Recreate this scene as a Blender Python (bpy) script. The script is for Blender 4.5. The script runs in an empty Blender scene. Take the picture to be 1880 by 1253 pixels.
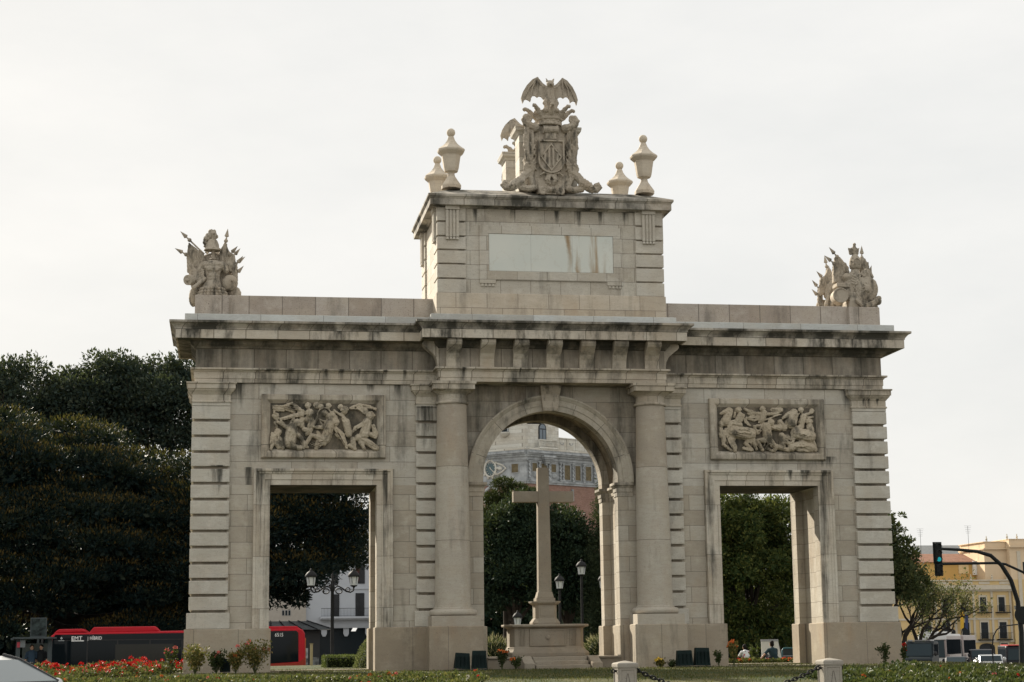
import bpy, bmesh, math, random
import numpy as np
from mathutils import Vector, Matrix, noise as mnoise
PI = math.pi
rad = math.radians
random.seed(7)
rng = np.random.default_rng(7)
scene = bpy.context.scene
COL = scene.collection
SUN_EL, SUN_AZ = 29.4, 25.7      # sun behind the arch, to the left

# ---------------------------------------------------------------- objects
def tag(o, label, cat, group=None):
    o['label'] = label; o['category'] = cat
    if group: o['group'] = group
    return o
def thing(name, label, cat, loc=(0, 0, 0), rz=0.0, group=None):
    o = bpy.data.objects.new(name, None); COL.objects.link(o)
    o.empty_display_size = 0.2
    o.location = loc; o.rotation_euler = (0, 0, rz)
    return tag(o, label, cat, group)
def kids(o): return [c for c in bpy.data.objects if c.parent == o]
def copy_tree(o, parent=None):
    c = o.copy(); COL.objects.link(c)
    if parent: c.parent = parent
    for ch in kids(o): copy_tree(ch, c)
    return c
def kind(o, k): o['kind'] = k; return o

class MB:
    def __init__(s): s.v = []; s.f = []; s.m = []; s.mi = 0
    def add(s, vs, fs):
        n = len(s.v); s.v += [tuple(p) for p in vs]
        for f in fs: s.f.append(tuple(i + n for i in f)); s.m.append(s.mi)
        return s
    def box(s, x0, x1, y0, y1, z0, z1):
        return s.add([(x0,y0,z0),(x1,y0,z0),(x1,y1,z0),(x0,y1,z0),(x0,y0,z1),(x1,y0,z1),(x1,y1,z1),(x0,y1,z1)],
              [(0,3,2,1),(4,5,6,7),(0,1,5,4),(1,2,6,5),(2,3,7,6),(3,0,4,7)])
    def frustum(s, b, t):   # two rectangles (x0,x1,y0,y1,z)
        return s.add([(b[0],b[2],b[4]),(b[1],b[2],b[4]),(b[1],b[3],b[4]),(b[0],b[3],b[4]),(t[0],t[2],t[4]),(t[1],t[2],t[4]),(t[1],t[3],t[4]),(t[0],t[3],t[4])],
              [(0,3,2,1),(4,5,6,7),(0,1,5,4),(1,2,6,5),(2,3,7,6),(3,0,4,7)])
    def prism(s, poly, axis, a, b):
        n = len(poly)
        def P(p, t):
            if axis == 'y': return (p[0], t, p[1])
            if axis == 'z': return (p[0], p[1], t)
            return (t, p[0], p[1])
        vs = [P(p, a) for p in poly] + [P(p, b) for p in poly]
        fs = [tuple(range(n)), tuple(range(2*n-1, n-1, -1))] + [(i, (i+1) % n, n+(i+1) % n, n+i) for i in range(n)]
        return s.add(vs, fs)
    def lathe(s, prof, c=(0,0,0), n=24, rot=0.0, M=None):
        vs = []; fs = []; k = len(prof)
        for i in range(n):
            a = 2*PI*i/n + rot
            for r, z in prof:
                p = Vector((r*math.cos(a), r*math.sin(a), z))
                if M: p = M @ p
                vs.append((p.x+c[0], p.y+c[1], p.z+c[2]))
        for i in range(n):
            j = (i+1) % n
            for q in range(k-1): fs.append((i*k+q, j*k+q, j*k+q+1, i*k+q+1))
        fs.append(tuple(i*k for i in range(n))[::-1]); fs.append(tuple(i*k+k-1 for i in range(n)))
        return s.add(vs, fs)
    def tube(s, pts, radii, n=8, flat=1.0):
        pts = [Vector(p) for p in pts]
        if not hasattr(radii, '__len__'): radii = [radii]*len(pts)
        if len(radii) != len(pts): radii = list(np.interp(np.linspace(0,1,len(pts)), np.linspace(0,1,len(radii)), radii))
        vs = []; fs = []; up = None
        for i, p in enumerate(pts):
            t = (pts[min(i+1,len(pts)-1)] - pts[max(i-1,0)])
            if t.length < 1e-9: t = Vector((0,0,1))
            t.normalize()
            if up is None:
                up = Vector((0,0,1)) if abs(t.z) < .9 else Vector((0,1,0))
            u = t.cross(up)
            if u.length < 1e-6: u = t.cross(Vector((1,0,0)))
            u.normalize(); w = u.cross(t); up = w
            for k in range(n):
                a = 2*PI*k/n; q = p + (u*math.cos(a) + w*math.sin(a)*flat)*radii[i]
                vs.append(tuple(q))
        for i in range(len(pts)-1):
            for k in range(n):
                fs.append((i*n+k, i*n+(k+1)%n, (i+1)*n+(k+1)%n, (i+1)*n+k))
        fs.append(tuple(range(n))[::-1]); fs.append(tuple((len(pts)-1)*n+k for k in range(n)))
        return s.add(vs, fs)
    def ell(s, c, r, R=None, nu=12, nv=8):
        if not hasattr(r, '__len__'): r = (r, r, r)
        vs = [Vector((0,0,-r[2]))]; fs = []
        for j in range(1, nv):
            th = -PI/2 + PI*j/nv
            for i in range(nu):
                a = 2*PI*i/nu; vs.append(Vector((r[0]*math.cos(th)*math.cos(a), r[1]*math.cos(th)*math.sin(a), r[2]*math.sin(th))))
        vs.append(Vector((0,0,r[2])))
        for i in range(nu): fs.append((0, 1+(i+1)%nu, 1+i))
        for j in range(nv-2):
            for i in range(nu):
                a = 1+j*nu; fs.append((a+i, a+(i+1)%nu, a+nu+(i+1)%nu, a+nu+i))
        a = 1+(nv-2)*nu
        for i in range(nu): fs.append((a+i, a+(i+1)%nu, len(vs)-1))
        if R is not None: vs = [R @ v for v in vs]
        return s.add([(v.x+c[0], v.y+c[1], v.z+c[2]) for v in vs], fs)
    def limb(s, pts, r0, r1, n=8):      # capsule chain with rounded ends
        m = max(6, len(pts))
        s.tube(pts, list(np.linspace(r0, r1, len(pts))), n)
        s.ell(pts[0], r0, nu=n, nv=6); s.ell(pts[-1], r1, nu=n, nv=6)
        return s
    def sweep(s, path, prof, closed=False, plane='xy', base=0.0):
        # profile (out, h); outward is to the right of travel, corners are mitred
        n = len(path); P = [Vector((p[0], p[1])) for p in path]
        def nrm(a, b):
            d = (b-a).normalized(); return Vector((d.y, -d.x))
        offs = []
        for i in range(n):
            if closed or 0 < i < n-1:
                n1 = nrm(P[i-1], P[i]); n2 = nrm(P[i], P[(i+1) % n])
                m = n1+n2; m = m/max(1e-6, m.dot(n1))
            elif i == 0: m = nrm(P[0], P[1])
            else: m = nrm(P[-2], P[-1])
            offs.append(m)
        k = len(prof); vs = []; fs = []
        for i in range(n):
            for o, h in prof:
                q = P[i] + offs[i]*o
                vs.append((q.x, q.y, h) if plane == 'xy' else (q.x, base-h, q.y))
        for i in range(n if closed else n-1):
            j = (i+1) % n
            for q in range(k-1): fs.append((i*k+q, j*k+q, j*k+q+1, i*k+q+1))
        if not closed:
            fs.append(tuple(range(k))); fs.append(tuple((n-1)*k+q for q in range(k))[::-1])
        return s.add(vs, fs)
    def quad(s, a, b, c, d): return s.add([a,b,c,d], [(0,1,2,3)])
    def build(s, name, mats, parent=None, smooth=0, bevel=0, remesh=0, rsmooth=0, fix=True, seg=1, chisel=0):
        me = bpy.data.meshes.new(name); me.from_pydata(s.v, [], s.f)
        if not isinstance(mats, (list, tuple)): mats = [mats]
        for m in mats: me.materials.append(m)
        if len(mats) > 1: me.polygons.foreach_set('material_index', s.m)
        if fix:
            bm = bmesh.new(); bm.from_mesh(me); bmesh.ops.recalc_face_normals(bm, faces=bm.faces[:]); bm.to_mesh(me); bm.free()
        if remesh and not chisel and any(m.name in ('carved_stone','relief_stone') for m in mats): chisel = .035
        if smooth or remesh:
            me.polygons.foreach_set('use_smooth', [True]*len(me.polygons))
            if smooth: me.set_sharp_from_angle(angle=rad(smooth))
        me.update()
        o = bpy.data.objects.new(name, me); COL.objects.link(o)
        if parent: o.parent = parent
        if remesh:
            r = o.modifiers.new('remesh', 'REMESH'); r.mode = 'VOXEL'; r.voxel_size = remesh; r.use_smooth_shade = True
            if rsmooth:
                q = o.modifiers.new('soft', 'SMOOTH'); q.factor = .5; q.iterations = rsmooth
        if chisel:
            if 'chisel' not in bpy.data.textures:
                tx = bpy.data.textures.new('chisel', 'CLOUDS'); tx.noise_scale = .09; tx.noise_depth = 3; tx.noise_type = 'HARD_NOISE'
            dp = o.modifiers.new('chisel', 'DISPLACE'); dp.texture = bpy.data.textures['chisel']; dp.texture_coords = 'LOCAL'; dp.strength = chisel; dp.mid_level = .35
        if bevel:
            b = o.modifiers.new('bevel', 'BEVEL'); b.width = bevel; b.segments = seg; b.limit_method = 'ANGLE'; b.angle_limit = rad(40)
        return o

def rect(x0, x1, y0, y1): return [(x0,y0),(x1,y0),(x1,y1),(x0,y1)]

# ---------------------------------------------------------------- materials
def newmat(name):
    m = bpy.data.materials.new(name); m.use_nodes = True
    nt = m.node_tree; nt.nodes.clear()
    return m, nt, nt.nodes, nt.links
def N(nt, t, **kw):
    n = nt.nodes.new(t)
    for k, v in kw.items():
        if k in n.inputs: n.inputs[k].default_value = v
        else: setattr(n, k, v)
    return n
def ramp(nt, fac, stops):
    r = nt.nodes.new('ShaderNodeValToRGB'); e = r.color_ramp.elements
    while len(e) < len(stops): e.new(.5)
    for i, (p, c) in enumerate(stops):
        e[i].position = p; e[i].color = (c, c, c, 1) if not hasattr(c, '__len__') else (*c, 1)
    nt.links.new(fac, r.inputs[0]); return r.outputs[0]
def mix(nt, fac, a, b, mode='MIX'):
    m = nt.nodes.new('ShaderNodeMix'); m.data_type = 'RGBA'; m.blend_type = mode
    for sock, val in ((m.inputs[0], fac), (m.inputs[6], a), (m.inputs[7], b)):
        if hasattr(val, 'links') or hasattr(val, 'is_linked'): nt.links.new(val, sock)
        elif hasattr(val, '__len__'): sock.default_value = (*val, 1)
        else: sock.default_value = val
    return m.outputs[2]
def math_(nt, op, a, b=0.0):
    m = nt.nodes.new('ShaderNodeMath'); m.operation = op
    for i, v in enumerate((a, b)):
        if hasattr(v, 'is_linked'): nt.links.new(v, m.inputs[i])
        else: m.inputs[i].default_value = v
    return m.outputs[0]
def noise_(nt, vec, scale, detail=3, rough=.55, sc=None):
    if sc:
        mp = N(nt, 'ShaderNodeMapping'); mp.inputs['Scale'].default_value = sc; nt.links.new(vec, mp.inputs[0]); vec = mp.outputs[0]
    n = N(nt, 'ShaderNodeTexNoise', Scale=scale, Detail=detail, Roughness=rough); nt.links.new(vec, n.inputs['Vector'])
    return n.outputs[0]
def finish(nt, color, rough=.85, spec=.25, bump=None, bstr=.3, bdist=.02, metal=0.0, extra=None):
    b = N(nt, 'ShaderNodeBsdfPrincipled'); b.inputs['Roughness'].default_value = rough
    b.inputs['Specular IOR Level'].default_value = spec; b.inputs['Metallic'].default_value = metal
    if hasattr(color, 'is_linked'): nt.links.new(color, b.inputs['Base Color'])
    else: b.inputs['Base Color'].default_value = (*color, 1)
    if bump is not None:
        bp = N(nt, 'ShaderNodeBump', Strength=bstr, Distance=bdist); nt.links.new(bump, bp.inputs['Height']); nt.links.new(bp.outputs[0], b.inputs['Normal'])
    o = N(nt, 'ShaderNodeOutputMaterial'); nt.links.new(b.outputs[0], o.inputs[0])
    return b
def plain(name, col, rough=.6, spec=.4, metal=0.0, vary=.12, scale=3.0):
    m, nt, nd, lk = newmat(name)
    tc = N(nt, 'ShaderNodeTexCoord').outputs['Object']
    f = noise_(nt, tc, scale, 4)
    lo = tuple(c*(1-vary) for c in col); hi = tuple(min(1, c*(1+vary)) for c in col)
    c = mix(nt, ramp(nt, f, [(.3, 0.0), (.7, 1.0)]), lo, hi)
    finish(nt, c, rough, spec, metal=metal); return m
def glass(name, col=(.01,.014,.016), rough=.06, spec=.14):
    m, nt, nd, lk = newmat(name); finish(nt, col, rough, spec); return m
def emit(name, col, st):
    m, nt, nd, lk = newmat(name); e = N(nt, 'ShaderNodeEmission', Strength=st); e.inputs[0].default_value = (*col, 1)
    o = N(nt, 'ShaderNodeOutputMaterial'); lk.new(e.outputs[0], o.inputs[0]); return m

def stone(name, c1=(.43,.385,.325), c2=(.40,.345,.295), row=.4775, bw=.98, zoff=0.0, joints=1.0, stain=.25, streak=(1.6,1.6,.16), pits=.6, rust=.15, thr=.56, dark=(.026,.028,.024), runs=(), tintk=.92, soft=.075, mort=.009, warm=(1.0,.988,.95)):
    m, nt, nd, lk = newmat(name)
    tc = N(nt, 'ShaderNodeTexCoord').outputs['Object']
    sp = N(nt, 'ShaderNodeSeparateXYZ'); lk.new(tc, sp.inputs[0])
    u = math_(nt, 'ADD', sp.outputs[0], sp.outputs[1]); v = math_(nt, 'SUBTRACT', sp.outputs[2], zoff)
    cb = N(nt, 'ShaderNodeCombineXYZ'); lk.new(u, cb.inputs[0]); lk.new(v, cb.inputs[1])
    br = N(nt, 'ShaderNodeTexBrick', offset=.5, squash=1.0); lk.new(cb.outputs[0], br.inputs['Vector'])
    br.inputs['Scale'].default_value = 1; br.inputs['Mortar Size'].default_value = mort; br.inputs['Mortar Smooth'].default_value = .3
    br.inputs['Brick Width'].default_value = bw; br.inputs['Row Height'].default_value = row
    br.inputs['Color1'].default_value = (0,0,0,1); br.inputs['Color2'].default_value = (1,1,1,1); br.inputs['Mortar'].default_value = (.5,.5,.5,1)
    tint = mix(nt, .75, (.5,.5,.5), br.outputs['Color']) if joints else noise_(nt, tc, .8, 2)
    big = noise_(nt, tc, .7, 5, .6)
    col = mix(nt, ramp(nt, big, [(.35,0.0),(.65,1.0)]), c1, c2)
    col = mix(nt, math_(nt, 'MULTIPLY', ramp(nt, tint, [(.25,0.0),(.75,1.0)]), tintk), col, tuple(c*k for c, k in zip(c2, (.78,.75,.715))))
    hue = noise_(nt, cb.outputs[0] if joints else tc, 1.3, 2)
    col = mix(nt, math_(nt, 'MULTIPLY', ramp(nt, hue, [(.45,0.0),(.62,1.0)]), .40), col, tuple(c*k for c, k in zip(c1, (.92,.865,.79))))
    # pale bloom and rusty patches
    mid = noise_(nt, tc, 2.3, 6, .65)
    col = mix(nt, math_(nt, 'MULTIPLY', ramp(nt, mid, [(.52,0.0),(.72,1.0)]), .45), col, tuple(min(.85, c*1.22) for c in c1))
    ru = noise_(nt, tc, 1.0, 5, .6, (1.4,1.4,.5))
    col = mix(nt, math_(nt, 'MULTIPLY', ramp(nt, ru, [(.55,0.0),(.75,1.0)]), rust), col, (.34,.20,.10))
    vein = noise_(nt, tc, 3.0, 8, .7, (.5,.5,2.2))
    col = mix(nt, math_(nt, 'MULTIPLY', ramp(nt, vein, [(.47,0.0),(.5,1.0),(.53,0.0)]), .18), col, (.20,.15,.12))
    if joints:
        col = mix(nt, math_(nt, 'MULTIPLY', br.outputs['Fac'], .62*joints), col, (.085,.072,.06))
    # dirt: runs with ragged edges, drawn out downwards
    st = noise_(nt, tc, 1.0, 8, .62, streak); pa = noise_(nt, tc, .55, 4, .6); fi = noise_(nt, tc, 9.0, 6, .7, (1,1,.35))
    s1 = math_(nt, 'ADD', math_(nt, 'MULTIPLY', st, .55), math_(nt, 'ADD', math_(nt, 'MULTIPLY', pa, .3), math_(nt, 'MULTIPLY', fi, .15)))
    msk = ramp(nt, s1, [(thr-soft*.7, 0.0), (thr, .42), (thr+soft, 1.0)])
    col = mix(nt, math_(nt, 'MULTIPLY', msk, stain), col, dark)
    if runs:
        tot = None
        for (xc, hw, zt_, zb_) in runs:
            ax = math_(nt, 'DIVIDE', math_(nt, 'ABSOLUTE', math_(nt, 'SUBTRACT', sp.outputs[0], xc)), hw)
            mxx = N(nt, 'ShaderNodeClamp'); lk.new(math_(nt, 'SUBTRACT', 1.25, ax), mxx.inputs[0])
            vz = N(nt, 'ShaderNodeClamp'); lk.new(math_(nt, 'DIVIDE', math_(nt, 'SUBTRACT', sp.outputs[2], zb_), zt_-zb_), vz.inputs[0])
            up = math_(nt, 'LESS_THAN', sp.outputs[2], zt_+.03)
            q = math_(nt, 'MULTIPLY', math_(nt, 'MULTIPLY', mxx.outputs[0], math_(nt, 'POWER', vz.outputs[0], .55)), up)
            tot = q if tot is None else math_(nt, 'MAXIMUM', tot, q)
        rn = noise_(nt, tc, 1.0, 7, .65, (9,9,.9))
        rm = ramp(nt, math_(nt, 'ADD', math_(nt, 'MULTIPLY', tot, .54), math_(nt, 'MULTIPLY', rn, .75)), [(.66,0.0),(.92,1.0)])
        col = mix(nt, math_(nt, 'MULTIPLY', rm, .9), col, dark)
    pn = noise_(nt, tc, 26, 3, .6, (1,1,1.6)); pm = ramp(nt, pn, [(.60,0.0),(.68,1.0)])
    col = mix(nt, math_(nt, 'MULTIPLY', pm, pits*.55), col, (.10,.08,.065))
    fine = noise_(nt, tc, 60, 3, .6)
    col = mix(nt, math_(nt, 'MULTIPLY', fine, .16), col, (.15,.13,.11))
    col = mix(nt, 1.0, col, warm, 'MULTIPLY')
    h = math_(nt, 'SUBTRACT', math_(nt, 'MULTIPLY', fine, .35), math_(nt, 'ADD', math_(nt, 'MULTIPLY', pm, .5), math_(nt, 'MULTIPLY', br.outputs['Fac'], 1.2*joints)))
    h = math_(nt, 'ADD', h, math_(nt, 'MULTIPLY', mid, .5))
    finish(nt, col, .88, .18, h, .45, .02)
    return m

def leafmat(name, dark, light, trans=.3, hue=(.16,.13,.03), warm=.25, rough=.5, clump=.35):
    m, nt, nd, lk = newmat(name)
    tc = N(nt, 'ShaderNodeTexCoord').outputs['Object']
    geo = N(nt, 'ShaderNodeNewGeometry')
    f = noise_(nt, tc, clump, 3)
    r = geo.outputs['Random Per Island']
    k = math_(nt, 'ADD', math_(nt, 'MULTIPLY', f, .6), math_(nt, 'MULTIPLY', r, .4))
    c = mix(nt, ramp(nt, k, [(.3,0.0),(.75,1.0)]), dark, light)
    c = mix(nt, math_(nt, 'MULTIPLY', ramp(nt, r, [(.7,0.0),(.95,1.0)]), warm), c, hue)
    b = N(nt, 'ShaderNodeBsdfPrincipled'); lk.new(c, b.inputs['Base Color']); b.inputs['Roughness'].default_value = max(rough, .6); b.inputs['Specular IOR Level'].default_value = .08
    t = N(nt, 'ShaderNodeBsdfTranslucent'); lk.new(mix(nt, .5, c, (.12,.14,.02)), t.inputs[0])
    x = N(nt, 'ShaderNodeMixShader'); x.inputs[0].default_value = trans; lk.new(b.outputs[0], x.inputs[1]); lk.new(t.outputs[0], x.inputs[2])
    o = N(nt, 'ShaderNodeOutputMaterial'); lk.new(x.outputs[0], o.inputs[0]); return m

# ---------------------------------------------------------------- foliage
def leaf_mesh(name, pts, dirs, length, width, mats, parent=None, mi=None, jitter=.35):
    pts = np.asarray(pts, float); dirs = np.asarray(dirs, float); n = len(pts)
    dirs = dirs + rng.normal(0, jitter, (n,3)); dirs /= np.linalg.norm(dirs, axis=1, keepdims=True)+1e-9
    r = rng.normal(0, 1, (n,3)); side = np.cross(dirs, r); side /= np.linalg.norm(side, axis=1, keepdims=True)+1e-9
    L = length*(.6+.8*rng.random((n,1))) if np.isscalar(length) else np.asarray(length).reshape(-1,1)
    W = L*(width/ (length if np.isscalar(length) else 1)) if np.isscalar(length) else L*width
    nrm = np.cross(dirs, side)
    a = pts; b = pts+dirs*L*.5+side*W*.5+nrm*L*.08; c = pts+dirs*L; d = pts+dirs*L*.5-side*W*.5+nrm*L*.08
    V = np.stack([a,b,c,d],1).reshape(-1,3).astype(np.float32)
    me = bpy.data.meshes.new(name); me.vertices.add(4*n); me.vertices.foreach_set('co', V.ravel())
    me.loops.add(4*n); me.loops.foreach_set('vertex_index', np.arange(4*n, dtype=np.int32))
    me.polygons.add(n); me.polygons.foreach_set('loop_start', np.arange(0,4*n,4,dtype=np.int32))
    if not isinstance(mats, (list,tuple)): mats = [mats]
    for m in mats: me.materials.append(m)
    if mi is not None: me.polygons.foreach_set('material_index', np.asarray(mi, dtype=np.int32))
    me.update(calc_edges=True)
    o = bpy.data.objects.new(name, me); COL.objects.link(o)
    if parent: o.parent = parent
    return o
def sphere_dirs(n, zmin=-1.0):
    z = rng.uniform(zmin, 1, n); a = rng.uniform(0, 2*PI, n); q = np.sqrt(np.maximum(0,1-z*z))
    return np.stack([q*np.cos(a), q*np.sin(a), z], 1)
def crown_points(blobs, n, zmin=-.6, shell=(.72,1.06), gap=.0, gscale=1.2):
    vol = np.array([(b[3]*b[4]*b[5])**(2/3) for b in blobs]); cnt = (n*vol/vol.sum()).astype(int)+1
    P = []; D = []
    for b, k in zip(blobs, cnt):
        d = sphere_dirs(k, zmin); rr = rng.uniform(shell[0], shell[1], (k,1))
        P.append(np.array(b[:3])+d*rr*np.array(b[3:6])); D.append(d)
    P = np.concatenate(P); D = np.concatenate(D)
    if gap > 0:
        keep = np.array([mnoise.noise(Vector(p*gscale)) for p in P]) > -gap_thr(gap)
        P = P[keep]; D = D[keep]
    return P, D
def gap_thr(g): return .5*(1-g)-.2
# ---------------------------------------------------------------- the arch
S_low = stone('ashlar_lower', c1=(0.476,0.451,0.399), c2=(0.451,0.421,0.365), stain=.6, thr=.60, rust=.22, zoff=.045)
S_wall = stone('ashlar_wall', bw=2.0, c1=(0.504,0.491,0.450), c2=(0.486,0.464,0.419), stain=.8, thr=.565, rust=.16, zoff=.093-.4775, runs=[(-9.28,.22,6.1,4.2),(-5.0,.22,6.05,4.9),(8.95,.5,6.5,6.0),(-5.6,.2,8.68,8.3),(-9.6,.3,8.68,7.6),(9.7,.25,8.68,7.7),(-4.75,.2,8.68,8.0)])
S_spn = stone('spandrel_stone', bw=1.5, c1=(.42,.395,.345), c2=(.385,.355,.305), stain=.85, thr=.525, soft=.09, rust=.2, zoff=.093-.4775)  # colour darkened with overhang shade as well as dirt
S_blk = stone('rusticated_block', joints=0, stain=.6, thr=.595, rust=.14, c1=(.56,.555,.52), c2=(.525,.51,.465), runs=[(-3.9,.5,8.0,6.3),(-10.2,.35,6.15,5.0)])
S_grv = stone('dark_groove_stone', joints=0, stain=.8, thr=.53, soft=.08, c1=(.34,.31,.265), c2=(.29,.26,.22), pits=.4)  # darker than the blocks, shows in the grooves between them
S_shade = stone('shade_painted_soffit_stone', row=9, bw=1.1, stain=.9, thr=.47, soft=.08, c1=(.12,.105,.08), c2=(.09,.08,.06), pits=.4)  # shade under the lintels put into the stone colour
S_vlt = stone('vault_stone', row=.5, bw=1.1, stain=.85, thr=.50, soft=.08, rust=.35, c1=(.30,.255,.195), c2=(.26,.215,.16), pits=.4)  # shade inside the arch painted in as a darker base colour
S_col = stone('column_stone', row=2.24, bw=60, zoff=1.62, stain=.45, thr=.61, rust=.2, c1=(0.448,0.424,0.372), c2=(0.432,0.396,0.344), pits=.6)
S_ent = stone('entablature_stone', mort=.017, row=4.0, bw=.97, zoff=-1.2, stain=.88, thr=.53, soft=.075, rust=.22, streak=(1.6,1.6,.3), c1=(.52,.485,.42), c2=(.48,.44,.375), runs=[(x,w,9.10,zb) for x,w,zb in ((-6.97,.10,8.66),(-6.5,.16,8.6),(-5.95,.07,8.75),(-5.15,.12,8.66),(-4.55,.10,8.64),(4.25,.12,8.66),(-8.6,.5,8.95),(-2.8,.10,8.7),(-1.05,.06,8.7))]+[(10.25,.07,8.36,8.05),(10.42,.05,8.36,8.05),(10.72,.08,8.36,8.05)])
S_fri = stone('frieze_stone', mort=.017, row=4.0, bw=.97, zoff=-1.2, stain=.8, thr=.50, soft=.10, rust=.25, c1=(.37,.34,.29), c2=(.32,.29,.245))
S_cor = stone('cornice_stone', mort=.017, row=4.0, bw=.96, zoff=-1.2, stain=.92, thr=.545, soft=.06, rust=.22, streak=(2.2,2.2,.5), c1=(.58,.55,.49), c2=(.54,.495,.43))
S_bed = stone('dark_bed_moulding_stone', row=4.0, bw=.96, zoff=-1.2, stain=.9, thr=.47, soft=.09, rust=.3, streak=(1.5,1.5,.8), c1=(.30,.275,.225), c2=(.24,.22,.18))  # moulding below the cornice, darker than the cornice stone
S_cym = stone('crown_moulding_stone', mort=.017, row=4.0, bw=.96, zoff=-1.2, stain=.93, thr=.475, soft=.09, rust=.2, streak=(1.3,1.3,.7), c1=(.50,.475,.43), c2=(.46,.43,.38))
S_par = stone('parapet_travertine', mort=.017, row=4.0, bw=1.02, zoff=-1.2, stain=.6, thr=.575, pits=1.6, rust=.12, c1=(.46,.425,.385), c2=(.42,.375,.34))
S_att = stone('attic_stone', row=.46, bw=.95, zoff=.42, stain=.55, thr=.59, rust=.2, pits=.8, c1=(.535,.52,.475), c2=(.505,.48,.43), runs=[(x,.16,14.2,13.5) for x in (-1.2,.2,.9,1.6,2.4,-2.4)])
S_carv = stone('carved_stone', joints=0, stain=.85, thr=.54, soft=.06, rust=.14, streak=(5,5,1.8), c1=(.44,.40,.34), c2=(.39,.35,.295))
S_urn = stone('urn_stone', joints=0, stain=.4, thr=.60, rust=.2, streak=(3,3,.8), c1=(.60,.545,.46), c2=(.57,.51,.43))
def marble(name):
    m, nt, nd, lk = newmat(name); tc = N(nt, 'ShaderNodeTexCoord').outputs['Object']
    sp = N(nt, 'ShaderNodeSeparateXYZ'); lk.new(tc, sp.inputs[0])
    v = noise_(nt, tc, 1.1, 8, .62, (1,1,.8)); st = noise_(nt, tc, 1.0, 6, .6, (2.6,2.6,.28))
    col = mix(nt, ramp(nt, noise_(nt, tc, .9, 3), [(.3,0.0),(.7,1.0)]), (.51,.535,.49), (.56,.57,.515))
    col = mix(nt, math_(nt, 'MULTIPLY', ramp(nt, v, [(.49,0.0),(.5,1.0),(.51,0.0)]), .3), col, (.40,.36,.28))
    # rusty runs on the two right-hand slabs
    side = ramp(nt, math_(nt, 'MULTIPLY', math_(nt, 'ADD', sp.outputs[0], 2.0), .25), [(.52,0.0),(.60,1.0),(.86,1.0),(.95,0.0)])
    col = mix(nt, math_(nt, 'MULTIPLY', math_(nt, 'MULTIPLY', side, ramp(nt, st, [(.50,0.0),(.62,1.0)])), .9), col, (.30,.215,.12))
    for (xc, w_, k_) in ((.55,.13,1.0),(.80,.07,.95),(1.33,.12,.85),(1.72,.07,.6)):
        gx = math_(nt, 'MULTIPLY', math_(nt, 'ABSOLUTE', math_(nt, 'SUBTRACT', math_(nt, 'ADD', sp.outputs[0], math_(nt, 'MULTIPLY', math_(nt, 'SUBTRACT', v, .5), .5)), xc)), 1.0/w_)
        up_ = math_(nt, 'MULTIPLY', math_(nt, 'SUBTRACT', 13.6 if xc < .7 else 12.9, sp.outputs[2]), 1.1) if xc > .7 else math_(nt, 'MULTIPLY', math_(nt, 'SUBTRACT', sp.outputs[2], 11.9), .8)
        cl_ = N(nt, 'ShaderNodeClamp'); lk.new(up_, cl_.inputs[0])
        col = mix(nt, math_(nt, 'MULTIPLY', math_(nt, 'MULTIPLY', ramp(nt, gx, [(.2,1.0),(1.0,0.0)]), cl_.outputs[0]), k_), col, (.27,.19,.10))
    for x in (-.65, .67):
        d = math_(nt, 'ABSOLUTE', math_(nt, 'SUBTRACT', sp.outputs[0], x))
        col = mix(nt, ramp(nt, d, [(.006,.5),(.012,0.0)]), col, (.3,.3,.28))
    finish(nt, col, .35, .4); return m
S_marble = marble('pale_marble')
S_ledge = stone('pale_coping', warm=(1,1,1), row=9, bw=1.9, zoff=-5, stain=.18, thr=.64, pits=.3, rust=.05, c1=(.55,.57,.55), c2=(.52,.545,.53))

arch = thing('monumental_arch', 'weathered stone triumphal arch with round central arch, two square side openings and attic', 'monument')
YM = 1.39
def rear(y): return 2*YM - y
def mx(b): return (-b[1], -b[0]) + tuple(b[2:])

DZ = 5.587; SPR = 5.789; RI = 2.121; T = .46; RR = .24
BV = .014
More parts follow.
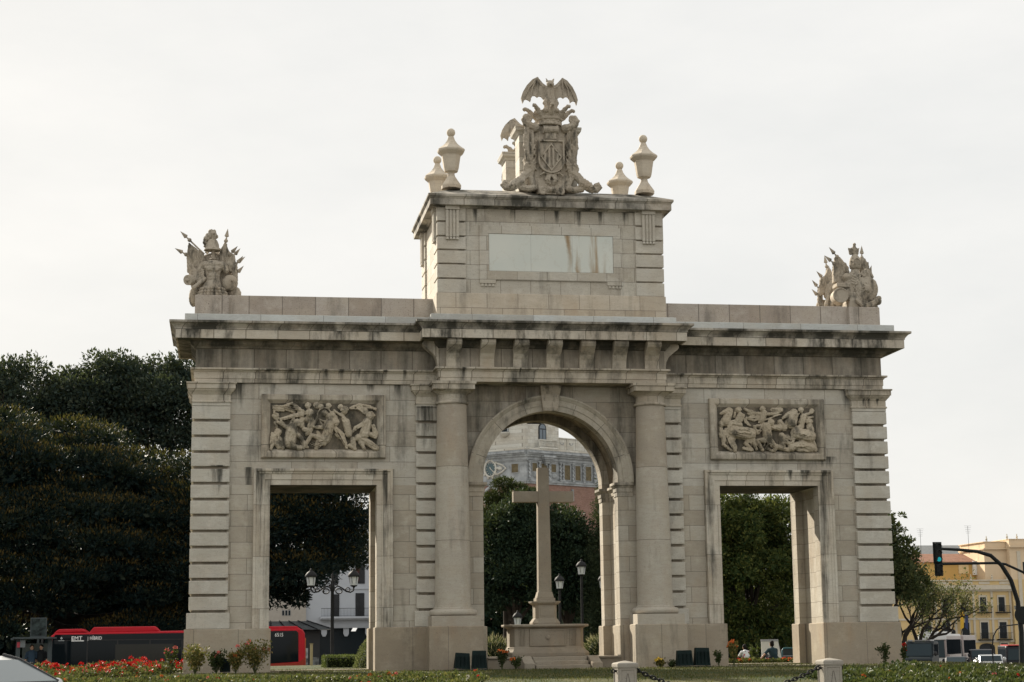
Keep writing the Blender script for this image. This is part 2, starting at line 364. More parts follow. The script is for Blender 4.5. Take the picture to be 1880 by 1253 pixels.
# piers -------------------------------------------------
def pier_plan(xa, xb, e=0.0, yf=0.0, ra=True, rb=True):
    ya, yb = yf, rear(yf)
    pts = [(xa-e, ya), (xb+e, ya)]
    if rb: pts += [(xb+e, T+e), (xb+e-RR, T+e), (xb+e-RR, rear(T)-e), (xb+e, rear(T)-e)]
    pts += [(xb+e, yb), (xa-e, yb)]
    if ra: pts += [(xa-e, rear(T)-e), (xa-e+RR, rear(T)-e), (xa-e+RR, T+e), (xa-e, T+e)]
    return pts
def mirror(p): return [(-x, y) for x, y in p][::-1]
def parts_pair(fn):
    for s in (1, -1): fn(s)
def flip(mb, s):
    if s < 0: mb.v = [(-x, y, z) for x, y, z in mb.v]
    return mb
for s in (1, -1):
    m = MB(); m.prism(pier_plan(8.634, 10.93, rb=False), 'z', 1.2, DZ); flip(m, s).build('pier', S_low, arch)
    m = MB(); m.prism(pier_plan(RI, 5.409), 'z', 1.2, DZ); flip(m, s).build('pier', S_low, arch)
    m = MB(); m.prism(pier_plan(8.634, 11.06, .06, -.22, rb=False), 'z', -.5, 1.293)
    flip(m, s).build('plinth', stone('plinth_stone', row=9, bw=1.3, zoff=-4, stain=.5, thr=.59, rust=.3, c1=(0.376,0.340,0.276), c2=(0.356,0.312,0.252)) if s > 0 else bpy.data.materials['plinth_stone'], arch, bevel=.02)
    m = MB(); m.prism(pier_plan(RI, 5.409, .06, -.22), 'z', -.5, 1.293); flip(m, s).build('plinth', bpy.data.materials['plinth_stone'], arch, bevel=.02)
    for f in (1, -1):
        m = MB(); ya, yb = (-1.18, -.1) if f > 0 else (rear(-.1), rear(-1.18))
        m.box(3.13-.81, 3.13+.81, ya, yb, -.5, 1.296); flip(m, s).build('pedestal', bpy.data.materials['plinth_stone'], arch, bevel=.02)
# upper wall with the round arch ------------------------
m = MB()
for s in (1, -1): m = MB(); m.box(2.95, 10.93, 0, 2*YM, DZ, 8.71); flip(m, s).build('upper_wall', S_wall, arch)
m = MB()
def spandrel(r, n=48):
    return [(-2.95, DZ), (-r, DZ)] + [(-r*math.cos(PI*i/n), SPR + r*math.sin(PI*i/n)) for i in range(n+1)] + [(r, DZ), (2.95, DZ), (2.95, 8.71), (-2.95, 8.71)]
def spand(m, r, ya, yb, n=48):     # strips so that the faces stay convex
    xs = [-2.95, -r] + [-r*math.cos(PI*i/n) for i in range(1, n)] + [r, 2.95]
    zb = [DZ, None] + [SPR + r*math.sin(PI*i/n) for i in range(1, n)] + [None, DZ]
    segs = [(-2.95, -r, DZ, DZ)] + [(-r*math.cos(PI*i/n), -r*math.cos(PI*(i+1)/n), SPR+r*math.sin(PI*i/n), SPR+r*math.sin(PI*(i+1)/n)) for i in range(n)] + [(r, 2.95, DZ, DZ)]
    vs = []; fs = []
    for x0, x1, z0, z1 in segs:
        b = len(vs)
        vs += [(x0,ya,z0),(x1,ya,z1),(x1,ya,8.71),(x0,ya,8.71),(x0,yb,z0),(x1,yb,z1),(x1,yb,8.71),(x0,yb,8.71)]
        fs += [(b,b+1,b+2,b+3),(b+4,b+7,b+6,b+5),(b,b+4,b+5,b+1)]
    # jamb stilts between the door-head level and the springing
    for sx in (-1, 1):
        b = len(vs); x = sx*r
        vs += [(x,ya,DZ),(x,yb,DZ),(x,yb,SPR),(x,ya,SPR)]; fs += [(b,b+1,b+2,b+3)]
    m.add(vs, fs)
m2 = MB(); spand(m2, RI, 0, T); m2.build('spandrel_wall', S_spn, arch, fix=False); spand(m, RI, rear(T), 2*YM)
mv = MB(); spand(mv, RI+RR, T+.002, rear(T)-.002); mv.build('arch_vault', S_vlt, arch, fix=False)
for s in (1, -1):
    mv = MB(); mv.box(5.40, 8.64, .012, 2*YM-.012, DZ-.012, DZ+.05); flip(mv, s).build('lintel_soffit', S_shade, arch)  # thin added slab carrying the painted shade of the door head
m.build('spandrel_wall', S_spn, arch, fix=False)
# pilasters ----------------------------------------------
GR = [1.847+.4770*k for k in range(13)]
def pilaster(x0, x1, side, s, f):
    m = MB(); yd = .95 if side else 0.06
    xo = x1 + (0 if side else 0)
    g_ = MB(); g_.box(x0+.07, x1-.075, -.012, yd-.07, 1.3, 8.1)
    if f < 0: g_.v = [(x, rear(y), z) for x, y, z in g_.v]
    for z in GR: m.box(x0, x1, -.125, yd, z, z+.395)
    m.box(x0, x1, -.12, yd, 7.975, 8.1)
    m.box(x0-.06, x1+.06, -.185, yd+.03, 1.297, 1.768)
    if f < 0: m.v = [(x, rear(y), z) for x, y, z in m.v]
    p = flip(m, s).build('pilaster', S_blk, arch, bevel=BV); flip(g_, s).build('pilaster_core', S_grv, p)
    m = MB()
    path = [(x0, .3), (x0, -.12), (x1, -.12), (x1, yd)]
    m.sweep(path, [(-.2,8.08),(.03,8.08),(.03,8.125),(0.0,8.14),(0.0,8.325),(.02,8.335),(.04,8.37),(.10,8.44),(.12,8.485),(.145,8.49),(.145,8.63),(.18,8.645),(.18,8.69),(-.2,8.685)])
    if f < 0: m.v = [(x, rear(y), z) for x, y, z in m.v]
    flip(m, s).build('pilaster_capital', S_ent, p, bevel=.006)
for s in (1, -1):
    for f in (1, -1):
        pilaster(9.85, 11.0, True, s, f)
        pilaster(2.95, 4.2, False, s, f)
# columns ------------------------------------------------
for s in (1, -1):
    for f in (1, -1):
        cx, cy = s*3.13, -.42 if f > 0 else rear(-.42)
        m = MB(); prof = [(.56,1.84),(.548,2.0)]
        for i in range(1, 13):
            t = i/12; prof.append((.548-.096*t**1.35, 2.0+6.02*t))
        m.lathe(prof, (cx, cy, 0), 40); c = m.build('column', S_col, arch, smooth=40)
        m = MB(); m.lathe([(.60,1.598)] + [(.645+.085*math.cos(a), 1.70+.1*math.sin(a)) for a in np.linspace(-PI/2, PI/2, 9)] + [(.60,1.80),(.60,1.84),(.555,1.86)], (cx,cy,0), 40)
        m.box(cx-.735, cx+.735, cy-.735, cy+.735, 1.298, 1.602); m.build('column_base', S_low if 0 else S_col, c, smooth=40)
        m = MB(); m.lathe([(.44,8.02),(.50,8.03),(.515,8.065),(.50,8.10),(.455,8.11),(.45,8.31),(.48,8.32),(.48,8.34),(.60,8.42),(.62,8.445)], (cx,cy,0), 40)
        m.box(cx-.64, cx+.64, cy-.64, cy+.64, 8.44, 8.60); m.box(cx-.68, cx+.68, cy-.68, cy+.68, 8.60, 8.685)
        m.build('column_capital', S_ent, c, smooth=40)
# archivolts, imposts, keystones --------------------------
for f in (1, -1):
    m = MB(); n = 56
    prof = [(RI,0.02),(RI,-.07),(RI+.17,-.07),(RI+.17,-.095),(RI+.34,-.095),(RI+.36,-.12),(RI+.41,-.135),(RI+.44,-.165),(RI+.492,-.165),(RI+.492,.02)]
    vs = []; fs = []; k = len(prof)
    ang = [None] + list(np.linspace(0, PI, n+1)) + [None]
    for i, a in enumerate(ang):
        for r, y in prof:
            if a is None: x, z = (-r if i == 0 else r), 5.68
            else: x, z = -r*math.cos(a), SPR + r*math.sin(a)
            vs.append((x, y if f > 0 else rear(y), z))
    for i in range(len(ang)-1):
        for q in range(k-1): fs.append((i*k+q, i*k+q+1, (i+1)*k+q+1, (i+1)*k+q))
    m.add(vs, fs); m.build('archivolt', S_carv if 0 else stone('archivolt_stone', joints=0, stain=.85, thr=.55, rust=.2, streak=(1.8,1.8,.5), c1=(.46,.435,.38), c2=(.42,.39,.335)) if f > 0 else bpy.data.materials['archivolt_stone'], arch, smooth=35)
    # joints between the voussoirs
    m = MB()
    for a in (18, 45, 70, 110, 135, 162):
        a = rad(a); c, sn = math.cos(a), math.sin(a); t = .006
        for (r0, r1, y) in ((RI, RI+.17, -.0725), (RI+.17, RI+.34, -.0975), (RI+.44, RI+.492, -.1675)):
            y2 = y if f > 0 else rear(y)
            m.quad((r0*c-t*sn, y2, SPR+r0*sn+t*c), (r1*c-t*sn, y2, SPR+r1*sn+t*c), (r1*c+t*sn, y2, SPR+r1*sn-t*c), (r0*c+t*sn, y2, SPR+r0*sn-t*c))
    m.build('voussoir_joint', plain('joint_dirt', (.07,.06,.05), .95, .1), arch, fix=False)
    m = MB(); ks = [(-.02,7.86),(-.22,7.89),(-.25,8.0),(-.23,8.2),(-.25,8.4),(-.33,8.55),(-.36,8.62),(-.36,8.688),(-.02,8.688)]
    vs = []
    for i, (y, z) in enumerate(ks):
        w = .225 + (z-7.86)/.82*.105
        yy = y if f > 0 else rear(y)
        vs += [(-w, yy, z), (-w*.45, yy-(.0 if i in (0,8) else .02*f), z), (w*.45, yy-(.0 if i in (0,8) else .02*f), z), (w, yy, z)]
    fs = []
    for i in range(len(ks)-1):
        for q in range(3): fs.append((4*i+q, 4*i+q+1, 4*i+q+5, 4*i+q+4))
    fs.append(tuple(4*i for i in range(len(ks)))); fs.append(tuple(4*i+3 for i in range(len(ks)))[::-1])
    m.add(vs, fs); m.build('keystone', S_carv, arch, bevel=.012)
for s in (1, -1):
    m = MB(); path = [(RI+.50,0),(RI,0),(RI,T),(RI+RR,T),(RI+RR,rear(T)),(RI,rear(T)),(RI,2*YM),(RI+.50,2*YM)]
    path = path[::-1]
    prof = [(-.05,5.25),(.02,5.25),(.02,5.385),(.04,5.39),(.04,5.53),(.06,5.535),(.075,5.57),(.12,5.60),(.12,5.68),(-.05,5.69)]
    m.sweep(path, prof); flip(m, s).build('impost', S_ent, arch, bevel=.006)
# door surrounds and relief frames -------------------------
for s in (1, -1):
    for f in (1, -1):
        m = MB(); path = [(5.409, 1.296), (5.409, DZ), (8.634, DZ), (8.634, 1.296)]
        path = path[::-1]
        prof = [(0,-.02),(0,.05),(.16,.05),(.16,.075),(.33,.075),(.34,.10),(.40,.115),(.42,.15),(.49,.15),(.50,.02),(.50,-.02)]
        m.sweep(path, prof, plane='xz')
        if f < 0: m.v = [(x, rear(y), z) for x, y, z in m.v]
        flip(m, s).build('door_surround', S_wall if 0 else stone('door_frame_stone', row=1.55, bw=.62, zoff=.33, stain=.85, thr=.56, rust=.25, streak=(2.6,2.6,.12), c1=(.58,.555,.495), c2=(.54,.50,.435), runs=[(-8.95,.26,6.1,3.6),(-8.3,.5,6.12,5.75),(-5.15,.14,6.0,.8),(-5.6,.4,6.1,5.7),(8.85,.24,6.1,2.6),(8.2,.35,6.1,5.55),(7.7,.15,6.1,5.6),(9.0,.12,6.1,4.5)]) if (s > 0 and f > 0) else bpy.data.materials['door_frame_stone'], arch, bevel=.006)
    m = MB(); path = [(5.134,6.402),(8.925,6.402),(8.925,8.357),(5.134,8.357)]
    m.sweep([(p[0], p[1]) for p in path], [(-.0,.0),(0,.11),(-.03,.14),(-.16,.14),(-.18,.13),(-.275,.04),(-.275,.0)], closed=True, plane='xz')
    flip(m, s).build('relief_frame', S_ent, arch, bevel=.006)
# entablature ----------------------------------------------
XW, XC, YW, YC = 10.94, 3.56, -.08, -.82
LOOP = [(-XW,YW),(-XC,YW),(-XC,YC),(XC,YC),(XC,YW),(XW,YW),(XW,rear(YW)),(XC,rear(YW)),(XC,rear(YC)),(-XC,rear(YC)),(-XC,rear(YW)),(-XW,rear(YW))]
m = MB(); m.sweep(LOOP, [(-.3,8.70),(0,8.70),(0,8.82),(.02,8.822),(.02,9.02),(.045,9.03),(.06,9.07),(.13,9.085),(.13,9.14),(-.3,9.14)], closed=True)
m.box(-XC+.05, XC-.05, YC+.05, rear(YC+.05), 8.704, 9.1)
m.build('architrave', S_ent, arch, bevel=.005)
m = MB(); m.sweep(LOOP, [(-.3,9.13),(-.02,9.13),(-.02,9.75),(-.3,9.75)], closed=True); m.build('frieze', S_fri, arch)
m = MB(); m.sweep(LOOP, [(-.3,9.992),(.52,9.985),(.55,9.985),(.55,9.965),(.577,9.965),(.577,10.235),(-.3,10.236)], closed=True)
co_ = m.build('cornice', S_cor, arch, bevel=.006)
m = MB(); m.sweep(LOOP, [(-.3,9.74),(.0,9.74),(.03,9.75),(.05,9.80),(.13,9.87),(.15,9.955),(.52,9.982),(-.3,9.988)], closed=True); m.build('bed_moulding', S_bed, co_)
m = MB(); m.sweep(LOOP, [(-.3,10.238),(.60,10.238),(.60,10.28),(.635,10.33),(.70,10.40),(.765,10.42),(.765,10.49),(-.3,10.53)], closed=True)
m.build('crown_moulding', S_cym, co_, bevel=.006)
# consoles
cs = [(0,9.145),(-.055,9.145),(-.06,9.25),(-.085,9.4),(-.17,9.56),(-.33,9.70),(-.45,9.79),(-.50,9.87),(-.49,9.95),(-.46,9.98),(0,9.98)]
for i in range(7):
    for f in (1, -1):
        x = -3.12 + 1.04*i; m = MB()
        m.prism([((YC+y+.02) if f > 0 else rear(YC+y+.02), z) for y, z in cs], 'x', x-.225, x+.225)
        m.build('console', S_ent, arch, bevel=.012)
for s in (1, -1):
    for f in (1, -1):
        m = MB(); m.prism([(XC-.02-y, z) for y, z in cs], 'y', *((-.72, -.32) if f > 0 else (rear(-.32), rear(-.72)))); flip(m, s).build('console', S_ent, arch, bevel=.012)
# copings, parapets, attic -----------------------------------
m = MB(); m.box(-11.256, -3.84, -.52, rear(-.52), 10.47, 10.74); m.build('coping', S_ledge, arch, bevel=.012)
m = MB(); m.box(3.84, 11.256, -.52, rear(-.52), 10.47, 10.74); m.build('coping', S_ledge, arch, bevel=.012)
m = MB(); m.box(-3.85, 3.85, -1.22, rear(-1.22), 10.48, 10.735); m.build('coping', S_ledge, arch, bevel=.012)
for s in (1, -1):
    m = MB(); m.box(3.6, 9.95, .15, rear(.15), 10.72, 11.455); flip(m, s).build('parapet', S_par, arch, bevel=.015)
    m = MB(); m.box(9.935, 10.972, -.05, rear(-.05), 10.72, 11.412); flip(m, s).build('parapet_pier', S_par, arch, bevel=.015)
m = MB(); m.box(-3.54, 3.54, -.76, rear(-.76), 10.7, 14.25); m.build('attic_wall', S_att, arch)
m = MB(); m.box(-3.63, 3.63, -.85, rear(-.85), 10.7, 11.468); m.build('attic_base', stone('attic_base_stone', row=4, bw=.97, zoff=-1, stain=.45, thr=.58, rust=.25, c1=(.54,.485,.41), c2=(.50,.445,.37)), arch, bevel=.015)
AZ = [(11.475,11.897),(11.945,12.362),(12.408,12.805),(12.855,13.24),(13.29,13.70),(13.755,14.19)]
def trig(m, x0, x1, yf, z0, z1):
    w = (x1-x0); pts = [(x0, yf+.1), (x0, yf)]
    for i in range(3):
        c = x0 + w*(.25+.25*i); pts += [(c-.03, yf), (c, yf+.05), (c+.03, yf)]
    pts += [(x1, yf), (x1, yf+.1)]
    m.prism(pts, 'z', z0, z1)
    m.box(x0-.015, x1+.015, yf-.035, yf+.1, z1+.005, z1+.15)
    for i in range(4):
        c = x0 + w*(.125+.25*i); m.frustum((c-.045,c+.045,yf-.0,yf+.09,z0-.085), (c-.03,c+.03,yf+.015,yf+.09,z0-.004))
for s in (1, -1):
    for f in (1, -1):
        m = MB(); g_ = MB(); g_.box(2.75, 3.545, -.768, .10, 11.4, 14.2)
        if f < 0: g_.v = [(x, rear(y), z) for x, y, z in g_.v]
        for a, b in AZ: m.box(2.70, 3.60, -.82, .15, a, b)
        if f < 0: m.v = [(x, rear(y), z) for x, y, z in m.v]
        p = flip(m, s).build('corner_pilaster', stone('attic_block', joints=0, stain=.45, thr=.60, rust=.15, c1=(.565,.55,.505), c2=(.53,.505,.455)) if (s, f) == (1, 1) else bpy.data.materials['attic_block'], arch, bevel=.012); flip(g_, s).build('pilaster_core', S_grv, p)
        m = MB(); trig(m, 2.92, 3.33, -.90, 13.235, 14.09)
        if f < 0: m.v = [(x, rear(y), z) for x, y, z in m.v]
        flip(m, s).build('triglyph', bpy.data.materials['attic_block'], p, bevel=.006)
        m = MB(); trig(m, -.53, -.13, -3.68, 13.235, 14.09); m.v = [(-y, x, z) for x, y, z in m.v]
        if f < 0: m.v = [(x, rear(y), z) for x, y, z in m.v]
        flip(m, s).build('triglyph', bpy.data.materials['attic_block'], p, bevel=.006)
for f in (1, -1):
    g = (lambda a, b: (a, b)) if f > 0 else (lambda a, b: (rear(b), rear(a)))
    m = MB(); y = g(-.805, -.75)
    m.prism([(-2.272,11.905),(-2.272,11.795),(-1.77,11.795),(-1.77,11.905),(1.77,11.905),(1.77,11.795),(2.272,11.795),(2.272,11.905),(2.272,12.19),(-2.272,12.19)], 'y', *y)
    m.box(-2.272, 2.272, *y, 13.38, 13.645); m.box(-2.272, -1.978, *y, 12.19, 13.38); m.box(1.978, 2.272, *y, 12.19, 13.38)
    for sx in (-1, 1):
        for i in range(4):
            c = sx*2.02 - .17 + .113*i; m.frustum((c-.045,c+.045,*g(-.80,-.755),11.70), (c-.03,c+.03,*g(-.79,-.755),11.792))
    m.build('plaque_surround', S_att, arch, bevel=.006)
    m = MB(); m.box(-1.972, 1.972, *g(-.79, -.74), 12.196, 13.374); m.build('marble_plaque', S_marble, arch, bevel=.005)
m = MB(); m.sweep([(-3.6,-.82),(3.6,-.82),(3.6,rear(-.82)),(-3.6,rear(-.82))], [(-.4,14.17),(.01,14.17),(.03,14.205),(.20,14.23),(.225,14.21),(.24,14.21),(.24,14.415),(.262,14.42),(.262,14.44),(.303,14.475),(.303,14.545),(-.55,14.90),(-.9,14.90)], closed=True)
m.box(-2.9, 2.9, -.1, rear(-.1), 14.6, 14.897)
m.build('attic_cornice', S_cym, arch, bevel=.006)
# ---------------------------------------------------------------- reliefs (parts of the arch)
def relief(lines, heads, X0, tx0, ty0, kx, kz, name):
    def W(p, y): return (X0 + (p[0]-tx0)*kx, y, 8.10-(p[1]-ty0)*kz)
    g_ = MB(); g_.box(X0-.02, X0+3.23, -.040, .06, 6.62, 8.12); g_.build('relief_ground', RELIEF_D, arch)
    m = MB()
    for pts, r0, r1, y in lines:
        q = []
        for i in range(len(pts)-1):
            a, b = Vector(pts[i]), Vector(pts[i+1])
            for t in (0, .5): q.append(tuple(a.lerp(b, t)))
        q.append(pts[-1])
        m.limb([W(p, y-.012) for p in q], r0*kx*.86, r1*kx*.86, 8)
    fr = random.Random(len(lines))
    for pts, r0, r1, y in lines:          # folds, sinews and tool-cut ridges along every form
        for k in range(3):
            o = fr.uniform(-.75,.75); a, b = Vector(pts[0]), Vector(pts[-1]); d = (b-a); nrm = Vector((-d.y, d.x)).normalized() if d.length > 1 else Vector((1,0)); rr = (r0+r1)/2
            q = []
            for t in np.linspace(fr.uniform(0,.3), fr.uniform(.6,1), 5): c_ = a+d*t+nrm*(o*rr+fr.uniform(-.12,.12)*rr); q.append(W(c_, y-math.sqrt(max(.05,1-o*o))*rr*kx*.96))
            m.limb(q, fr.uniform(7,13)*kx, 4*kx, 6)
    for (x, z, r, y) in heads:
        m.ell(W((x-r*.3, z+r*.1), y-r*kx*.75), (r*kx*.22, r*kx*.35, r*kx*.3), nu=6, nv=5)
        for k in range(7): m.ell(W((x+r*.9*math.cos(k*.5+.2), z-r*.9*math.sin(k*.5+.2)), y-r*kx*.35), r*kx*.34, nu=6, nv=5)
    for (x, z, r, y) in heads: m.ell(W((x, z), y), (r*kx, r*kx*.9, r*kx*1.15), nu=10, nv=8)
    return m.build(name, RELIEF, arch, remesh=.012)
RELIEF_D = stone('dark_relief_ground', joints=0, stain=.85, thr=.47, soft=.08, rust=.2, streak=(3,3,2.5), c1=(.22,.195,.155), c2=(.17,.15,.12))  # backing panel darker than the carved figures
RELIEF = stone('relief_stone', joints=0, stain=.8, thr=.55, rust=.1, streak=(2.5,2.5,2.0), c1=(.50,.45,.365), c2=(.45,.40,.315), pits=.3, soft=.05)
LL = [([(1010,400),(990,520),(950,640)],112,95,-.05),([(960,650),(720,580),(590,780)],66,36,-.09),([(930,700),(830,650),(800,790)],60,38,-.05),([(1120,470),(1235,560),(1300,780)],50,30,-.08),
 ([(900,450),(745,440),(810,290)],44,26,-.10),([(1000,260),(1080,330)],70,80,-.03),([(400,460),(370,680)],110,125,-.06),([(330,460),(160,365),(105,200)],44,24,-.09),([(340,740),(530,790)],66,48,-.09),
 ([(450,520),(560,640),(600,740)],50,40,-.08),([(170,520),(110,620),(190,770)],70,50,-.05),([(80,560),(90,720),(60,800)],40,30,-.07),([(200,640),(260,790)],50,40,-.06),
 ([(85,105),(260,110)],22,26,-.06),([(85,140),(250,150)],20,24,-.07),([(100,175),(260,180)],20,24,-.06),([(250,110),(400,60),(520,170)],28,50,-.08),([(300,140),(430,190)],46,40,-.03),
 ([(560,240),(420,260),(220,320)],55,34,-.09),([(560,300),(560,420)],48,55,-.06),([(430,300),(380,370)],26,26,-.1),([(720,300),(690,430)],44,50,-.05),([(600,480),(700,520)],50,40,-.06),
 ([(640,560),(720,480)],40,40,-.05),([(1060,230),(1120,330)],64,60,-.05),([(1090,170),(1210,255)],22,26,-.09),([(1290,360),(1340,560)],80,70,-.07),([(1250,300),(1310,420)],55,60,-.05),
 ([(1360,130),(1500,65),(1680,95),(1780,150)],30,24,-.08),([(1500,110),(1620,200)],60,70,-.03),([(1600,110),(1780,130)],24,22,-.07),([(1640,350),(1590,560)],88,100,-.08),([(1600,370),(1440,450),(1400,520)],44,26,-.10),
 ([(1500,610),(1690,710),(1790,780)],80,60,-.06),([(1530,690),(1595,800)],48,34,-.10),([(1660,720),(1750,790)],44,34,-.1),([(1400,640),(1430,800)],60,44,-.05),([(1740,420),(1780,560)],44,60,-.05),
 ([(1350,740),(1440,800)],40,36,-.07),([(1700,560),(1780,600)],50,40,-.08),([(540,760),(660,770)],30,26,-.08),([(130,380),(150,440)],40,30,-.05),([(820,520),(880,600)],30,30,-.03),([(1180,620),(1120,560)],26,26,-.06)]
ang0 = [(930+112*math.cos(t), 235+108*math.sin(t)) for t in np.linspace(0, 2*PI, 15)]
LL.append((ang0, 15, 15, -.07))
LH = [(490,380,62,-.11),(660,95,48,-.07),(690,225,68,-.08),(800,90,50,-.06),(935,215,46,-.09),(1000,95,44,-.06),(1120,370,54,-.11),(1265,165,60,-.09),(1690,260,68,-.11),(130,270,52,-.07),(560,210,50,-.08),(870,110,44,-.05),(1200,110,44,-.04),(640,320,44,-.06),(180,540,50,-.08),(1230,240,40,-.05)]
relief(LL, LH, -8.63, 55, 45, 3.21/1737, 1.46/777, 'battle_relief')
RL = [([(250,130),(110,190)],58,30,-.08),([(270,150),(180,330)],66,96,-.06),([(320,500),(600,540)],128,130,-.06),([(600,620),(520,700),(640,810)],70,30,-.06),([(640,640),(700,800)],60,28,-.09),
 ([(150,520),(135,720),(270,820)],56,26,-.08),([(260,640),(330,760),(330,820)],70,40,-.06),([(480,230),(560,340),(620,400)],18,14,-.06),([(500,250),(520,340),(600,400)],16,14,-.07),([(440,210),(400,310)],58,66,-.09),
 ([(270,350),(440,380)],46,44,-.10),([(260,360),(225,450),(300,540)],46,30,-.11),([(490,220),(460,310),(300,325)],36,22,-.11),([(530,110),(640,180),(790,180)],32,30,-.06),([(550,260),(680,310),(810,250)],26,30,-.06),
 ([(580,190),(700,240),(780,210)],22,24,-.05),([(860,180),(800,300)],66,72,-.08),([(740,350),(930,270),(1140,200)],14,14,-.13),([(920,200),(1050,190),(1150,140)],40,26,-.11),([(1000,120),(1150,120)],44,56,-.04),
 ([(880,420),(900,600)],100,96,-.10),([(900,640),(710,650),(800,810)],66,34,-.11),([(930,640),(1040,770),(1000,820)],66,40,-.09),([(820,400),(670,410),(730,530)],48,30,-.10),([(970,420),(1110,430)],54,70,-.08),
 ([(1290,190),(1180,260)],58,34,-.09),([(1380,160),(1320,340)],80,126,-.06),([(1400,520),(1640,570)],124,130,-.07),([(1350,520),(1330,680),(1250,700)],54,24,-.10),([(1690,560),(1640,700)],80,50,-.06),
 ([(1540,230),(1500,340)],64,70,-.09),([(1500,400),(1390,440),(1335,650)],52,26,-.12),([(1580,200),(1690,160)],38,24,-.10),([(1600,250),(1700,240)],26,26,-.07),([(1640,400),(1660,470)],70,76,-.08),
 ([(1310,770),(1480,700),(1660,770)],76,84,-.08),([(1060,750),(1260,810)],56,44,-.07),([(1150,560),(1160,720)],66,60,-.06),([(1180,640),(1290,720)],50,40,-.09),([(1420,800),(1600,820)],40,34,-.09),([(90,420),(110,560)],40,60,-.05),
 ([(200,480),(300,620)],60,60,-.05),([(480,780),(600,815)],36,30,-.08),([(1690,660),(1730,800)],50,44,-.06),([(900,780),(960,820)],40,30,-.05),([(1130,330),(1200,430)],60,70,-.04),([(380,120),(340,240)],30,30,-.03)]
RH = [(410,130,46,-.10),(830,110,46,-.08),(960,345,56,-.13),(1500,125,46,-.09),(1630,330,54,-.11),(110,375,48,-.09),(1230,600,52,-.09),(1690,140,40,-.08),(740,500,36,-.09),(1500,700,46,-.12),(180,560,44,-.1)]
relief(RL, RH, 5.42, 60, 70, 3.21/1690, 1.46/780, 'battle_relief')

# ---------------------------------------------------------------- urns
def make_urn(label, x, y):
    u = thing('stone_urn', label, 'urn', (x, y, 14.90), group='stone urns on the attic corners')
    m = MB(); m.lathe([(.32,.0),(.325,.10),(.30,.14),(.22,.26),(.13,.40),(.105,.50)], n=8, rot=PI/8); m.build('urn_foot', S_urn, u, bevel=.006)
    m = MB(); m.lathe([(.10,.49),(.135,.53),(.22,.56),(.25,.66),(.28,.86),(.315,1.07),(.325,1.10)], n=8, rot=PI/8); m.build('urn_body', S_urn, u, bevel=.006)
    m = MB(); m.lathe([(.325,1.09),(.37,1.13),(.435,1.19),(.455,1.235),(.45,1.265),(.41,1.30),(.31,1.37),(.215,1.46),(.14,1.57),(.095,1.69),(.09,1.715)], n=8, rot=PI/8); l = m.build('urn_lid', S_urn, u, bevel=.006)
    m = MB(); m.ell((0,0,1.84), .138, nu=20, nv=14); m.build('finial', S_urn, l, smooth=80)
    return u
make_urn('octagonal lidded stone urn on the front left corner of the attic', -3.08, -.3)
make_urn('octagonal lidded stone urn on the front right corner of the attic', 3.16, -.3)
make_urn('octagonal lidded stone urn on the back left corner of the attic, foot hidden', -3.13, 2.95)
make_urn('octagonal lidded stone urn on the back right corner of the attic, foot hidden', 3.10, 2.95)

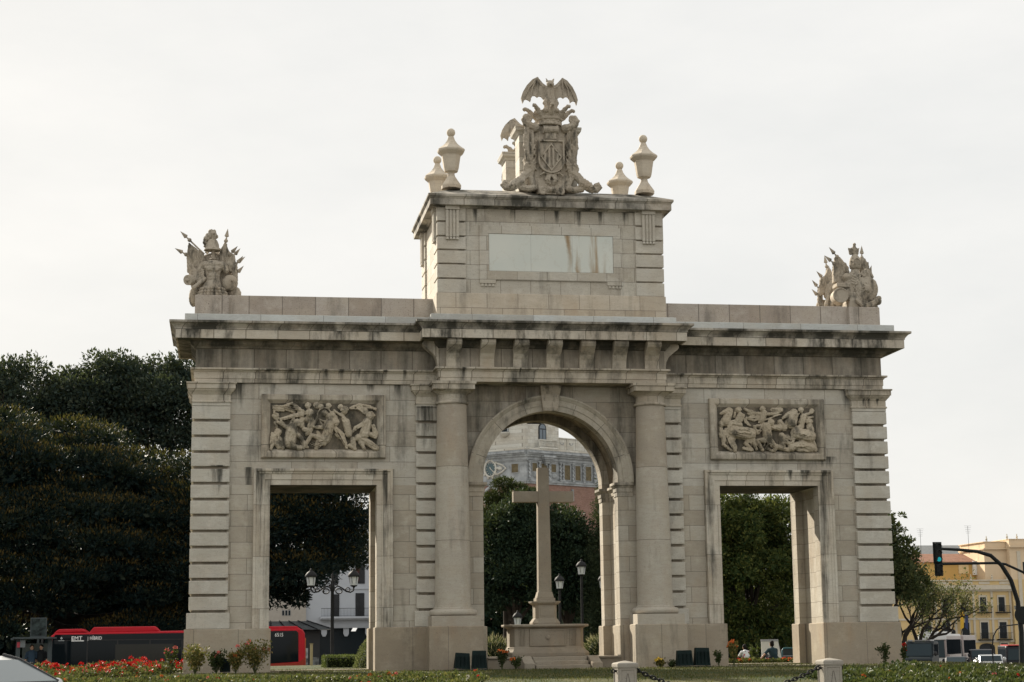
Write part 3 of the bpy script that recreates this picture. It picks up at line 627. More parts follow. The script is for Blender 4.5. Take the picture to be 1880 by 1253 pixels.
# ---------------------------------------------------------------- heraldic crest with bat
def spiral(cx, cz, r0, turns, sgn, y, a0=0, n=22):
    return [(cx + r0*(1-.8*i/n)*math.cos(a0+sgn*2*PI*turns*i/n), y, cz + r0*(1-.8*i/n)*math.sin(a0+sgn*2*PI*turns*i/n)) for i in range(n+1)]
def make_crest(label, loc, rz):
    c = thing('heraldic_crest', label, 'sculpture', loc, rz, group='bat crests on the attic')
    g = lambda x: x-14.63
    m = MB()
    m.box(-.80, .80, .06, .45, g(15.70), g(16.92)); m.prism([(-.60,g(14.8)),(.60,g(14.8)),(.86,g(15.8)),(-.86,g(15.8))], 'y', .04, .45)
    m.box(-.42, .42, -.02, .40, g(14.64), g(15.1))
    for s in (1, -1):
        S = lambda L: [(s*x, y, z) for x, y, z in L]
        m.limb(S([(.74,.0,g(16.75)),(.78,-.02,g(16.4)),(.76,-.02,g(16.0)),(.70,0,g(15.72))]), .11, .10)
        m.limb(S([(.60,0,g(16.72)),(.58,0,g(16.4)),(.60,0,g(15.95)),(.64,.0,g(15.7))]), .07, .07)
        m.limb(S([(.48,.02,g(16.80)),(.62,-.02,g(16.83)),(.78,-.03,g(16.92)),(.84,-.02,g(17.05)),(.78,0,g(17.16)),(.68,0,g(17.16))]), .15, .085)
        m.limb(S(spiral(.70, g(17.06), .12, 1.2, 1, -.05)), .05, .04)
        m.limb(S(spiral(.72, g(16.16), .13, 1.1, 1, -.04)), .05, .04)
        m.limb(S(spiral(.70, g(15.46), .16, 1.5, -1, -.03, PI/2)), .065, .045)
        m.limb(S([(.58,.04,g(15.62)),(.66,.04,g(15.2)),(.58,.03,g(14.95))]), .12, .10)
        m.limb(S([(.55,.0,g(14.84)),(.72,-.02,g(14.80)),(.95,0,g(14.84))]), .10, .12)
        m.limb(S([(.72,.05,g(15.34)),(.86,.0,g(15.22)),(1.02,-.02,g(15.0)),(1.25,.0,g(14.83)),(1.46,0,g(14.82)),(1.55,0,g(14.92)),(1.50,0,g(15.01)),(1.42,0,g(14.96))]), .15, .075)
        for k in range(6):
            a = .80+.09*k; m.limb(S([(a,-.06,g(15.32-.06*k)),(a+.10,-.13,g(15.02-.035*k)),(a+.04,-.05,g(14.80))]), .04, .035)
        m.limb(S(spiral(.28, g(14.72), .11, 1.3, -1, -.06, PI/2)), .05, .035)
        m.limb(S([(.10,-.06,g(15.30)),(.26,-.07,g(15.32)),(.36,-.05,g(15.24))]), .04, .03)
        for k in range(4):
            m.limb(S([(.48+.01*k,-.01,g(16.25-.22*k)),(.53,-.04,g(16.15-.22*k)),(.47,-.01,g(16.08-.22*k))]), .028, .028)
        m.limb(S([(.03,-.05,g(15.26)),(.10,-.1,g(15.10)),(.05,-.06,g(14.96))]), .055, .04); m.limb(S([(.12,-.04,g(15.24)),(.19,-.07,g(15.10)),(.12,-.04,g(14.99))]), .05, .03)
    m.tube([(-.24,-.03,g(16.74)),(.24,-.03,g(16.74))], .13, 12); m.box(-.18,.18,-.06,.1,g(16.42),g(16.62))
    m.tube([(-.12,-.03,g(14.78)),(.12,-.03,g(14.78))], .09, 8)
    m.build('scroll_frame', S_carv, c, remesh=.015)
    # shield
    R = .42; zt, zb = g(16.385), g(15.30)
    def outline(r):
        pts = [(-r, zt-(R-r)), (r, zt-(R-r))]
        zc = zb+.42
        pts += [(r*math.cos(a), zc + (zc-zb-(R-r))*math.sin(a)) for a in np.linspace(0, -PI, 15)]
        return pts[::-1]
    m = MB(); m.prism(outline(R), 'y', -.06, .08); sh = m.build('shield', S_carv, c, bevel=.008)
    m = MB(); o = outline(R); m.sweep(o, [(0,0),(0,.075),(-.055,.075),(-.06,.0)], closed=True, plane='xz', base=-.055)
    zc = g(15.83); L = [(0, zc-.46), (.35, zc), (0, zc+.46), (-.35, zc)]
    m.sweep(L, [(0,0),(0,.06),(-.045,.06),(-.045,0)], closed=True, plane='xz', base=-.058)
    for x in (-.195, -.065, .065, .195):
        h = .46*(1-(abs(x)+.035)/.35)-.03; m.box(x-.034, x+.034, -.112, -.05, zc-h, zc+h)
    m.build('lozenge_and_bars', S_carv, sh, bevel=.006)
    # crown
    m = MB(); yc = .22
    m.lathe([(.36,g(16.88)),(.415,g(16.89)),(.42,g(16.95)),(.385,g(16.97)),(.385,g(17.05)),(.425,g(17.07)),(.43,g(17.13)),(.40,g(17.15)),(.42,g(17.25)),(.46,g(17.36)),(.30,g(17.40)),(.0,g(17.42))], (0,yc,0), 28)
    for k in range(8):
        a = 2*PI*k/8 + PI/8*0; d = Vector((math.cos(a), math.sin(a), 0))
        P = lambda r, z: (d.x*r, yc+d.y*r*.85, g(z))
        m.limb([P(.40,17.18),P(.52,17.27),P(.62,17.38),P(.74,17.46)], .10, .06); m.ell(P(.79,17.45), .065, nu=8, nv=6)
        a2 = a+PI/8; d2 = Vector((math.cos(a2), math.sin(a2), 0))
        m.ell((d2.x*.44, yc+d2.y*.40, g(17.34)), .10, nu=8, nv=6)
    for k in range(14):
        a = 2*PI*k/14; m.ell((.39*math.cos(a), yc+.39*math.sin(a), g(17.01)), .035, nu=6, nv=5)
    m.build('crown', S_carv, c, remesh=.015)
    # bat
    bt = MB(); y = .16
    bt.limb([(.02,y,g(17.36)),(.02,y,g(17.75)),(.03,y-.02,g(18.05))], .20, .16); bt.limb([(.03,y-.03,g(18.02)),(.03,y-.06,g(18.22))], .13, .12)
    bt.ell((.03,y-.12,g(18.26)), (.12,.12,.13)); bt.limb([(.03,y-.2,g(18.24)),(.03,y-.30,g(18.20))], .075, .05)
    for s in (1, -1):
        bt.limb([(.03+s*.08,y-.08,g(18.34)),(.03+s*.13,y-.07,g(18.47))], .05, .012)
        bt.limb([(.03+s*.10,y,g(18.1)),(.03+s*.24,y-.02,g(18.22)),(.03+s*.42,y-.0,g(18.42))], .075, .04)
        bt.limb([(.03+s*.12,y-.1,g(17.75)),(.03+s*.20,y-.14,g(17.62)),(.03+s*.12,y-.18,g(17.45))], .09, .06)
    bt.limb([(.05,y-.10,g(17.68)),(.06,y-.22,g(17.60)),(.05,y-.20,g(17.48))], .09, .06)
    bat = bt.build('bat', S_carv, c, remesh=.018, rsmooth=1)
    lw = [(-.06,18.20),(-.22,18.30),(-.40,18.50),(-.56,18.42),(-.74,18.23),(-.86,18.02),(-.92,17.83),(-.87,17.64),(-.815,17.76),(-.76,17.77),(-.69,17.73),(-.64,17.68),(-.625,17.79),(-.56,17.875),(-.49,17.875),(-.42,17.82),(-.36,17.865),(-.29,17.855),(-.14,17.70),(-.05,17.8)]
    for s in (1, -1):
        vs = []; n = len(lw); ce = (-.30, 18.1)
        for t in (-.035, .035):
            for x, z in lw:
                d = abs(x)-.1; yy = y+.02-.16*math.sin(max(0,min(1,d/.8))*PI)*.6 + .10*max(0,d)
                vs.append((.03+s*(-x), yy+t, g(z)))
        wg = MB(); wg.add(vs, [tuple(range(n)), tuple(range(2*n-1, n-1, -1))] + [(i,(i+1)%n,n+(i+1)%n,n+i) for i in range(n)])
        for tx, tz in ((-.87,17.66),(-.64,17.70),(-.42,17.84)):
            def yy(x):
                d = abs(x)-.1; return y+.02-.16*math.sin(max(0,min(1,d/.8))*PI)*.6+.10*max(0,d)-.035
            a, b = Vector((-.40,18.48)), Vector((tx,tz)); mid = a.lerp(b,.5)+Vector((-.05 if tx<-.5 else .0,.05))
            wg.tube([(.03-s*q[0], yy(q[0]), g(q[1])) for q in (a, a.lerp(mid,.6), mid, b)], [.03,.026,.022,.012], 6)
        wg.build('wing', S_carv, bat)
    m = MB(); m.box(-.93, .93, .45, 1.25, .25, g(16.70)); m.build('backing_block', S_att, c, bevel=.015)
    m = MB(); m.sweep([(-.93,.45),(.93,.45),(.93,1.25),(-.93,1.25)], [(-.2,g(16.69)),(.02,g(16.69)),(.05,g(16.76)),(.12,g(16.81)),(.14,g(16.90)),(.14,g(16.95)),(-.2,g(17.02))], closed=True); m.box(-.8,.8,.6,1.1,g(16.8),g(17.015)); m.build('block_cap', S_att, c, bevel=.008)
    return c
make_crest('crowned stone coat of arms with a spread-winged bat on top, front centre of the attic', (.0,-.98,14.63), 0)
make_crest('second bat crest seen from behind, half hidden left of the front coat of arms', (0.05,rear(-.98),14.63), PI)

# ---------------------------------------------------------------- trophies of arms
def spear(parent, base, tip, head=.30, w=.07, shaft=.026, knob=True):
    a, b = Vector(base), Vector(tip); d = (b-a).normalized(); hb = b-d*head
    m = MB(); m.tube([a, hb], shaft, 8)
    if knob: m.ell(hb-d*.10, .065, nu=8, nv=6)
    s = d.cross(Vector((0,1,0))).normalized(); y = Vector((0,1,0))
    ws = hb+d*head*.16
    m.add([tuple(hb), tuple(ws+s*w), tuple(ws-s*w), tuple(ws+y*.035), tuple(ws-y*.035), tuple(b)], [(0,1,3),(0,3,2),(0,2,4),(0,4,1),(5,3,1),(5,2,3),(5,4,2),(5,1,4)])
    return m.build('spear', S_carv, parent)
def banner(parent, outline, y0, depth=.10, folds=5, amp=.05, name='banner'):
    # draped cloth: a filled grid under an outline, with rippling folds
    xs = [p[0] for p in outline]; zs = [p[1] for p in outline]
    x0, x1, z0, z1 = min(xs), max(xs), min(zs), max(zs)
    def inside(x, z):
        r = False; j = len(outline)-1
        for i in range(len(outline)):
            a, b = outline[i], outline[j]
            if (a[1] > z) != (b[1] > z) and x < (b[0]-a[0])*(z-a[1])/(b[1]-a[1])+a[0]: r = not r
            j = i
        return r
    m = MB(); n = len(outline)
    m.prism(outline, 'y', y0, y0+depth)
    for k in range(folds):
        t = (k+.5)/folds; col = [(x0+(x1-x0)*t + .06*math.sin(q*3+k), z0+(z1-z0)*q) for q in np.linspace(.03,.97,12)]
        col = [p for p in col if inside(*p)]
        if len(col) > 2: m.limb([(p[0], y0-.0, p[1]) for p in col], amp, amp*.6, 7)
    return m.build(name, S_carv, parent, remesh=.018, rsmooth=1)
def trophy_plumed(label, loc, rz):
    t = thing('trophy_of_arms', label, 'sculpture', loc, rz, group='stone trophies of arms on the parapet ends')
    K = lambda tx, ty, y=0: ((tx-555)*.00238, y, (980-ty)*.00247)
    m = MB(); m.lathe([(.42,-.03),(.43,.08),(.36,.26),(.27,.45),(.215,.56),(.22,.66),(.245,.78),(.30,.94),(.32,1.04),(.25,1.13),(.15,1.18),(.11,1.20)], n=20)
    m.v = [(x, y*.8-.05, z) for x, y, z in m.v]
    for s in (1,-1):
        m.limb([(s*.26,-.08,1.03),(s*.36,-.06,.98),(s*.40,-.1,.86)], .13, .10); m.ell((s*.10,-.25,.90), (.11,.05,.09)); m.ell((s*.07,-.22,.68), (.06,.04,.06)); m.ell((s*.07,-.21,.58), (.06,.04,.05))
    m.tube([(-.30,-.22,.92),(0,-.30,.915),(.30,-.22,.92)], .018, 6)
    m.build('cuirass', S_carv, t, remesh=.016)
    m = MB()
    for r in range(3):
        for k in range(11):
            a = -PI*.96+PI*.92*k/10; rr = .44-.035*r; m.ell((rr*math.cos(a), rr*math.sin(a)*.8-.05, .05+.10*r), (.062,.045,.062), nu=8, nv=6)
    m.build('scale_skirt', S_carv, t, smooth=60)
    m = MB(); m.tube([(0,-.05,1.18),(0,-.05,1.52)], [.06,.05], 8); m.lathe([(.10,1.20),(.125,1.225),(.10,1.25)], (0,-.05,0), 14)
    m.lathe([(.26,1.50),(.255,1.53),(.215,1.58),(.20,1.70),(.15,1.82),(.08,1.87),(.01,1.885)], (-.03,-.05,0), 20)
    m.limb([(-.22,-.16,1.55),(.0,-.28,1.555),(.20,-.16,1.53)], .03, .03); m.build('helmet', S_carv, t, smooth=50)
    m = MB()
    for (x, z, r) in ((-.24,1.74,.09),(-.20,1.86,.12),(-.13,1.96,.13),(-.02,2.02,.13),(.05,1.95,.10),(-.08,2.10,.09),(.02,2.11,.07),(-.24,1.63,.06),(.0,1.88,.10)): m.ell((x,-.05,z), (r,r*1.1,r*.85))
    m.build('plume', S_carv, t, remesh=.015)
    P = lambda *q: [(K(a,b)[0], K(a,b)[2]) for a, b in q]
    banner(t, P((235,265),(330,330),(440,415),(470,560),(420,620),(330,650),(225,650),(212,440)), .05, .14, 5)
    banner(t, P((705,232),(745,330),(770,375),(830,405),(862,560),(868,670),(760,620),(650,560),(630,390)), .05, .14, 5)
    for b, p in (((440,410),(125,125)),((300,470),(58,345)),((690,420),(740,75)),((690,500),(872,298)),((790,620),(943,423)),((800,720),(953,551))): spear(t, K(*b,.06), K(*p,.02))
    m = MB(); m.ell(K(775,790,-.12), (.25,.14,.26), nu=18); m.ell(K(800,770,-.25), (.05,.05,.06)); m.build('round_shield', S_carv, t, smooth=60)
    m = MB(); m.tube([K(235,770,-.22), K(330,740,.10)], [.16,.17], 16); m.ell(K(235,770,-.22), (.07,.07,.07)); m.build('drum', S_carv, t, smooth=50)
    m = MB(); m.ell(K(850,915,.22), (.19,.16,.27)); m.ell(K(310,950,.26), (.15,.16,.32)); m.ell(K(560,830,.2), (.5,.18,.38)); m.build('rear_shields', S_carv, t, remesh=.03, rsmooth=1)
    m = MB(); m.tube([K(320,865,-.30), K(460,735,-.12)], [.055,.07], 10); m.ell(K(320,865,-.30), .07); m.build('mace', S_carv, t, smooth=50)
    m = MB(); m.ell((-.02,.24,.82), (.60,.15,.66)); m.ell((.0,.20,1.25), (.34,.12,.24))
    for k in range(7): m.limb([(-.55+.18*k,.30,.02),(-.60+.2*k,.42,.45),(-.36+.12*k,.34,1.15)], .085, .05)
    for k in range(5): m.limb([(-.62+.02*k,-.02-.03*k,.95-.09*k),(-.45,-.14,.80-.08*k),(-.28,-.16,.86-.07*k)], .05, .035)
    m.limb([(-.66,.02,1.0),(-.62,.05,.55),(-.5,.1,.2)], .10, .09); m.limb([(.66,.06,1.0),(.68,.06,.6),(.55,.1,.2)], .10, .10)
    m.build('draped_cloak', S_carv, t, remesh=.018)
    m = MB(); m.frustum((-.36,.36,-.28,.42,-.005),(-.26,.26,-.2,.4,.30)); m.build('rock_base', S_carv, t, bevel=.03)
    return t
def trophy_eagle(label, loc, rz):
    t = thing('trophy_of_arms', label, 'sculpture', loc, rz, group='stone trophies of arms on the parapet ends')
    K = lambda tx, ty, y=0: ((tx-965)*.00199+.035*(1112-ty)*.0022, y, (1112-ty)*.00218)
    P = lambda *q: [(K(a,b)[0], K(a,b)[2]) for a, b in q]
    m = MB(); m.limb([K(860,800),K(880,660)], .22, .24); m.limb([K(890,640,-.06),K(905,540,-.06)], .20, .13)
    for k in range(4): m.limb([K(790,600+40*k,-.16),K(880,650+38*k,-.24),K(970,590+36*k,-.18)], .035, .03)
    m.limb([K(790,640,-.08),K(740,650,-.12)], .14, .12); m.limb([K(790,680,0),K(810,900,0)], .20, .22); m.build('draped_bust', S_carv, t, remesh=.015)
    m = MB(); z = K(905,430)[2]; x = K(905,430)[0]
    m.lathe([(.11,z-.21),(.17,z-.17),(.185,z-.05),(.175,z+.05),(.15,z+.15),(.09,z+.25),(.03,z+.31)], (x,-.06,0), 20)
    for k in range(7): m.box(x-.13+.037*k, x-.13+.037*k+.018, -.25, -.20, z-.08, z+.06)
    m.limb([(x-.17,-.14,z+.03),(x,-.26,z+.12),(x+.17,-.14,z+.03)], .022, .022); m.build('visored_helmet', S_carv, t, smooth=50)
    m = MB(); e = K(890,230); m.limb([(e[0],-.06,e[2]-.14),(e[0],-.08,e[2]+.04)], .07, .075); m.limb([(e[0],-.09,e[2]+.06),(e[0],-.11,e[2]+.15)], .05, .055); m.limb([(e[0],-.14,e[2]+.17),(e[0]-.02,-.2,e[2]+.13)], .03, .012)
    for s in (1,-1): m.limb([(e[0]+s*.07,-.04,e[2]+.02),(e[0]+s*.155,-.02,e[2]+.06),(e[0]+s*.13,-.02,e[2]-.14)], .045, .03); m.limb([(e[0]+s*.08,-.03,e[2]),(e[0]+s*.09,-.03,e[2]-.14)], .05, .03)
    m.build('eagle', S_carv, t, remesh=.014, rsmooth=1)
    banner(t, P((1010,345),(1090,345),(1150,440),(1185,620),(1120,680),(1000,560)), .04, .14, 4)
    banner(t, P((975,560),(1060,520),(1150,560),(1175,640),(1060,668),(965,610)), -.2, .12, 3)
    banner(t, P((600,330),(680,330),(830,480),(810,600),(700,540),(610,440)), .06, .12, 3)
    banner(t, P((565,460),(720,540),(785,620),(770,740),(720,735),(565,720)), -.02, .16, 6)
    for b, p in (((820,520),(503,188)),((740,540),(428,313)),((1040,420),(1036,155)),((1120,720),(1193,443))): spear(t, K(*b,.08), K(*p,.06))
    m = MB(); c = K(1060,820); R = Matrix.Rotation(rad(-8), 3, 'Z')
    m.ell((c[0],-.17,c[2]), (.37,.14,.42), R, 24, 14); m.tube([(c[0]+.345*math.cos(a),-.17+.03*math.cos(a),c[2]+.395*math.sin(a)) for a in np.linspace(0,2*PI,33)], .035, 6)
    m.ell((c[0]-.0,-.30,c[2]-.02), (.10,.08,.13))
    for k in range(9):
        a = 2*PI*k/9; m.limb([(c[0]+.09*math.cos(a),-.30,c[2]+.10*math.sin(a)),(c[0]+.17*math.cos(a+.3),-.30,c[2]+.18*math.sin(a+.3))], .03, .018)
    m.build('oval_shield', S_carv, t, remesh=.015)
    m = MB(); c = K(640,920); m.tube([(c[0],-.22,c[2]),(c[0]+.05,.2,c[2])], [.235,.235], 24); m.tube([(c[0]+.22*math.cos(a),-.23,c[2]+.22*math.sin(a)) for a in np.linspace(0,2*PI,25)], .025, 6); m.build('drum', S_carv, t, smooth=50)
    m = MB(); a = K(580,800); b = K(790,740); m.prism([(a[0],a[2]),(b[0],a[2]-.02),(b[0],b[2]),(a[0],b[2])], 'y', -.24, .2); m.build('ammunition_chest', S_carv, t, bevel=.02)
    m = MB()
    for k in range(3): m.limb([K(890+20*k,1000+20*k,-.28),K(960+20*k,1080+10*k,-.36),K(1080,1050+20*k,-.38),K(1190,990+20*k,-.30)], .07, .05)
    m.limb([K(1180,1010,-.25),K(1250,960,-.2)], .10, .10); m.limb([K(1170,1060,-.2),K(1230,1080,-.2)], .05, .03); m.ell(K(1240,1000,-.2), .12); m.build('ribbon', S_carv, t, remesh=.015)
    m = MB(); m.frustum((-.40,.42,-.25,.45,-.005),(-.3,.3,-.2,.4,.55)); m.ell((0.02,.15,.75),(.45,.2,.5)); m.build('rock_base', S_carv, t, remesh=.03, rsmooth=1)
    return t
trophy_plumed('stone trophy with plumed helmet, cuirass and spears on the front left parapet end', (-10.45,.46,11.405), 0)
trophy_eagle('stone trophy with eagle-crested visored helmet and oval shield on the front right parapet end', (10.45,.46,11.405), 0).scale = (1.07,1.07,1.05)
trophy_plumed('sunlit stone trophy seen from behind, left of the eagle-crested one', (10.45,rear(.46),11.405), PI)
trophy_eagle('stone trophy on the back left parapet end, only its lower bulges showing', (-10.45,rear(.46),11.405), PI)

# ---------------------------------------------------------------- stone cross under the arch
S_crs = stone('cross_stone', joints=0, stain=.3, thr=.62, rust=.2, c1=(.315,.285,.235), c2=(.285,.255,.21), pits=.9)
cr = thing('stone_cross', 'plain tall stone cross on a panelled sarcophagus base under the central arch', 'cross', (0,YM,.36))
m = MB(); z0 = -.36
m.frustum((-.205,.205,-.17,.17,z0+2.34),(-.175,.175,-.155,.155,z0+6.27)); m.build('cross_shaft', S_crs, cr, bevel=.012)
m = MB(); m.box(-.968,-.176,-.15,.15,z0+5.172,z0+5.52); m.box(.176,.968,-.15,.15,z0+5.172,z0+5.52); m.box(-.18,.18,-.149,.149,z0+5.18,z0+5.51); m.build('cross_arm', S_crs, cr, bevel=.012)
m = MB(); m.box(-.30,.30,-.27,.27,z0+2.05,z0+2.16); m.frustum((-.27,.27,-.24,.24,z0+2.16),(-.22,.22,-.19,.19,z0+2.36)); m.build('shaft_base', S_crs, cr, bevel=.012)
m = MB()
def chamf(h, k): return [(-h,-h+k),(-h+k,-h),(h-k,-h),(h,-h+k),(h,h-k),(h-k,h),(-h+k,h),(-h,h-k)]
m.sweep(chamf(.34,.10), [(-.2,z0+1.34),(.10,z0+1.34),(.10,z0+1.40),(.03,z0+1.50),(0,z0+1.53),(0,z0+1.94),(.04,z0+1.96),(.11,z0+2.01),(.13,z0+2.06),(-.3,z0+2.075)], closed=True)
m.box(-.2,.2,-.352,-.33,z0+1.6,z0+1.86); m.build('cross_pedestal', S_crs, cr, bevel=.008)
m = MB()
W = [(-1.18,-.62),(1.18,-.62),(1.30,-.48),(1.30,.48),(1.18,.62),(-1.18,.62),(-1.30,.48),(-1.30,-.48)]
W = [(-1.30,-.30),(-1.12,-.62),(1.12,-.62),(1.30,-.30),(1.30,.30),(1.12,.62),(-1.12,.62),(-1.30,.30)]
m.sweep(W, [(-.4,z0+.36),(.04,z0+.36),(.045,z0+.46),(.02,z0+.50),(-.06,z0+.56),(-.09,z0+.60),(-.10,z0+.63),(-.13,z0+.65),(-.13,z0+1.22),(-.06,z0+1.25),(.03,z0+1.27),(.045,z0+1.31),(.03,z0+1.345),(-.4,z0+1.352)], closed=True)
m.box(-1.0,1.0,-.4,.4,z0+.4,z0+1.345)
sb = m.build('sarcophagus', S_crs, cr, bevel=.008)
m = MB(); m.box(-.52,.52,-.52,-.48,z0+.73,z0+1.15); m.sweep([(-.52,z0+.73),(.52,z0+.73),(.52,z0+1.15),(-.52,z0+1.15)], [(0,0),(.0,.04),(.05,.04),(.06,0)], closed=True, plane='xz', base=-.49); m.lathe([(.0,0),(.07,0),(.07,.03),(.03,.045),(0,.045)], (0,-.52,z0+.95), 16, M=Matrix.Rotation(PI/2,3,'X')); m.build('carved_panel', S_crs, sb, bevel=.005)
for s in (1,-1):
    m = MB()
    for k in range(5): m.tube([(s*.80-.09+.045*k,-.50,z0+.70),(s*.80-.09+.045*k,-.50,z0+1.20)], .018, 6)
    m.build('fluted_strip', S_crs, sb, smooth=50)
st = thing('stone_steps', 'three pale stone steps between sloping cheek blocks below the cross', 'steps', (.0,-.9,0))
m = MB()
for k in range(3): m.box(-.80,.84,-.62+.26*k,.5,-.1,.12*(k+1))
m.build('stair_treads', S_crs, st, bevel=.012)
for x in (-1.0, 1.05):
    m = MB(); m.prism([(-.66,-.1),(-.66,.18),(-.55,.20),(.02,.385),(.5,.385),(.5,-.1)], 'x', x-.16, x+.16); m.build('cheek_block', S_crs, st, bevel=.012)
pl = thing('stone_platform', 'low stone platform with coping spanning the floor of the central arch', 'platform', (0,YM,0))
m = MB(); m.box(-2.06,2.06,-1.62,1.6,-.3,.30); m.build('platform_wall', S_crs, pl)
m = MB(); m.box(-2.058,2.058,-1.68,1.66,.302,.358); m.build('platform_coping', S_crs, pl, bevel=.01)
# ---------------------------------------------------------------- terrain
CTR = (0.0, 1.4)
def smooth(a, b, t): t = max(0, min(1, (t-a)/(b-a))); return t*t*(3-2*t)
def lawn_z(x, y):
    R = math.hypot(x-CTR[0], y-CTR[1])
    return -.36*smooth(21.0, 27.4, R) - .5*smooth(12.5, 19, x)*smooth(-13, -3, y) + .02*mnoise.noise(Vector((x*.25, y*.25, 3)))*(1 if R > 12.5 else .0)
def road_z(x, y):
    d = math.hypot(x+10, y+54.2)
    return -.88 - .0085*max(0, min(d, 320)-45)
def grassmat():
    m, nt, nd, lk = newmat('lawn_turf'); tc = N(nt, 'ShaderNodeTexCoord').outputs['Object']
    a = noise_(nt, tc, .45, 5, .6, (1,.6,1)); b = noise_(nt, tc, 7, 5, .7); c2 = noise_(nt, tc, 45, 3, .6)
    col = mix(nt, ramp(nt, a, [(.40,0.0),(.62,1.0)]), (.034,.052,.022), (.125,.105,.046))
    col = mix(nt, math_(nt, 'MULTIPLY', ramp(nt, b, [(.45,0.0),(.7,1.0)]), .6), col, (.05,.07,.025))
    col = mix(nt, math_(nt, 'MULTIPLY', c2, .5), col, (.025,.035,.014))
    finish(nt, col, .95, .1, math_(nt, 'ADD', b, c2), .6, .05); return m
M_turf = grassmat()
def asphalt(name, col):
    m, nt, nd, lk = newmat(name); tc = N(nt, 'ShaderNodeTexCoord').outputs['Object']
    a = noise_(nt, tc, .3, 4); b = noise_(nt, tc, 60, 3)
    c = mix(nt, a, tuple(x*.8 for x in col), tuple(x*1.25 for x in col)); c = mix(nt, math_(nt, 'MULTIPLY', b, .4), c, tuple(x*.6 for x in col))
    finish(nt, c, .9, .25, b, .3, .01); return m
M_road = asphalt('asphalt', (.055,.055,.056)); M_ground = asphalt('city_paving', (.20,.19,.175))
def polar(name, r0, r1, nr, na, zf, mat):
    V = []; F = []
    for i in range(nr+1):
        r = r0+(r1-r0)*i/nr
        for k in range(na):
            a = 2*PI*k/na; x, y = CTR[0]+r*math.cos(a), CTR[1]+r*math.sin(a); V.append((x, y, zf(x, y)))
    for i in range(nr):
        for k in range(na): F.append((i*na+k, i*na+(k+1)%na, (i+1)*na+(k+1)%na, (i+1)*na+k))
    if r0 == 0: pass
    me = bpy.data.meshes.new(name); me.from_pydata(V, [], F); me.materials.append(mat); me.polygons.foreach_set('use_smooth', [True]*len(F)); me.update()
    o = bpy.data.objects.new(name, me); COL.objects.link(o); return kind(o, 'structure')
polar('lawn', .01, 28.0, 56, 180, lawn_z, M_turf)
polar('road', 28.3, 42, 10, 180, lambda x, y: road_z(x, y)+.0, M_road)
V = []; F = []
rs = [41.9, 55, 75, 100, 140, 200, 300, 500, 1000, 2500]
polar_r = rs
na = 96
for r in rs:
    for k in range(na):
        a = 2*PI*k/na; x, y = r*math.cos(a), 1.4+r*math.sin(a); V.append((x, y, road_z(x, y)-.02))
for i in range(len(rs)-1):
    for k in range(na): F.append((i*na+k, i*na+(k+1)%na, (i+1)*na+(k+1)%na, (i+1)*na+k))
me = bpy.data.meshes.new('ground'); me.from_pydata(V, [], F); me.materials.append(M_ground); me.update()
go = bpy.data.objects.new('ground', me); COL.objects.link(go); kind(go, 'structure')
m = MB(); vs = []; fs = []; na = 180
for r, dz in ((27.95,-.10),(27.95,.04),(28.3,.04),(28.31,-.8)):
    for k in range(na):
        a = 2*PI*k/na; x, y = r*math.cos(a), 1.4+r*math.sin(a); vs.append((x, y, lawn_z(x, y)+dz))
for i in range(3):
    for k in range(na): fs.append((i*na+k, i*na+(k+1)%na, (i+1)*na+(k+1)%na, (i+1)*na+k))
m.add(vs, fs); kind(m.build('kerb', S_ledge), 'structure')
# stone doorsills between the plinths, part of the monument
for s in (1, -1):
    m = MB(); m.box(5.46, 8.58, 2.2, 2.98, -.15, .035); flip(m, s).build('door_sill', S_crs, arch, bevel=.01)
m = MB(); m.box(-11.55, -8.3, -.62, -.2, -.2, .03); m.build('base_step', S_crs, arch, bevel=.01)
m = MB(); m.box(2.0, 11.4, -1.45, -.15, -.2, .012); m.build('base_step', S_crs, arch, bevel=.01)

# grass blades in the part of the lawn one can see
M_blade = leafmat('grass_blade', (.045,.062,.022), (.14,.125,.05), .25, (.21,.17,.08), .5, .6, .5)
n = 60000
P = np.stack([rng.uniform(-17, 13, n), rng.uniform(-21.5, 6, n)], 1)
P = P[(np.abs(P[:,1]-1.4) > 2.9) | ((np.abs(np.abs(P[:,0])-7.02) < 1.5)) | (np.abs(P[:,0]) > 11.3)]
Z = np.array([lawn_z(x, y) for x, y in P])
kind(leaf_mesh('grass', np.column_stack([P, Z-.005]), np.tile([0,0,1.0], (len(P),1)), .05, .014, M_blade), 'stuff')

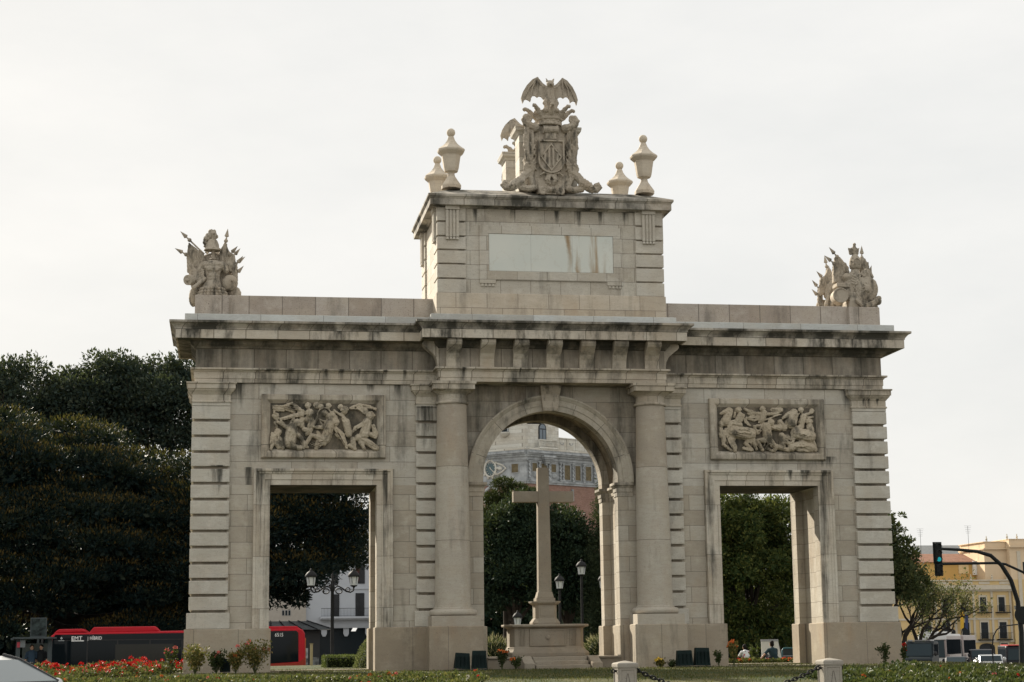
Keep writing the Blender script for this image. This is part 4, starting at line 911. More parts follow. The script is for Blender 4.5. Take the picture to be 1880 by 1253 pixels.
# ---------------------------------------------------------------- rose beds
M_rl = leafmat('rose_leaf', (.036,.056,.022), (.12,.125,.046), .28, (.24,.19,.06), .45, .5, 2.0)
M_rd = leafmat('rose_leaf_dark', (.022,.042,.015), (.075,.095,.032), .25, (.13,.11,.04), .35, .5, 2.0)
def petal(name, c): return plain(name, c, .6, .2, vary=.2, scale=8)
PR, PW, PO, PK = petal('petal_red', (.55,.02,.015)), petal('petal_white', (.72,.68,.58)), petal('petal_orange', (.62,.16,.04)), petal('petal_pink', (.65,.18,.15))
def bed(name, pts_fn, n, h, leaf, mat, nf, fw, label=None, seed=1, blossom=.035, fz=1.0):
    P = np.array([pts_fn() for _ in range(n)])
    top = np.array([h*(.58+.75*mnoise.noise(Vector((x*1.0, y*1.0, seed)))+.35*mnoise.noise(Vector((x*4, y*4, seed+5)))) for x, y in P])
    base = np.array([lawn_z(x, y) for x, y in P])
    t = rng.random(len(P))**.45
    Z = base + top*t
    D = rng.normal(0, .6, (len(P),3)); D[:,2] += .7
    Q = [np.column_stack([P, Z])]; DD = [D]; MI = [np.zeros(len(P))]; LN = [leaf*(.6+.8*rng.random(len(P)))]
    for k in range(nf):
        i = rng.integers(len(P)); c = np.array([P[i,0], P[i,1], base[i]+top[i]*(.98*fz+.1*rng.random())]); q = 22
        d = sphere_dirs(q, -.2); Q.append(c+d*blossom*.5); DD.append(d); LN.append(np.full(q, blossom*(.8+.5*rng.random()))); MI.append(np.full(q, 1+rng.choice(4, p=fw)))
    o = leaf_mesh(name, np.concatenate(Q), np.concatenate(DD), np.concatenate(LN), .62, [mat, PR, PW, PO, PK], mi=np.concatenate(MI))
    return kind(o, 'stuff')
def ringpt(a0, a1, r0, r1):
    def f():
        a = rad(random.uniform(a0, a1)); r = math.sqrt(random.uniform(r0*r0, r1*r1)); return (r*math.cos(a), 1.4+r*math.sin(a))
    return f
bed('rose_hedge', ringpt(-133, -103.2, 21.2, 23.6), 30000, .20, .07, M_rl, 70, [.35,.25,.25,.15], seed=2)
bed('rose_hedge', ringpt(-86.6, -70, 21.4, 25.2), 30000, .25, .075, M_rd, 110, [.10,.6,.2,.10], seed=9)
def linept(p, q, w):
    def f():
        t = random.random(); return (p[0]+(q[0]-p[0])*t+random.uniform(-w,w), p[1]+(q[1]-p[1])*t+random.uniform(-w,w)*1.2)
    return f
bed('red_flower_bed', linept((-14.2,-9.3), (-11.7,1.0), .75), 12000, .36, .075, M_rl, 300, [.86,.0,.08,.06], seed=4, blossom=.06, fz=1.02)
bed('flower_bed', linept((6.2,5.6), (9.4,5.4), .35), 2500, .18, .08, M_rl, 26, [.3,.1,.4,.2], seed=6, blossom=.06)

# single rose bushes
M_stem = plain('rose_stem', (.06,.07,.03), .8, .2)
M_gold = leafmat('golden_leaf', (.085,.095,.03), (.235,.20,.065), .3, (.34,.20,.07), .5, .5, 3.0)
M_dkl = leafmat('dark_rose_leaf', (.02,.035,.014), (.055,.075,.028), .2, (.12,.05,.03), .3, .5, 3.0)
def rose_bush(label, x, y, h, w, mat, n=450, tips=None, bloom=None, stems=7, leaf=.07, group='rose bushes planted along the foot of the arch'):
    z = lawn_z(x, y); b = thing('rose_bush', label, 'bush', (x, y, z-.01), group=group)
    m = MB(); pts = []; dirs = []
    for k in range(stems):
        a = 2*PI*k/stems+random.random(); r = w*.5*random.uniform(.3,1); hh = h*random.uniform(.7,1.0)
        q = [(0,0,0),(r*.4*math.cos(a),r*.4*math.sin(a),hh*.45),(r*math.cos(a),r*math.sin(a),hh*.95)]
        m.tube(q, [.012,.009,.004], 5)
        c = n//stems
        t = np.clip(.25+.75*rng.random(c)**.7, 0, 1)
        A = np.array([np.interp(t, [0,.45,1], [p[i] for p in q]) for i in range(3)]).T
        pts.append(A+rng.normal(0, w*.085, (c,3))); d = rng.normal(0,.7,(c,3)); d[:,2] += .5; dirs.append(d)
    m.build('stems', M_stem, b, smooth=60)
    P = np.concatenate(pts); D = np.concatenate(dirs); P[:,2] = np.maximum(P[:,2], .02)
    leaf_mesh('leaves', P, D, leaf, leaf*.6, mat, b)
    if bloom:
        bm_, k = bloom; Q = []; DD = []
        for _ in range(k):
            i = rng.choice(np.argsort(P[:,2])[-int(len(P)*.35):]); d = sphere_dirs(26, -.3); Q.append(P[i]+d*.025+np.array([0,0,.02])); DD.append(d)
        leaf_mesh('blooms', np.concatenate(Q), np.concatenate(DD), .05, .045, bm_, b)
    return b
rose_bush('bushy golden-leaved rose bush at the far left of the left plinth', -10.75, -1.75, .84, .74, M_gold, 1300, stems=9)
rose_bush('dark green rose bush right of the leftmost golden bush', -10.15, -1.7, .68, .56, M_dkl, 900, bloom=(PK,2))
rose_bush('golden rose bush with orange blooms in front of the left plinth', -9.6, -1.85, .66, .56, M_gold, 1000, bloom=(PO,5))
rose_bush('tall golden rose bush with pink blooms leaning right, by the left opening', -9.05, -1.75, .96, .92, M_gold, 1300, bloom=(PK,6), stems=10)
rose_bush('tall pink-topped rose stem at the end of the red flower bed', -11.45, -1.3, .85, .4, M_rd, 260, bloom=(PK,4), stems=4)
rose_bush('upright bush with flame-orange tips left of the right opening', 5.28, -1.45, .80, .36, M_gold, 520, bloom=(PO,9), stems=6)
rose_bush('thin dark green sapling just left of the orange-tipped bush', 4.78, -1.55, .50, .26, M_rd, 240, stems=3)
rose_bush('small yellow bush left of the right pair of floodlights', 2.95, -1.6, .26, .34, M_gold, 260, bloom=(petal('petal_yellow', (.66,.45,.06)),4), stems=6)
rose_bush('low dark bush beside the small yellow bush', 3.3, -1.65, .18, .34, M_dkl, 240, stems=6)
rose_bush('dark twiggy rose bush in front of the right plinth', 10.05, -1.5, .64, .5, M_dkl, 330, stems=7)
rose_bush('dark rose bush at the right corner of the right plinth', 10.62, -1.6, .62, .26, M_dkl, 240, bloom=(PR,3), stems=4)
rose_bush('dark rose bush with orange blooms left of the stone steps', -1.86, -1.75, .68, .36, M_dkl, 420, bloom=(PO,4), stems=6)
rose_bush('sparse low rose bush in front of the platform, left of the cheek block', -1.45, -1.8, .42, .4, M_rd, 220, bloom=(PO,2), stems=6)
rose_bush('leafy green bush behind the sill of the right opening, between the seated people', 8.15, 5.9, .62, .5, M_rd, 200, stems=5, leaf=.09)

# ---------------------------------------------------------------- bollards and chain
S_bol = stone('bollard_stone', joints=0, stain=.45, thr=.585, rust=.1, c1=(.33,.315,.285), c2=(.29,.275,.245), streak=(6,6,1.5))
def bollard(label, x, y, rz):
    b = thing('stone_bollard', label, 'bollard', (x, y, lawn_z(x, y)-.02), rz, group='stone bollards around the lawn')
    h = .40-(lawn_z(x, y)-.02)
    m = MB(); m.box(-.145,.145,-.145,.145,0,h-.09)
    for a in range(4):
        R = Matrix.Rotation(a*PI/2, 4, 'Z')
        k = MB(); k.sweep([(-.105,.06),(.105,.06),(.105,h-.12),(-.105,h-.12)], [(0,0),(.006,.014),(.03,.014),(.036,0)], closed=True, plane='xz', base=-.1445)
        m.add([tuple(R @ Vector(v)) for v in k.v], k.f)
    post = m.build('post', S_bol, b, bevel=.006)
    m = MB()
    for sx in (1,-1): m.quad((sx*.010,-.1475,h-.17),(sx*.055,-.1475,h-.42),(sx*.047,-.1475,h-.42),(sx*.002,-.1475,h-.17))
    m.build('carved_lines', bpy.data.materials['joint_dirt'], post, fix=False)
    m = MB(); c = .175; m.sweep(rect(-c,c,-c,c), [(-.05,h-.10),(-.03,h-.098),(-.012,h-.085),(0,h-.06),(0,h-.02),(-.012,h-.005),(-.02,h),(-.175,h+.035)], closed=True); m.build('cap', S_bol, b, bevel=.006)
    m = MB()
    for sx in (1,-1): m.tube([(sx*.14,0,h-.13),(sx*.19,0,h-.13)], .018, 8); m.tube([(sx*.20+.03*math.cos(t),0,h-.13+.03*math.sin(t)) for t in np.linspace(0,2*PI,13)], .009, 6)
    m.build('chain_ring', M_iron, b, smooth=50)
    return b
M_iron = plain('black_iron', (.014,.014,.014), .7, .2, vary=.3)
B1 = (-3.55,-25.7); B2 = (-.19,-25.95)
bollard('square stone bollard with moulded cap, left of the two at the lawn edge', *B1, rad(4)); bollard('square stone bollard with moulded cap, right of the two at the lawn edge', *B2, rad(4))
m = MB(); n = 46
for k in range(n+1):
    t = k/n; p = Vector((B1[0]+.2+(B2[0]-B1[0]-.4)*t, B1[1]+(B2[1]-B1[1])*t, .28-.52*4*t*(1-t)*.75)); dz = -.52*4*(1-2*t)*.75; d = Vector((2.96, -.2, dz)).normalized()
    u = Vector((0,1,0)) if k % 2 else d.cross(Vector((0,1,0))).normalized()
    u = (u - d*u.dot(d)).normalized()
    m.tube([tuple(p+d*.055*math.cos(a)+u*.028*math.sin(a)) for a in np.linspace(0, 2*PI, 13)], .011, 6)
tag(m.build('chain', M_iron, smooth=60), 'black iron chain sagging between the two stone bollards', 'chain')

# ---------------------------------------------------------------- floodlights
M_fl = plain('dark_green_enamel', (.005,.014,.013), .6, .15, vary=.3)
def floodlight(label, x, y, tilt, w=.46, h=.46):
    f = thing('floodlight', label, 'floodlight', (x, y, lawn_z(x,y)), rad(random.uniform(-5,5)), group='floodlights at the foot of the arch')
    m = MB(); m.frustum((-w/2,w/2,-.12,.14,0),(-w/2*.86,w/2*.86,-.07,.12,h)); 
    for k in range(4): m.box(-w*.36+k*w*.24-.012,-w*.36+k*w*.24+.012,-.15,-.06,.06,h*.8)
    R = Matrix.Rotation(rad(tilt), 3, 'Y'); m.v = [tuple(R @ Vector(v)+Vector((0,0,.05))) for v in m.v]
    m.build('housing', M_fl, f, bevel=.02, seg=2)
    m = MB(); m.box(-w*.38,w*.38,.125,.15,.08,h*.92); m.build('front_glass', glass('lamp_glass'), f)
    m = MB(); m.box(-w*.5,w*.5,-.16,.18,0,.035); m.build('base_plate', M_fl, f, bevel=.008)
floodlight('dark green floodlight tilted left, left one of the pair beside the left column pedestal', -3.1, -2.1, 4)
floodlight('upright dark green floodlight touching the corner of the left column pedestal', -2.6, -2.2, 0, .46, .52)
floodlight('dark green floodlight behind a twiggy plant, left of the right pair', 3.55, -2.2, -1, .50, .45)
floodlight('taller dark green floodlight, right of the right pair', 4.08, -2.2, 1, .47, .52)
floodlight('dark floodlight half hidden among the golden bushes at the left plinth', -9.9, -1.3, 0, .3, .38)

# ---------------------------------------------------------------- hedges and bushes behind the arch
M_hg = leafmat('clipped_hedge_leaf', (.028,.05,.018), (.10,.13,.045), .3, (.22,.24,.10), .5, .5, 2.0)
def hedge(label, nm, x0, x1, y0, y1, z0, z1, n, leaf=.06, dome=None, mat=None, cat='hedge', group=None):
    h = thing(nm, label, cat, ((x0+x1)/2, (y0+y1)/2, z0), group=group)
    P = []; D = []
    hx, hy, hz = (x1-x0)/2, (y1-y0)/2, z1-z0
    for _ in range(n):
        if dome:
            d = sphere_dirs(1, -.1)[0]; p = d*np.array([hx,hy,hz])*random.uniform(.86,1.04); P.append(p); D.append(d)
        else:
            f = random.choices((0,1,2,3), (hx*hz, hy*hz, hy*hz, hx*hy*1.4))[0]; a, b = random.uniform(-1,1), random.random()
            e = random.uniform(.90,1.03)
            if f == 0: P.append((a*hx, -hy*e, b*hz)); D.append((0,-1,.4))
            elif f == 1: P.append((-hx*e, a*hy, b*hz)); D.append((-1,0,.4))
            elif f == 2: P.append((hx*e, a*hy, b*hz)); D.append((1,0,.4))
            else: P.append((a*hx, (b*2-1)*hy, hz*e)); D.append((0,0,1))
    m = MB()
    if dome: m.ell((0,0,0), (hx*.85,hy*.85,hz*.86))
    else: m.box(-hx*.88,hx*.88,-hy*.88,hy*.88,0,hz*.9)
    m.build('woody_core', plain('hedge_core', (.012,.018,.008), .9, .1), h, smooth=60)
    leaf_mesh('leaves', P, D, leaf, leaf*.6, mat or M_hg, h, jitter=.6)
    return h
hedge('low square-clipped hedge behind the left opening', 'clipped_hedge', -6.30, -5.15, 11.2, 13.5, -.2, .40, 5000)
hedge('tall rounded clipped bush beside the right jamb of the left opening', 'clipped_bush', -5.42, -3.6, 8.4, 10.4, -.3, 1.12, 6500, dome=True, mat=leafmat('pale_hedge_leaf', (.06,.085,.035), (.20,.21,.10), .3, (.30,.30,.17), .5, .5, 2.0), cat='bush')
M_sp = leafmat('spiky_leaf', (.02,.035,.016), (.06,.08,.035), .2, (.38,.34,.22), .5, .5, 2.0)
def spiky(label, x, y, w, h):
    b = thing('spiky_bush', label, 'bush', (x, y, -.05), group='pale-tipped bushes beside the cross')
    d = sphere_dirs(2600, -.05); leaf_mesh('leaves', d*np.array([w,w,h])*rng.uniform(.45,.82,(2600,1)), d, .20, .03, M_sp, b, jitter=.35)
    d = sphere_dirs(260, .35); leaf_mesh('pale_tips', d*np.array([w,w,h])*rng.uniform(.78,.9,(260,1)), d, .24, .02, leafmat('straw_tip', (.25,.23,.14), (.45,.41,.28), .3), b, jitter=.3)
    m = MB(); m.ell((0,0,h*.2), (w*.7,w*.7,h*.6)); m.build('woody_core', bpy.data.materials['hedge_core'], b, smooth=60)
spiky('dark spiky bush with pale tips left of the stone cross', -.45, 9.2, .85, 1.15)
spiky('dark spiky bush with pale tips right of the stone cross', 3.45, 9.2, .8, 1.22)
# ---------------------------------------------------------------- trees
M_bark = plain('bark', (.055,.045,.035), .95, .1, vary=.35, scale=2.5)
M_bark2 = plain('dark_bark', (.028,.024,.02), .95, .1, vary=.35, scale=2.5)
def gz(x, y): return road_z(x, y)-.03 if math.hypot(x, y-1.4) > 28.3 else lawn_z(x, y)
def tree(label, x, y, blobs, n, leaf, mat, trunk_r=.35, cat='tree', nm='broadleaf_tree', zmin=-.7, shell=(.7,1.06), gap=0.0, aspect=.5, core=0, bark=None, group='trees around the square', up=.5, limbs=9, jitter=.5, fork=.35, tip=None):
    z = gz(x, y); t = thing(nm, label, cat, (x, y, z), group=group)
    bl = [(b[0]-x, b[1]-y, b[2]-z)+tuple(b[3:]) for b in blobs]
    P, D = crown_points(bl, n, zmin, shell, gap)
    up_ = D[:,2] > .52; D = D.copy(); D[:,2] += up
    # upward leaves on each clump painted lighter and rustier, as if lit from above
    mi = ((up_ & (rng.random(len(P)) < .62)) | (rng.random(len(P)) < .03)).astype(int) if tip else None
    leaf_mesh('crown', P, D, leaf, leaf*aspect, [mat, tip] if tip else mat, t, mi=mi, jitter=jitter)
    m = MB(); top = max(b[2] for b in bl); c = np.mean([b[:3] for b in bl], 0); f = Vector((c[0]*.15, c[1]*.15, top*fork))
    m.tube([(0,0,-.1),(c[0]*.05,c[1]*.05,f.z*.4),f], [trunk_r*1.5,trunk_r*1.05,trunk_r], 10)
    for b in sorted(bl, key=lambda q: -q[3])[:limbs]:
        e = Vector(b[:3]); mid = f.lerp(e, .5)+Vector((0,0,-.08*(e-f).length)); m.tube([f*.96, mid, e+Vector((0,0,b[5]*.2))], [trunk_r*.55, trunk_r*.32, trunk_r*.08], 7)
        for q in range(3):
            d = Vector(sphere_dirs(1, 0)[0]); m.tube([mid.lerp(e,.3+.2*q), e+Vector((d.x*b[3]*.7,d.y*b[4]*.7,d.z*b[5]*.8))], [trunk_r*.16, .012], 5)
    m.build('trunk', bark or M_bark, t, smooth=60)
    if core:
        Q, E_ = crown_points(bl, core*3, -1, (.15,.55)); leaf_mesh('inner_foliage', Q, E_, leaf*1.9, leaf*1.2, mat, t)
    return t
def dome(cx, cy, zb, zt, rx, ry, n, r, flat=.55, front=True):
    out = []
    for i in range(n):
        d = sphere_dirs(1, .0)[0]
        if front and d[1] > .45: d[1] = -d[1]
        k = random.uniform(.82,1.0); s = random.uniform(.75,1.3)
        out.append((cx+d[0]*rx*k, cy+d[1]*ry*k, zb+(zt-zb)*(d[2]**.8)*k, r*s*1.25, r*s*1.1, r*s*flat))
    return out
M_fic = leafmat('ficus_leaf', (.004,.012,.013), (.017,.030,.025), .08, (.05,.045,.018), .3, .45, .25)
M_toplit = leafmat('ficus_toplit_leaf', (.036,.028,.011), (.108,.077,.025), .2, (.16,.11,.035), .5, .45, .4)  # lighter brown for clump tops, top light painted into the leaf colour
M_fic2 = leafmat('ficus_leaf_pale', (.015,.028,.026), (.050,.068,.050), .2, (.085,.082,.045), .4, .45, .3)
tree('huge dense dark ficus with layered crown filling the left side behind the red bus', -24, 50, dome(-24, 50, 3.2, 14.1, 14.5, 9, 330, 1.30, .55)+dome(-24, 50, 1.2, 6.0, 13.5, 9, 70, 1.5, .55), 210000, .18, M_fic, 1.2, tip=M_toplit, nm='ficus_tree', zmin=-.35, shell=(.72,1.10), core=20000, up=.9, aspect=.36, bark=M_bark2, limbs=12, jitter=.4)
tree('dark ficus seen through the left opening, its branches hanging before the white house', -8.6, 50, dome(-9.6, 50, 4.6, 11.5, 7.2, 6, 46, 1.7)+[(-5.8,47,7.4,2.8,2.4,1.4),(-4.2,46.5,8.6,2.4,2,1.5),(-3.6,46,9.9,2.2,2,1.3),(-5.6,46,5.6,1.8,1.5,.9),(-8.2,46,4.3,2.2,1.8,1.1),(-10.5,46,3.2,2.0,1.6,1.2),(-6.4,46.5,4.4,1.2,1.1,.9),(-5.3,46.2,5.0,1.0,1.0,.7),(-7.6,46,3.5,1.2,1.1,.8),(-5.9,46.5,3.4,.7,.8,.6),(-4.6,46,6.4,1.0,1,.7),(-9.2,46.5,5.6,1.6,1.2,1.0),(-8.3,46.4,4.9,1.3,1.1,.9),(-7.2,46.4,5.5,1.4,1.1,.9),(-6.2,46.4,5.4,1.1,1.0,.8),(-7.0,46.2,4.0,1.0,.9,.7),(-2.9,46,8.0,1.2,1.2,.7),(-2.3,46,7.5,1.1,1,.7),(-3.2,46,6.5,1.1,1,.8),(-4.2,46,5.5,1.1,1,.8),(-5.2,46,4.5,1.0,1,.7),(-6.2,46,3.8,1.0,1,.6),(-3.5,46.4,7.4,1.2,1.1,.8)], 100000, .20, M_fic, .7, tip=M_toplit, nm='ficus_tree', zmin=-.8, shell=(.6,1.08), core=3500, up=.5, aspect=.4, bark=M_bark2, fork=.45)
def puffs(c, r, n, s, flat=.8, zsq=.8):
    out = []
    for i in range(n):
        d = sphere_dirs(1, -.6)[0]; k = random.uniform(.45,1.0); q = s*random.uniform(.7,1.35)
        out.append((c[0]+d[0]*r[0]*k, c[1]+d[1]*r[1]*k, c[2]+d[2]*r[2]*k, q, q, q*flat))
    return out
G_far = 'tall trees rising behind the big ficus'
tree('tall airy tree behind the ficus at the left edge of the photo', -25.5, 64, puffs((-24.3,63,15.6),(4.4,3,3.4),70,1.1), 26000, .25, M_fic2, .5, shell=(.5,1.1), group=G_far, jitter=.8)
tree('tall tree with a forked bare branch top behind the ficus, left of centre', -19.2, 66, puffs((-18.6,64,16.2),(3.8,3,3.6),64,1.15)+[(-18.5,64,19.4,.9,.9,.8),(-17.5,64,19.2,.8,.8,.7),(-21.2,64,17.2,1.5,1.4,1.2)], 27000, .25, M_fic2, .5, shell=(.5,1.1), group=G_far, jitter=.8)
tree('tall tree behind the ficus nearest the left end of the arch', -13.4, 65, puffs((-13.6,63,15.6),(3.8,3,3.8),70,1.2)+[(-14.2,63,19.0,1.2,1.1,.9),(-12.0,63,18.7,1.2,1.2,1.0),(-12.6,62,12.6,1.9,1.6,1.5),(-14.5,62,12.4,1.9,1.6,1.5),(-11.4,62,11.4,1.6,1.5,1.5),(-12.5,62,10.4,1.8,1.5,1.4),(-11.0,63,16,1.4,1.3,1.4)], 30000, .25, M_fic2, .5, shell=(.5,1.1), group=G_far, jitter=.8)
# seen through the central arch
M_dk = leafmat('dark_evergreen_leaf', (.008,.019,.013), (.036,.058,.034), .15, (.07,.095,.05), .35, .45, .5)
M_pine = leafmat('pine_needles', (.014,.028,.012), (.055,.070,.022), .15, (.10,.09,.03), .4, .5, .8)
tree('pine with rounded dark clumps above the left arm of the cross', 5.0, 41, [(4.9,41,9.35,.62,.6,.36),(5.6,41,9.0,.75,.7,.40),(6.3,41,8.85,.55,.5,.32),(4.35,41,8.55,.6,.6,.4),(5.0,41,8.35,.9,.7,.42),(5.7,41,8.45,.6,.6,.3),(4.2,41,7.8,.6,.6,.4),(4.7,41,7.5,.9,.8,.5),(5.6,41,7.45,.8,.7,.5),(6.6,41,7.8,.5,.5,.3),(4.0,41,6.9,.8,.8,.6)], 15000, .17, M_pine, .16, nm='pine_tree', shell=(.5,1.08), aspect=.25, limbs=11, jitter=.8, fork=.7)
tree('dense dark evergreen left of the cross shaft, seen through the central arch', 5.0, 38, puffs((4.9,38,4.3),(2.0,1.6,3.9),46,.95), 30000, .17, M_dk, .25, shell=(.55,1.08), core=1500, jitter=.8)
tree('dark evergreen behind the cross shaft, right of centre, seen through the central arch', 8.0, 39, puffs((7.9,39,4.4),(1.8,1.5,3.9),44,.95), 28000, .17, M_dk, .25, shell=(.55,1.08), core=1500, jitter=.8)
tree('grey-green conical conifer at the right side of the central arch', 9.9, 37, [(9.95+random.uniform(-.2,.2)*(1 if k < 11 else .3),37,.6+.66*k,1.7*(1-k/17)+.25,1.4*(1-k/17)+.3,.55) for k in range(14)], 26000, .16, leafmat('conifer_leaf', (.018,.030,.018), (.065,.085,.045), .15, (.09,.11,.05), .3, .5, .5), .2, nm='conifer_tree', shell=(.5,1.08), core=900, aspect=.25, jitter=.6)
# palm with hanging orange fruit
pm = thing('palm_tree', 'palm with hanging orange fruit clusters behind the cross shaft', 'palm tree', (6.95,43,gz(6.95,43)), group='trees around the square')
m = MB(); m.tube([(0,0,-.1),(.1,0,4),(0,0,8.3)], [.25,.2,.18], 10); m.build('trunk', M_bark2, pm, smooth=60)
P = []; D = []
for k in range(26):
    a = 2*PI*k/26; e = random.uniform(-.4,1.0)
    for t in np.linspace(.1,1,34):
        r = 1.9*t; p = np.array([r*math.cos(a), r*math.sin(a), 8.4+e*r*.8-.55*r*r*.5]); 
        for s in (1,-1): P.append(p); D.append((-s*math.sin(a)+.5*math.cos(a), s*math.cos(a)+.5*math.sin(a), -.5))
leaf_mesh('fronds', P, D, .42, .035, M_dk, pm, jitter=.2)
M_fruit = plain('palm_fruit', (.30,.13,.02), .7, .2, vary=.4, scale=20)
for dx, dz in ((-.62,7.15),(.55,7.35),(.35,6.7)):
    m = MB()
    for q in range(46):
        d = sphere_dirs(1)[0]; m.ell((dx+d[0]*.22, -.9+d[1]*.2, dz+d[2]*.42-.1), .07, nu=6, nv=4)
    m.tube([(0,0,8.3),(dx*.8,-.7,8.2),(dx,-.9,dz+.3)], .03, 5); m.build('fruit_cluster', M_fruit, pm)
# seen through the right opening
M_rt = leafmat('fresh_green_leaf', (.018,.038,.014), (.092,.112,.036), .3, (.19,.18,.05), .45, .45, .8)
tree('broad fresh-green tree with dark branches filling the right opening', 13.8, 25, puffs((13.8,25,4.6),(2.7,2.0,3.1),60,.72)+[(12.4,24.5,7.0,.8,.8,.5),(14.6,24.5,6.9,.8,.8,.5),(13.4,24.5,7.3,.7,.7,.4),(11.4,25,4,1.4,1.2,1.6),(11.2,25,6.6,1.2,1.2,1.2),(15.7,25,3.4,.9,.9,1.0)]+puffs((13.7,25.5,1.4),(2.5,1.6,1.6),34,.75)+puffs((13.6,25.5,4.6),(2.9,1.8,2.6),26,.8), 74000, .15, M_rt, .24, shell=(.45,1.08), core=1600, up=-.1, jitter=.9, aspect=.45, bark=M_bark2, fork=.28, limbs=14)
tree('second green tree partly behind the first in the right opening', 17.5, 33, puffs((17.0,33,4.2),(2.8,2,3.8),40,.9), 24000, .17, M_rt, .22, shell=(.5,1.08), core=900, jitter=.9)
# right edge
M_re = leafmat('dusty_green_leaf', (.022,.036,.018), (.085,.10,.045), .25, (.15,.13,.05), .4, .5, .5)
M_ye = leafmat('sparse_yellow_leaf', (.06,.068,.03), (.165,.16,.075), .3, (.26,.21,.09), .5, .5, .5)
tree('dusty green tree with wispy top at the right end of the arch', 31.2, 54, puffs((31.0,53,4.6),(1.7,1.6,2.6),26,.85)+[(31.4,53,8.3,.45,.45,.5),(31.9,53,7.6,.55,.5,.3),(31.5,53,6.9,.8,.7,.6),(32.5,53,6.9,.5,.5,.3),(30.9,53,7.6,.6,.6,.6),(32.6,53,5.7,.6,.6,.4),(32.3,53,8.5,.22,.2,.15),(33.0,53,4.9,.8,.7,.6),(33.5,53,4.2,.7,.6,.5),(32.7,53,6.1,.6,.6,.5),(32.6,53,3.6,.9,.8,.6),(31.2,53,8.0,.5,.5,.5),(31.0,53,7.2,.8,.7,.7)], 22000, .20, M_re, .3, shell=(.3,1.12), jitter=.9, bark=M_bark2, core=500, limbs=12)
def bare_tree(label, x, y, spread, height, n, mat):
    z = gz(x, y); t = thing('broadleaf_tree', label, 'tree', (x, y, z), group='trees around the square'); m = MB(); P = []; D = []
    def grow(p, d, L, r, lv):
        q = p+d*L; mid = p.lerp(q,.5)+Vector(rng.normal(0,.06*L,3)); m.tube([p, mid, q], [r, r*.85, r*.68], 7 if lv < 2 else 5)
        if lv >= 5:
            for _ in range(n): P.append(tuple(q+Vector(rng.normal(0,.28,3)))); D.append(tuple(d))
            return
        for k in range(2 if lv else 4):
            e = (d+Vector((rng.normal(0,.55)*spread, rng.normal(0,.4), rng.normal(.12,.30)))).normalized(); grow(q, e, L*random.uniform(.68,.9), r*.62, lv+1)
    grow(Vector((0,0,-.1)), Vector((0,0,1)), height*.30, .22, 0)
    m.build('trunk', M_bark2, t, smooth=60); leaf_mesh('crown', P, D, .17, .09, mat, t, jitter=.9)
random.seed(21)
bare_tree('forking half-bare tree with sparse yellowish leaves before the yellow building', 34.2, 56, 1.25, 6.2, 44, M_ye)
bare_tree('small forked tree with thin foliage above the dark van', 32.4, 55, .9, 5.4, 40, M_re)
# far thickets closing the view under the crowns
def thicket(x0, x1, y, z1, n, mat):
    P = np.column_stack([rng.uniform(x0,x1,n), y+rng.uniform(-2,2,n), -2.5+(z1+2.5)*rng.random(n)]); hh = np.array([mnoise.noise(Vector((p[0]*.25,y,0))) for p in P])
    P[:,2] += hh*1.2; D = rng.normal(0,1,(n,3)); D[:,1] -= .6
    kind(leaf_mesh('thicket', P, D, .62, .4, mat), 'stuff')
thicket(-60, -9.0, 76, 5.5, 22000, M_fic); thicket(-60, -12.5, 72, 12.5, 34000, M_fic); thicket(-50, -13.0, 63, 12.0, 30000, M_fic); thicket(4.5, 16.0, 66, 6.0, 14000, M_dk); thicket(15.5, 34, 68, 5.0, 15000, M_dk)
# ---------------------------------------------------------------- buildings
def lbl(t, lab):
    return t
class Facet:          # things on a vertical facade plane: u along, z up, out towards the viewer
    def __init__(s, o, d): s.o = Vector((o[0], o[1], 0)); s.d = Vector((d[0], d[1], 0)).normalized(); s.n = Vector((s.d.y, -s.d.x, 0))
    def p(s, u, out, z): q = s.o+s.d*u+s.n*out; return (q.x, q.y, z)
    def box(s, m, u0, u1, o0, o1, z0, z1):
        m.add([s.p(u0,o1,z0),s.p(u1,o1,z0),s.p(u1,o0,z0),s.p(u0,o0,z0),s.p(u0,o1,z1),s.p(u1,o1,z1),s.p(u1,o0,z1),s.p(u0,o0,z1)], [(0,3,2,1),(4,5,6,7),(0,1,5,4),(1,2,6,5),(2,3,7,6),(3,0,4,7)])
    def poly(s, m, pts, o0, o1):
        n = len(pts); m.add([s.p(u,o1,z) for u,z in pts]+[s.p(u,o0,z) for u,z in pts], [tuple(range(n)), tuple(range(2*n-1,n-1,-1))]+[(i,(i+1)%n,n+(i+1)%n,n+i) for i in range(n)])
    def pts(s, L): return [s.p(*q) for q in L]
M_frame = plain('window_frame_paint', (.30,.31,.31), .5, .3)
M_dark = glass('window_pane', (.015,.02,.024), .12)
M_sky = glass('painted_sky_pane', (.16,.19,.22), .08)  # pale base colour stands in for reflected sky
M_amber = plain('amber_blind', (.13,.105,.06), .7, .2, vary=.3)
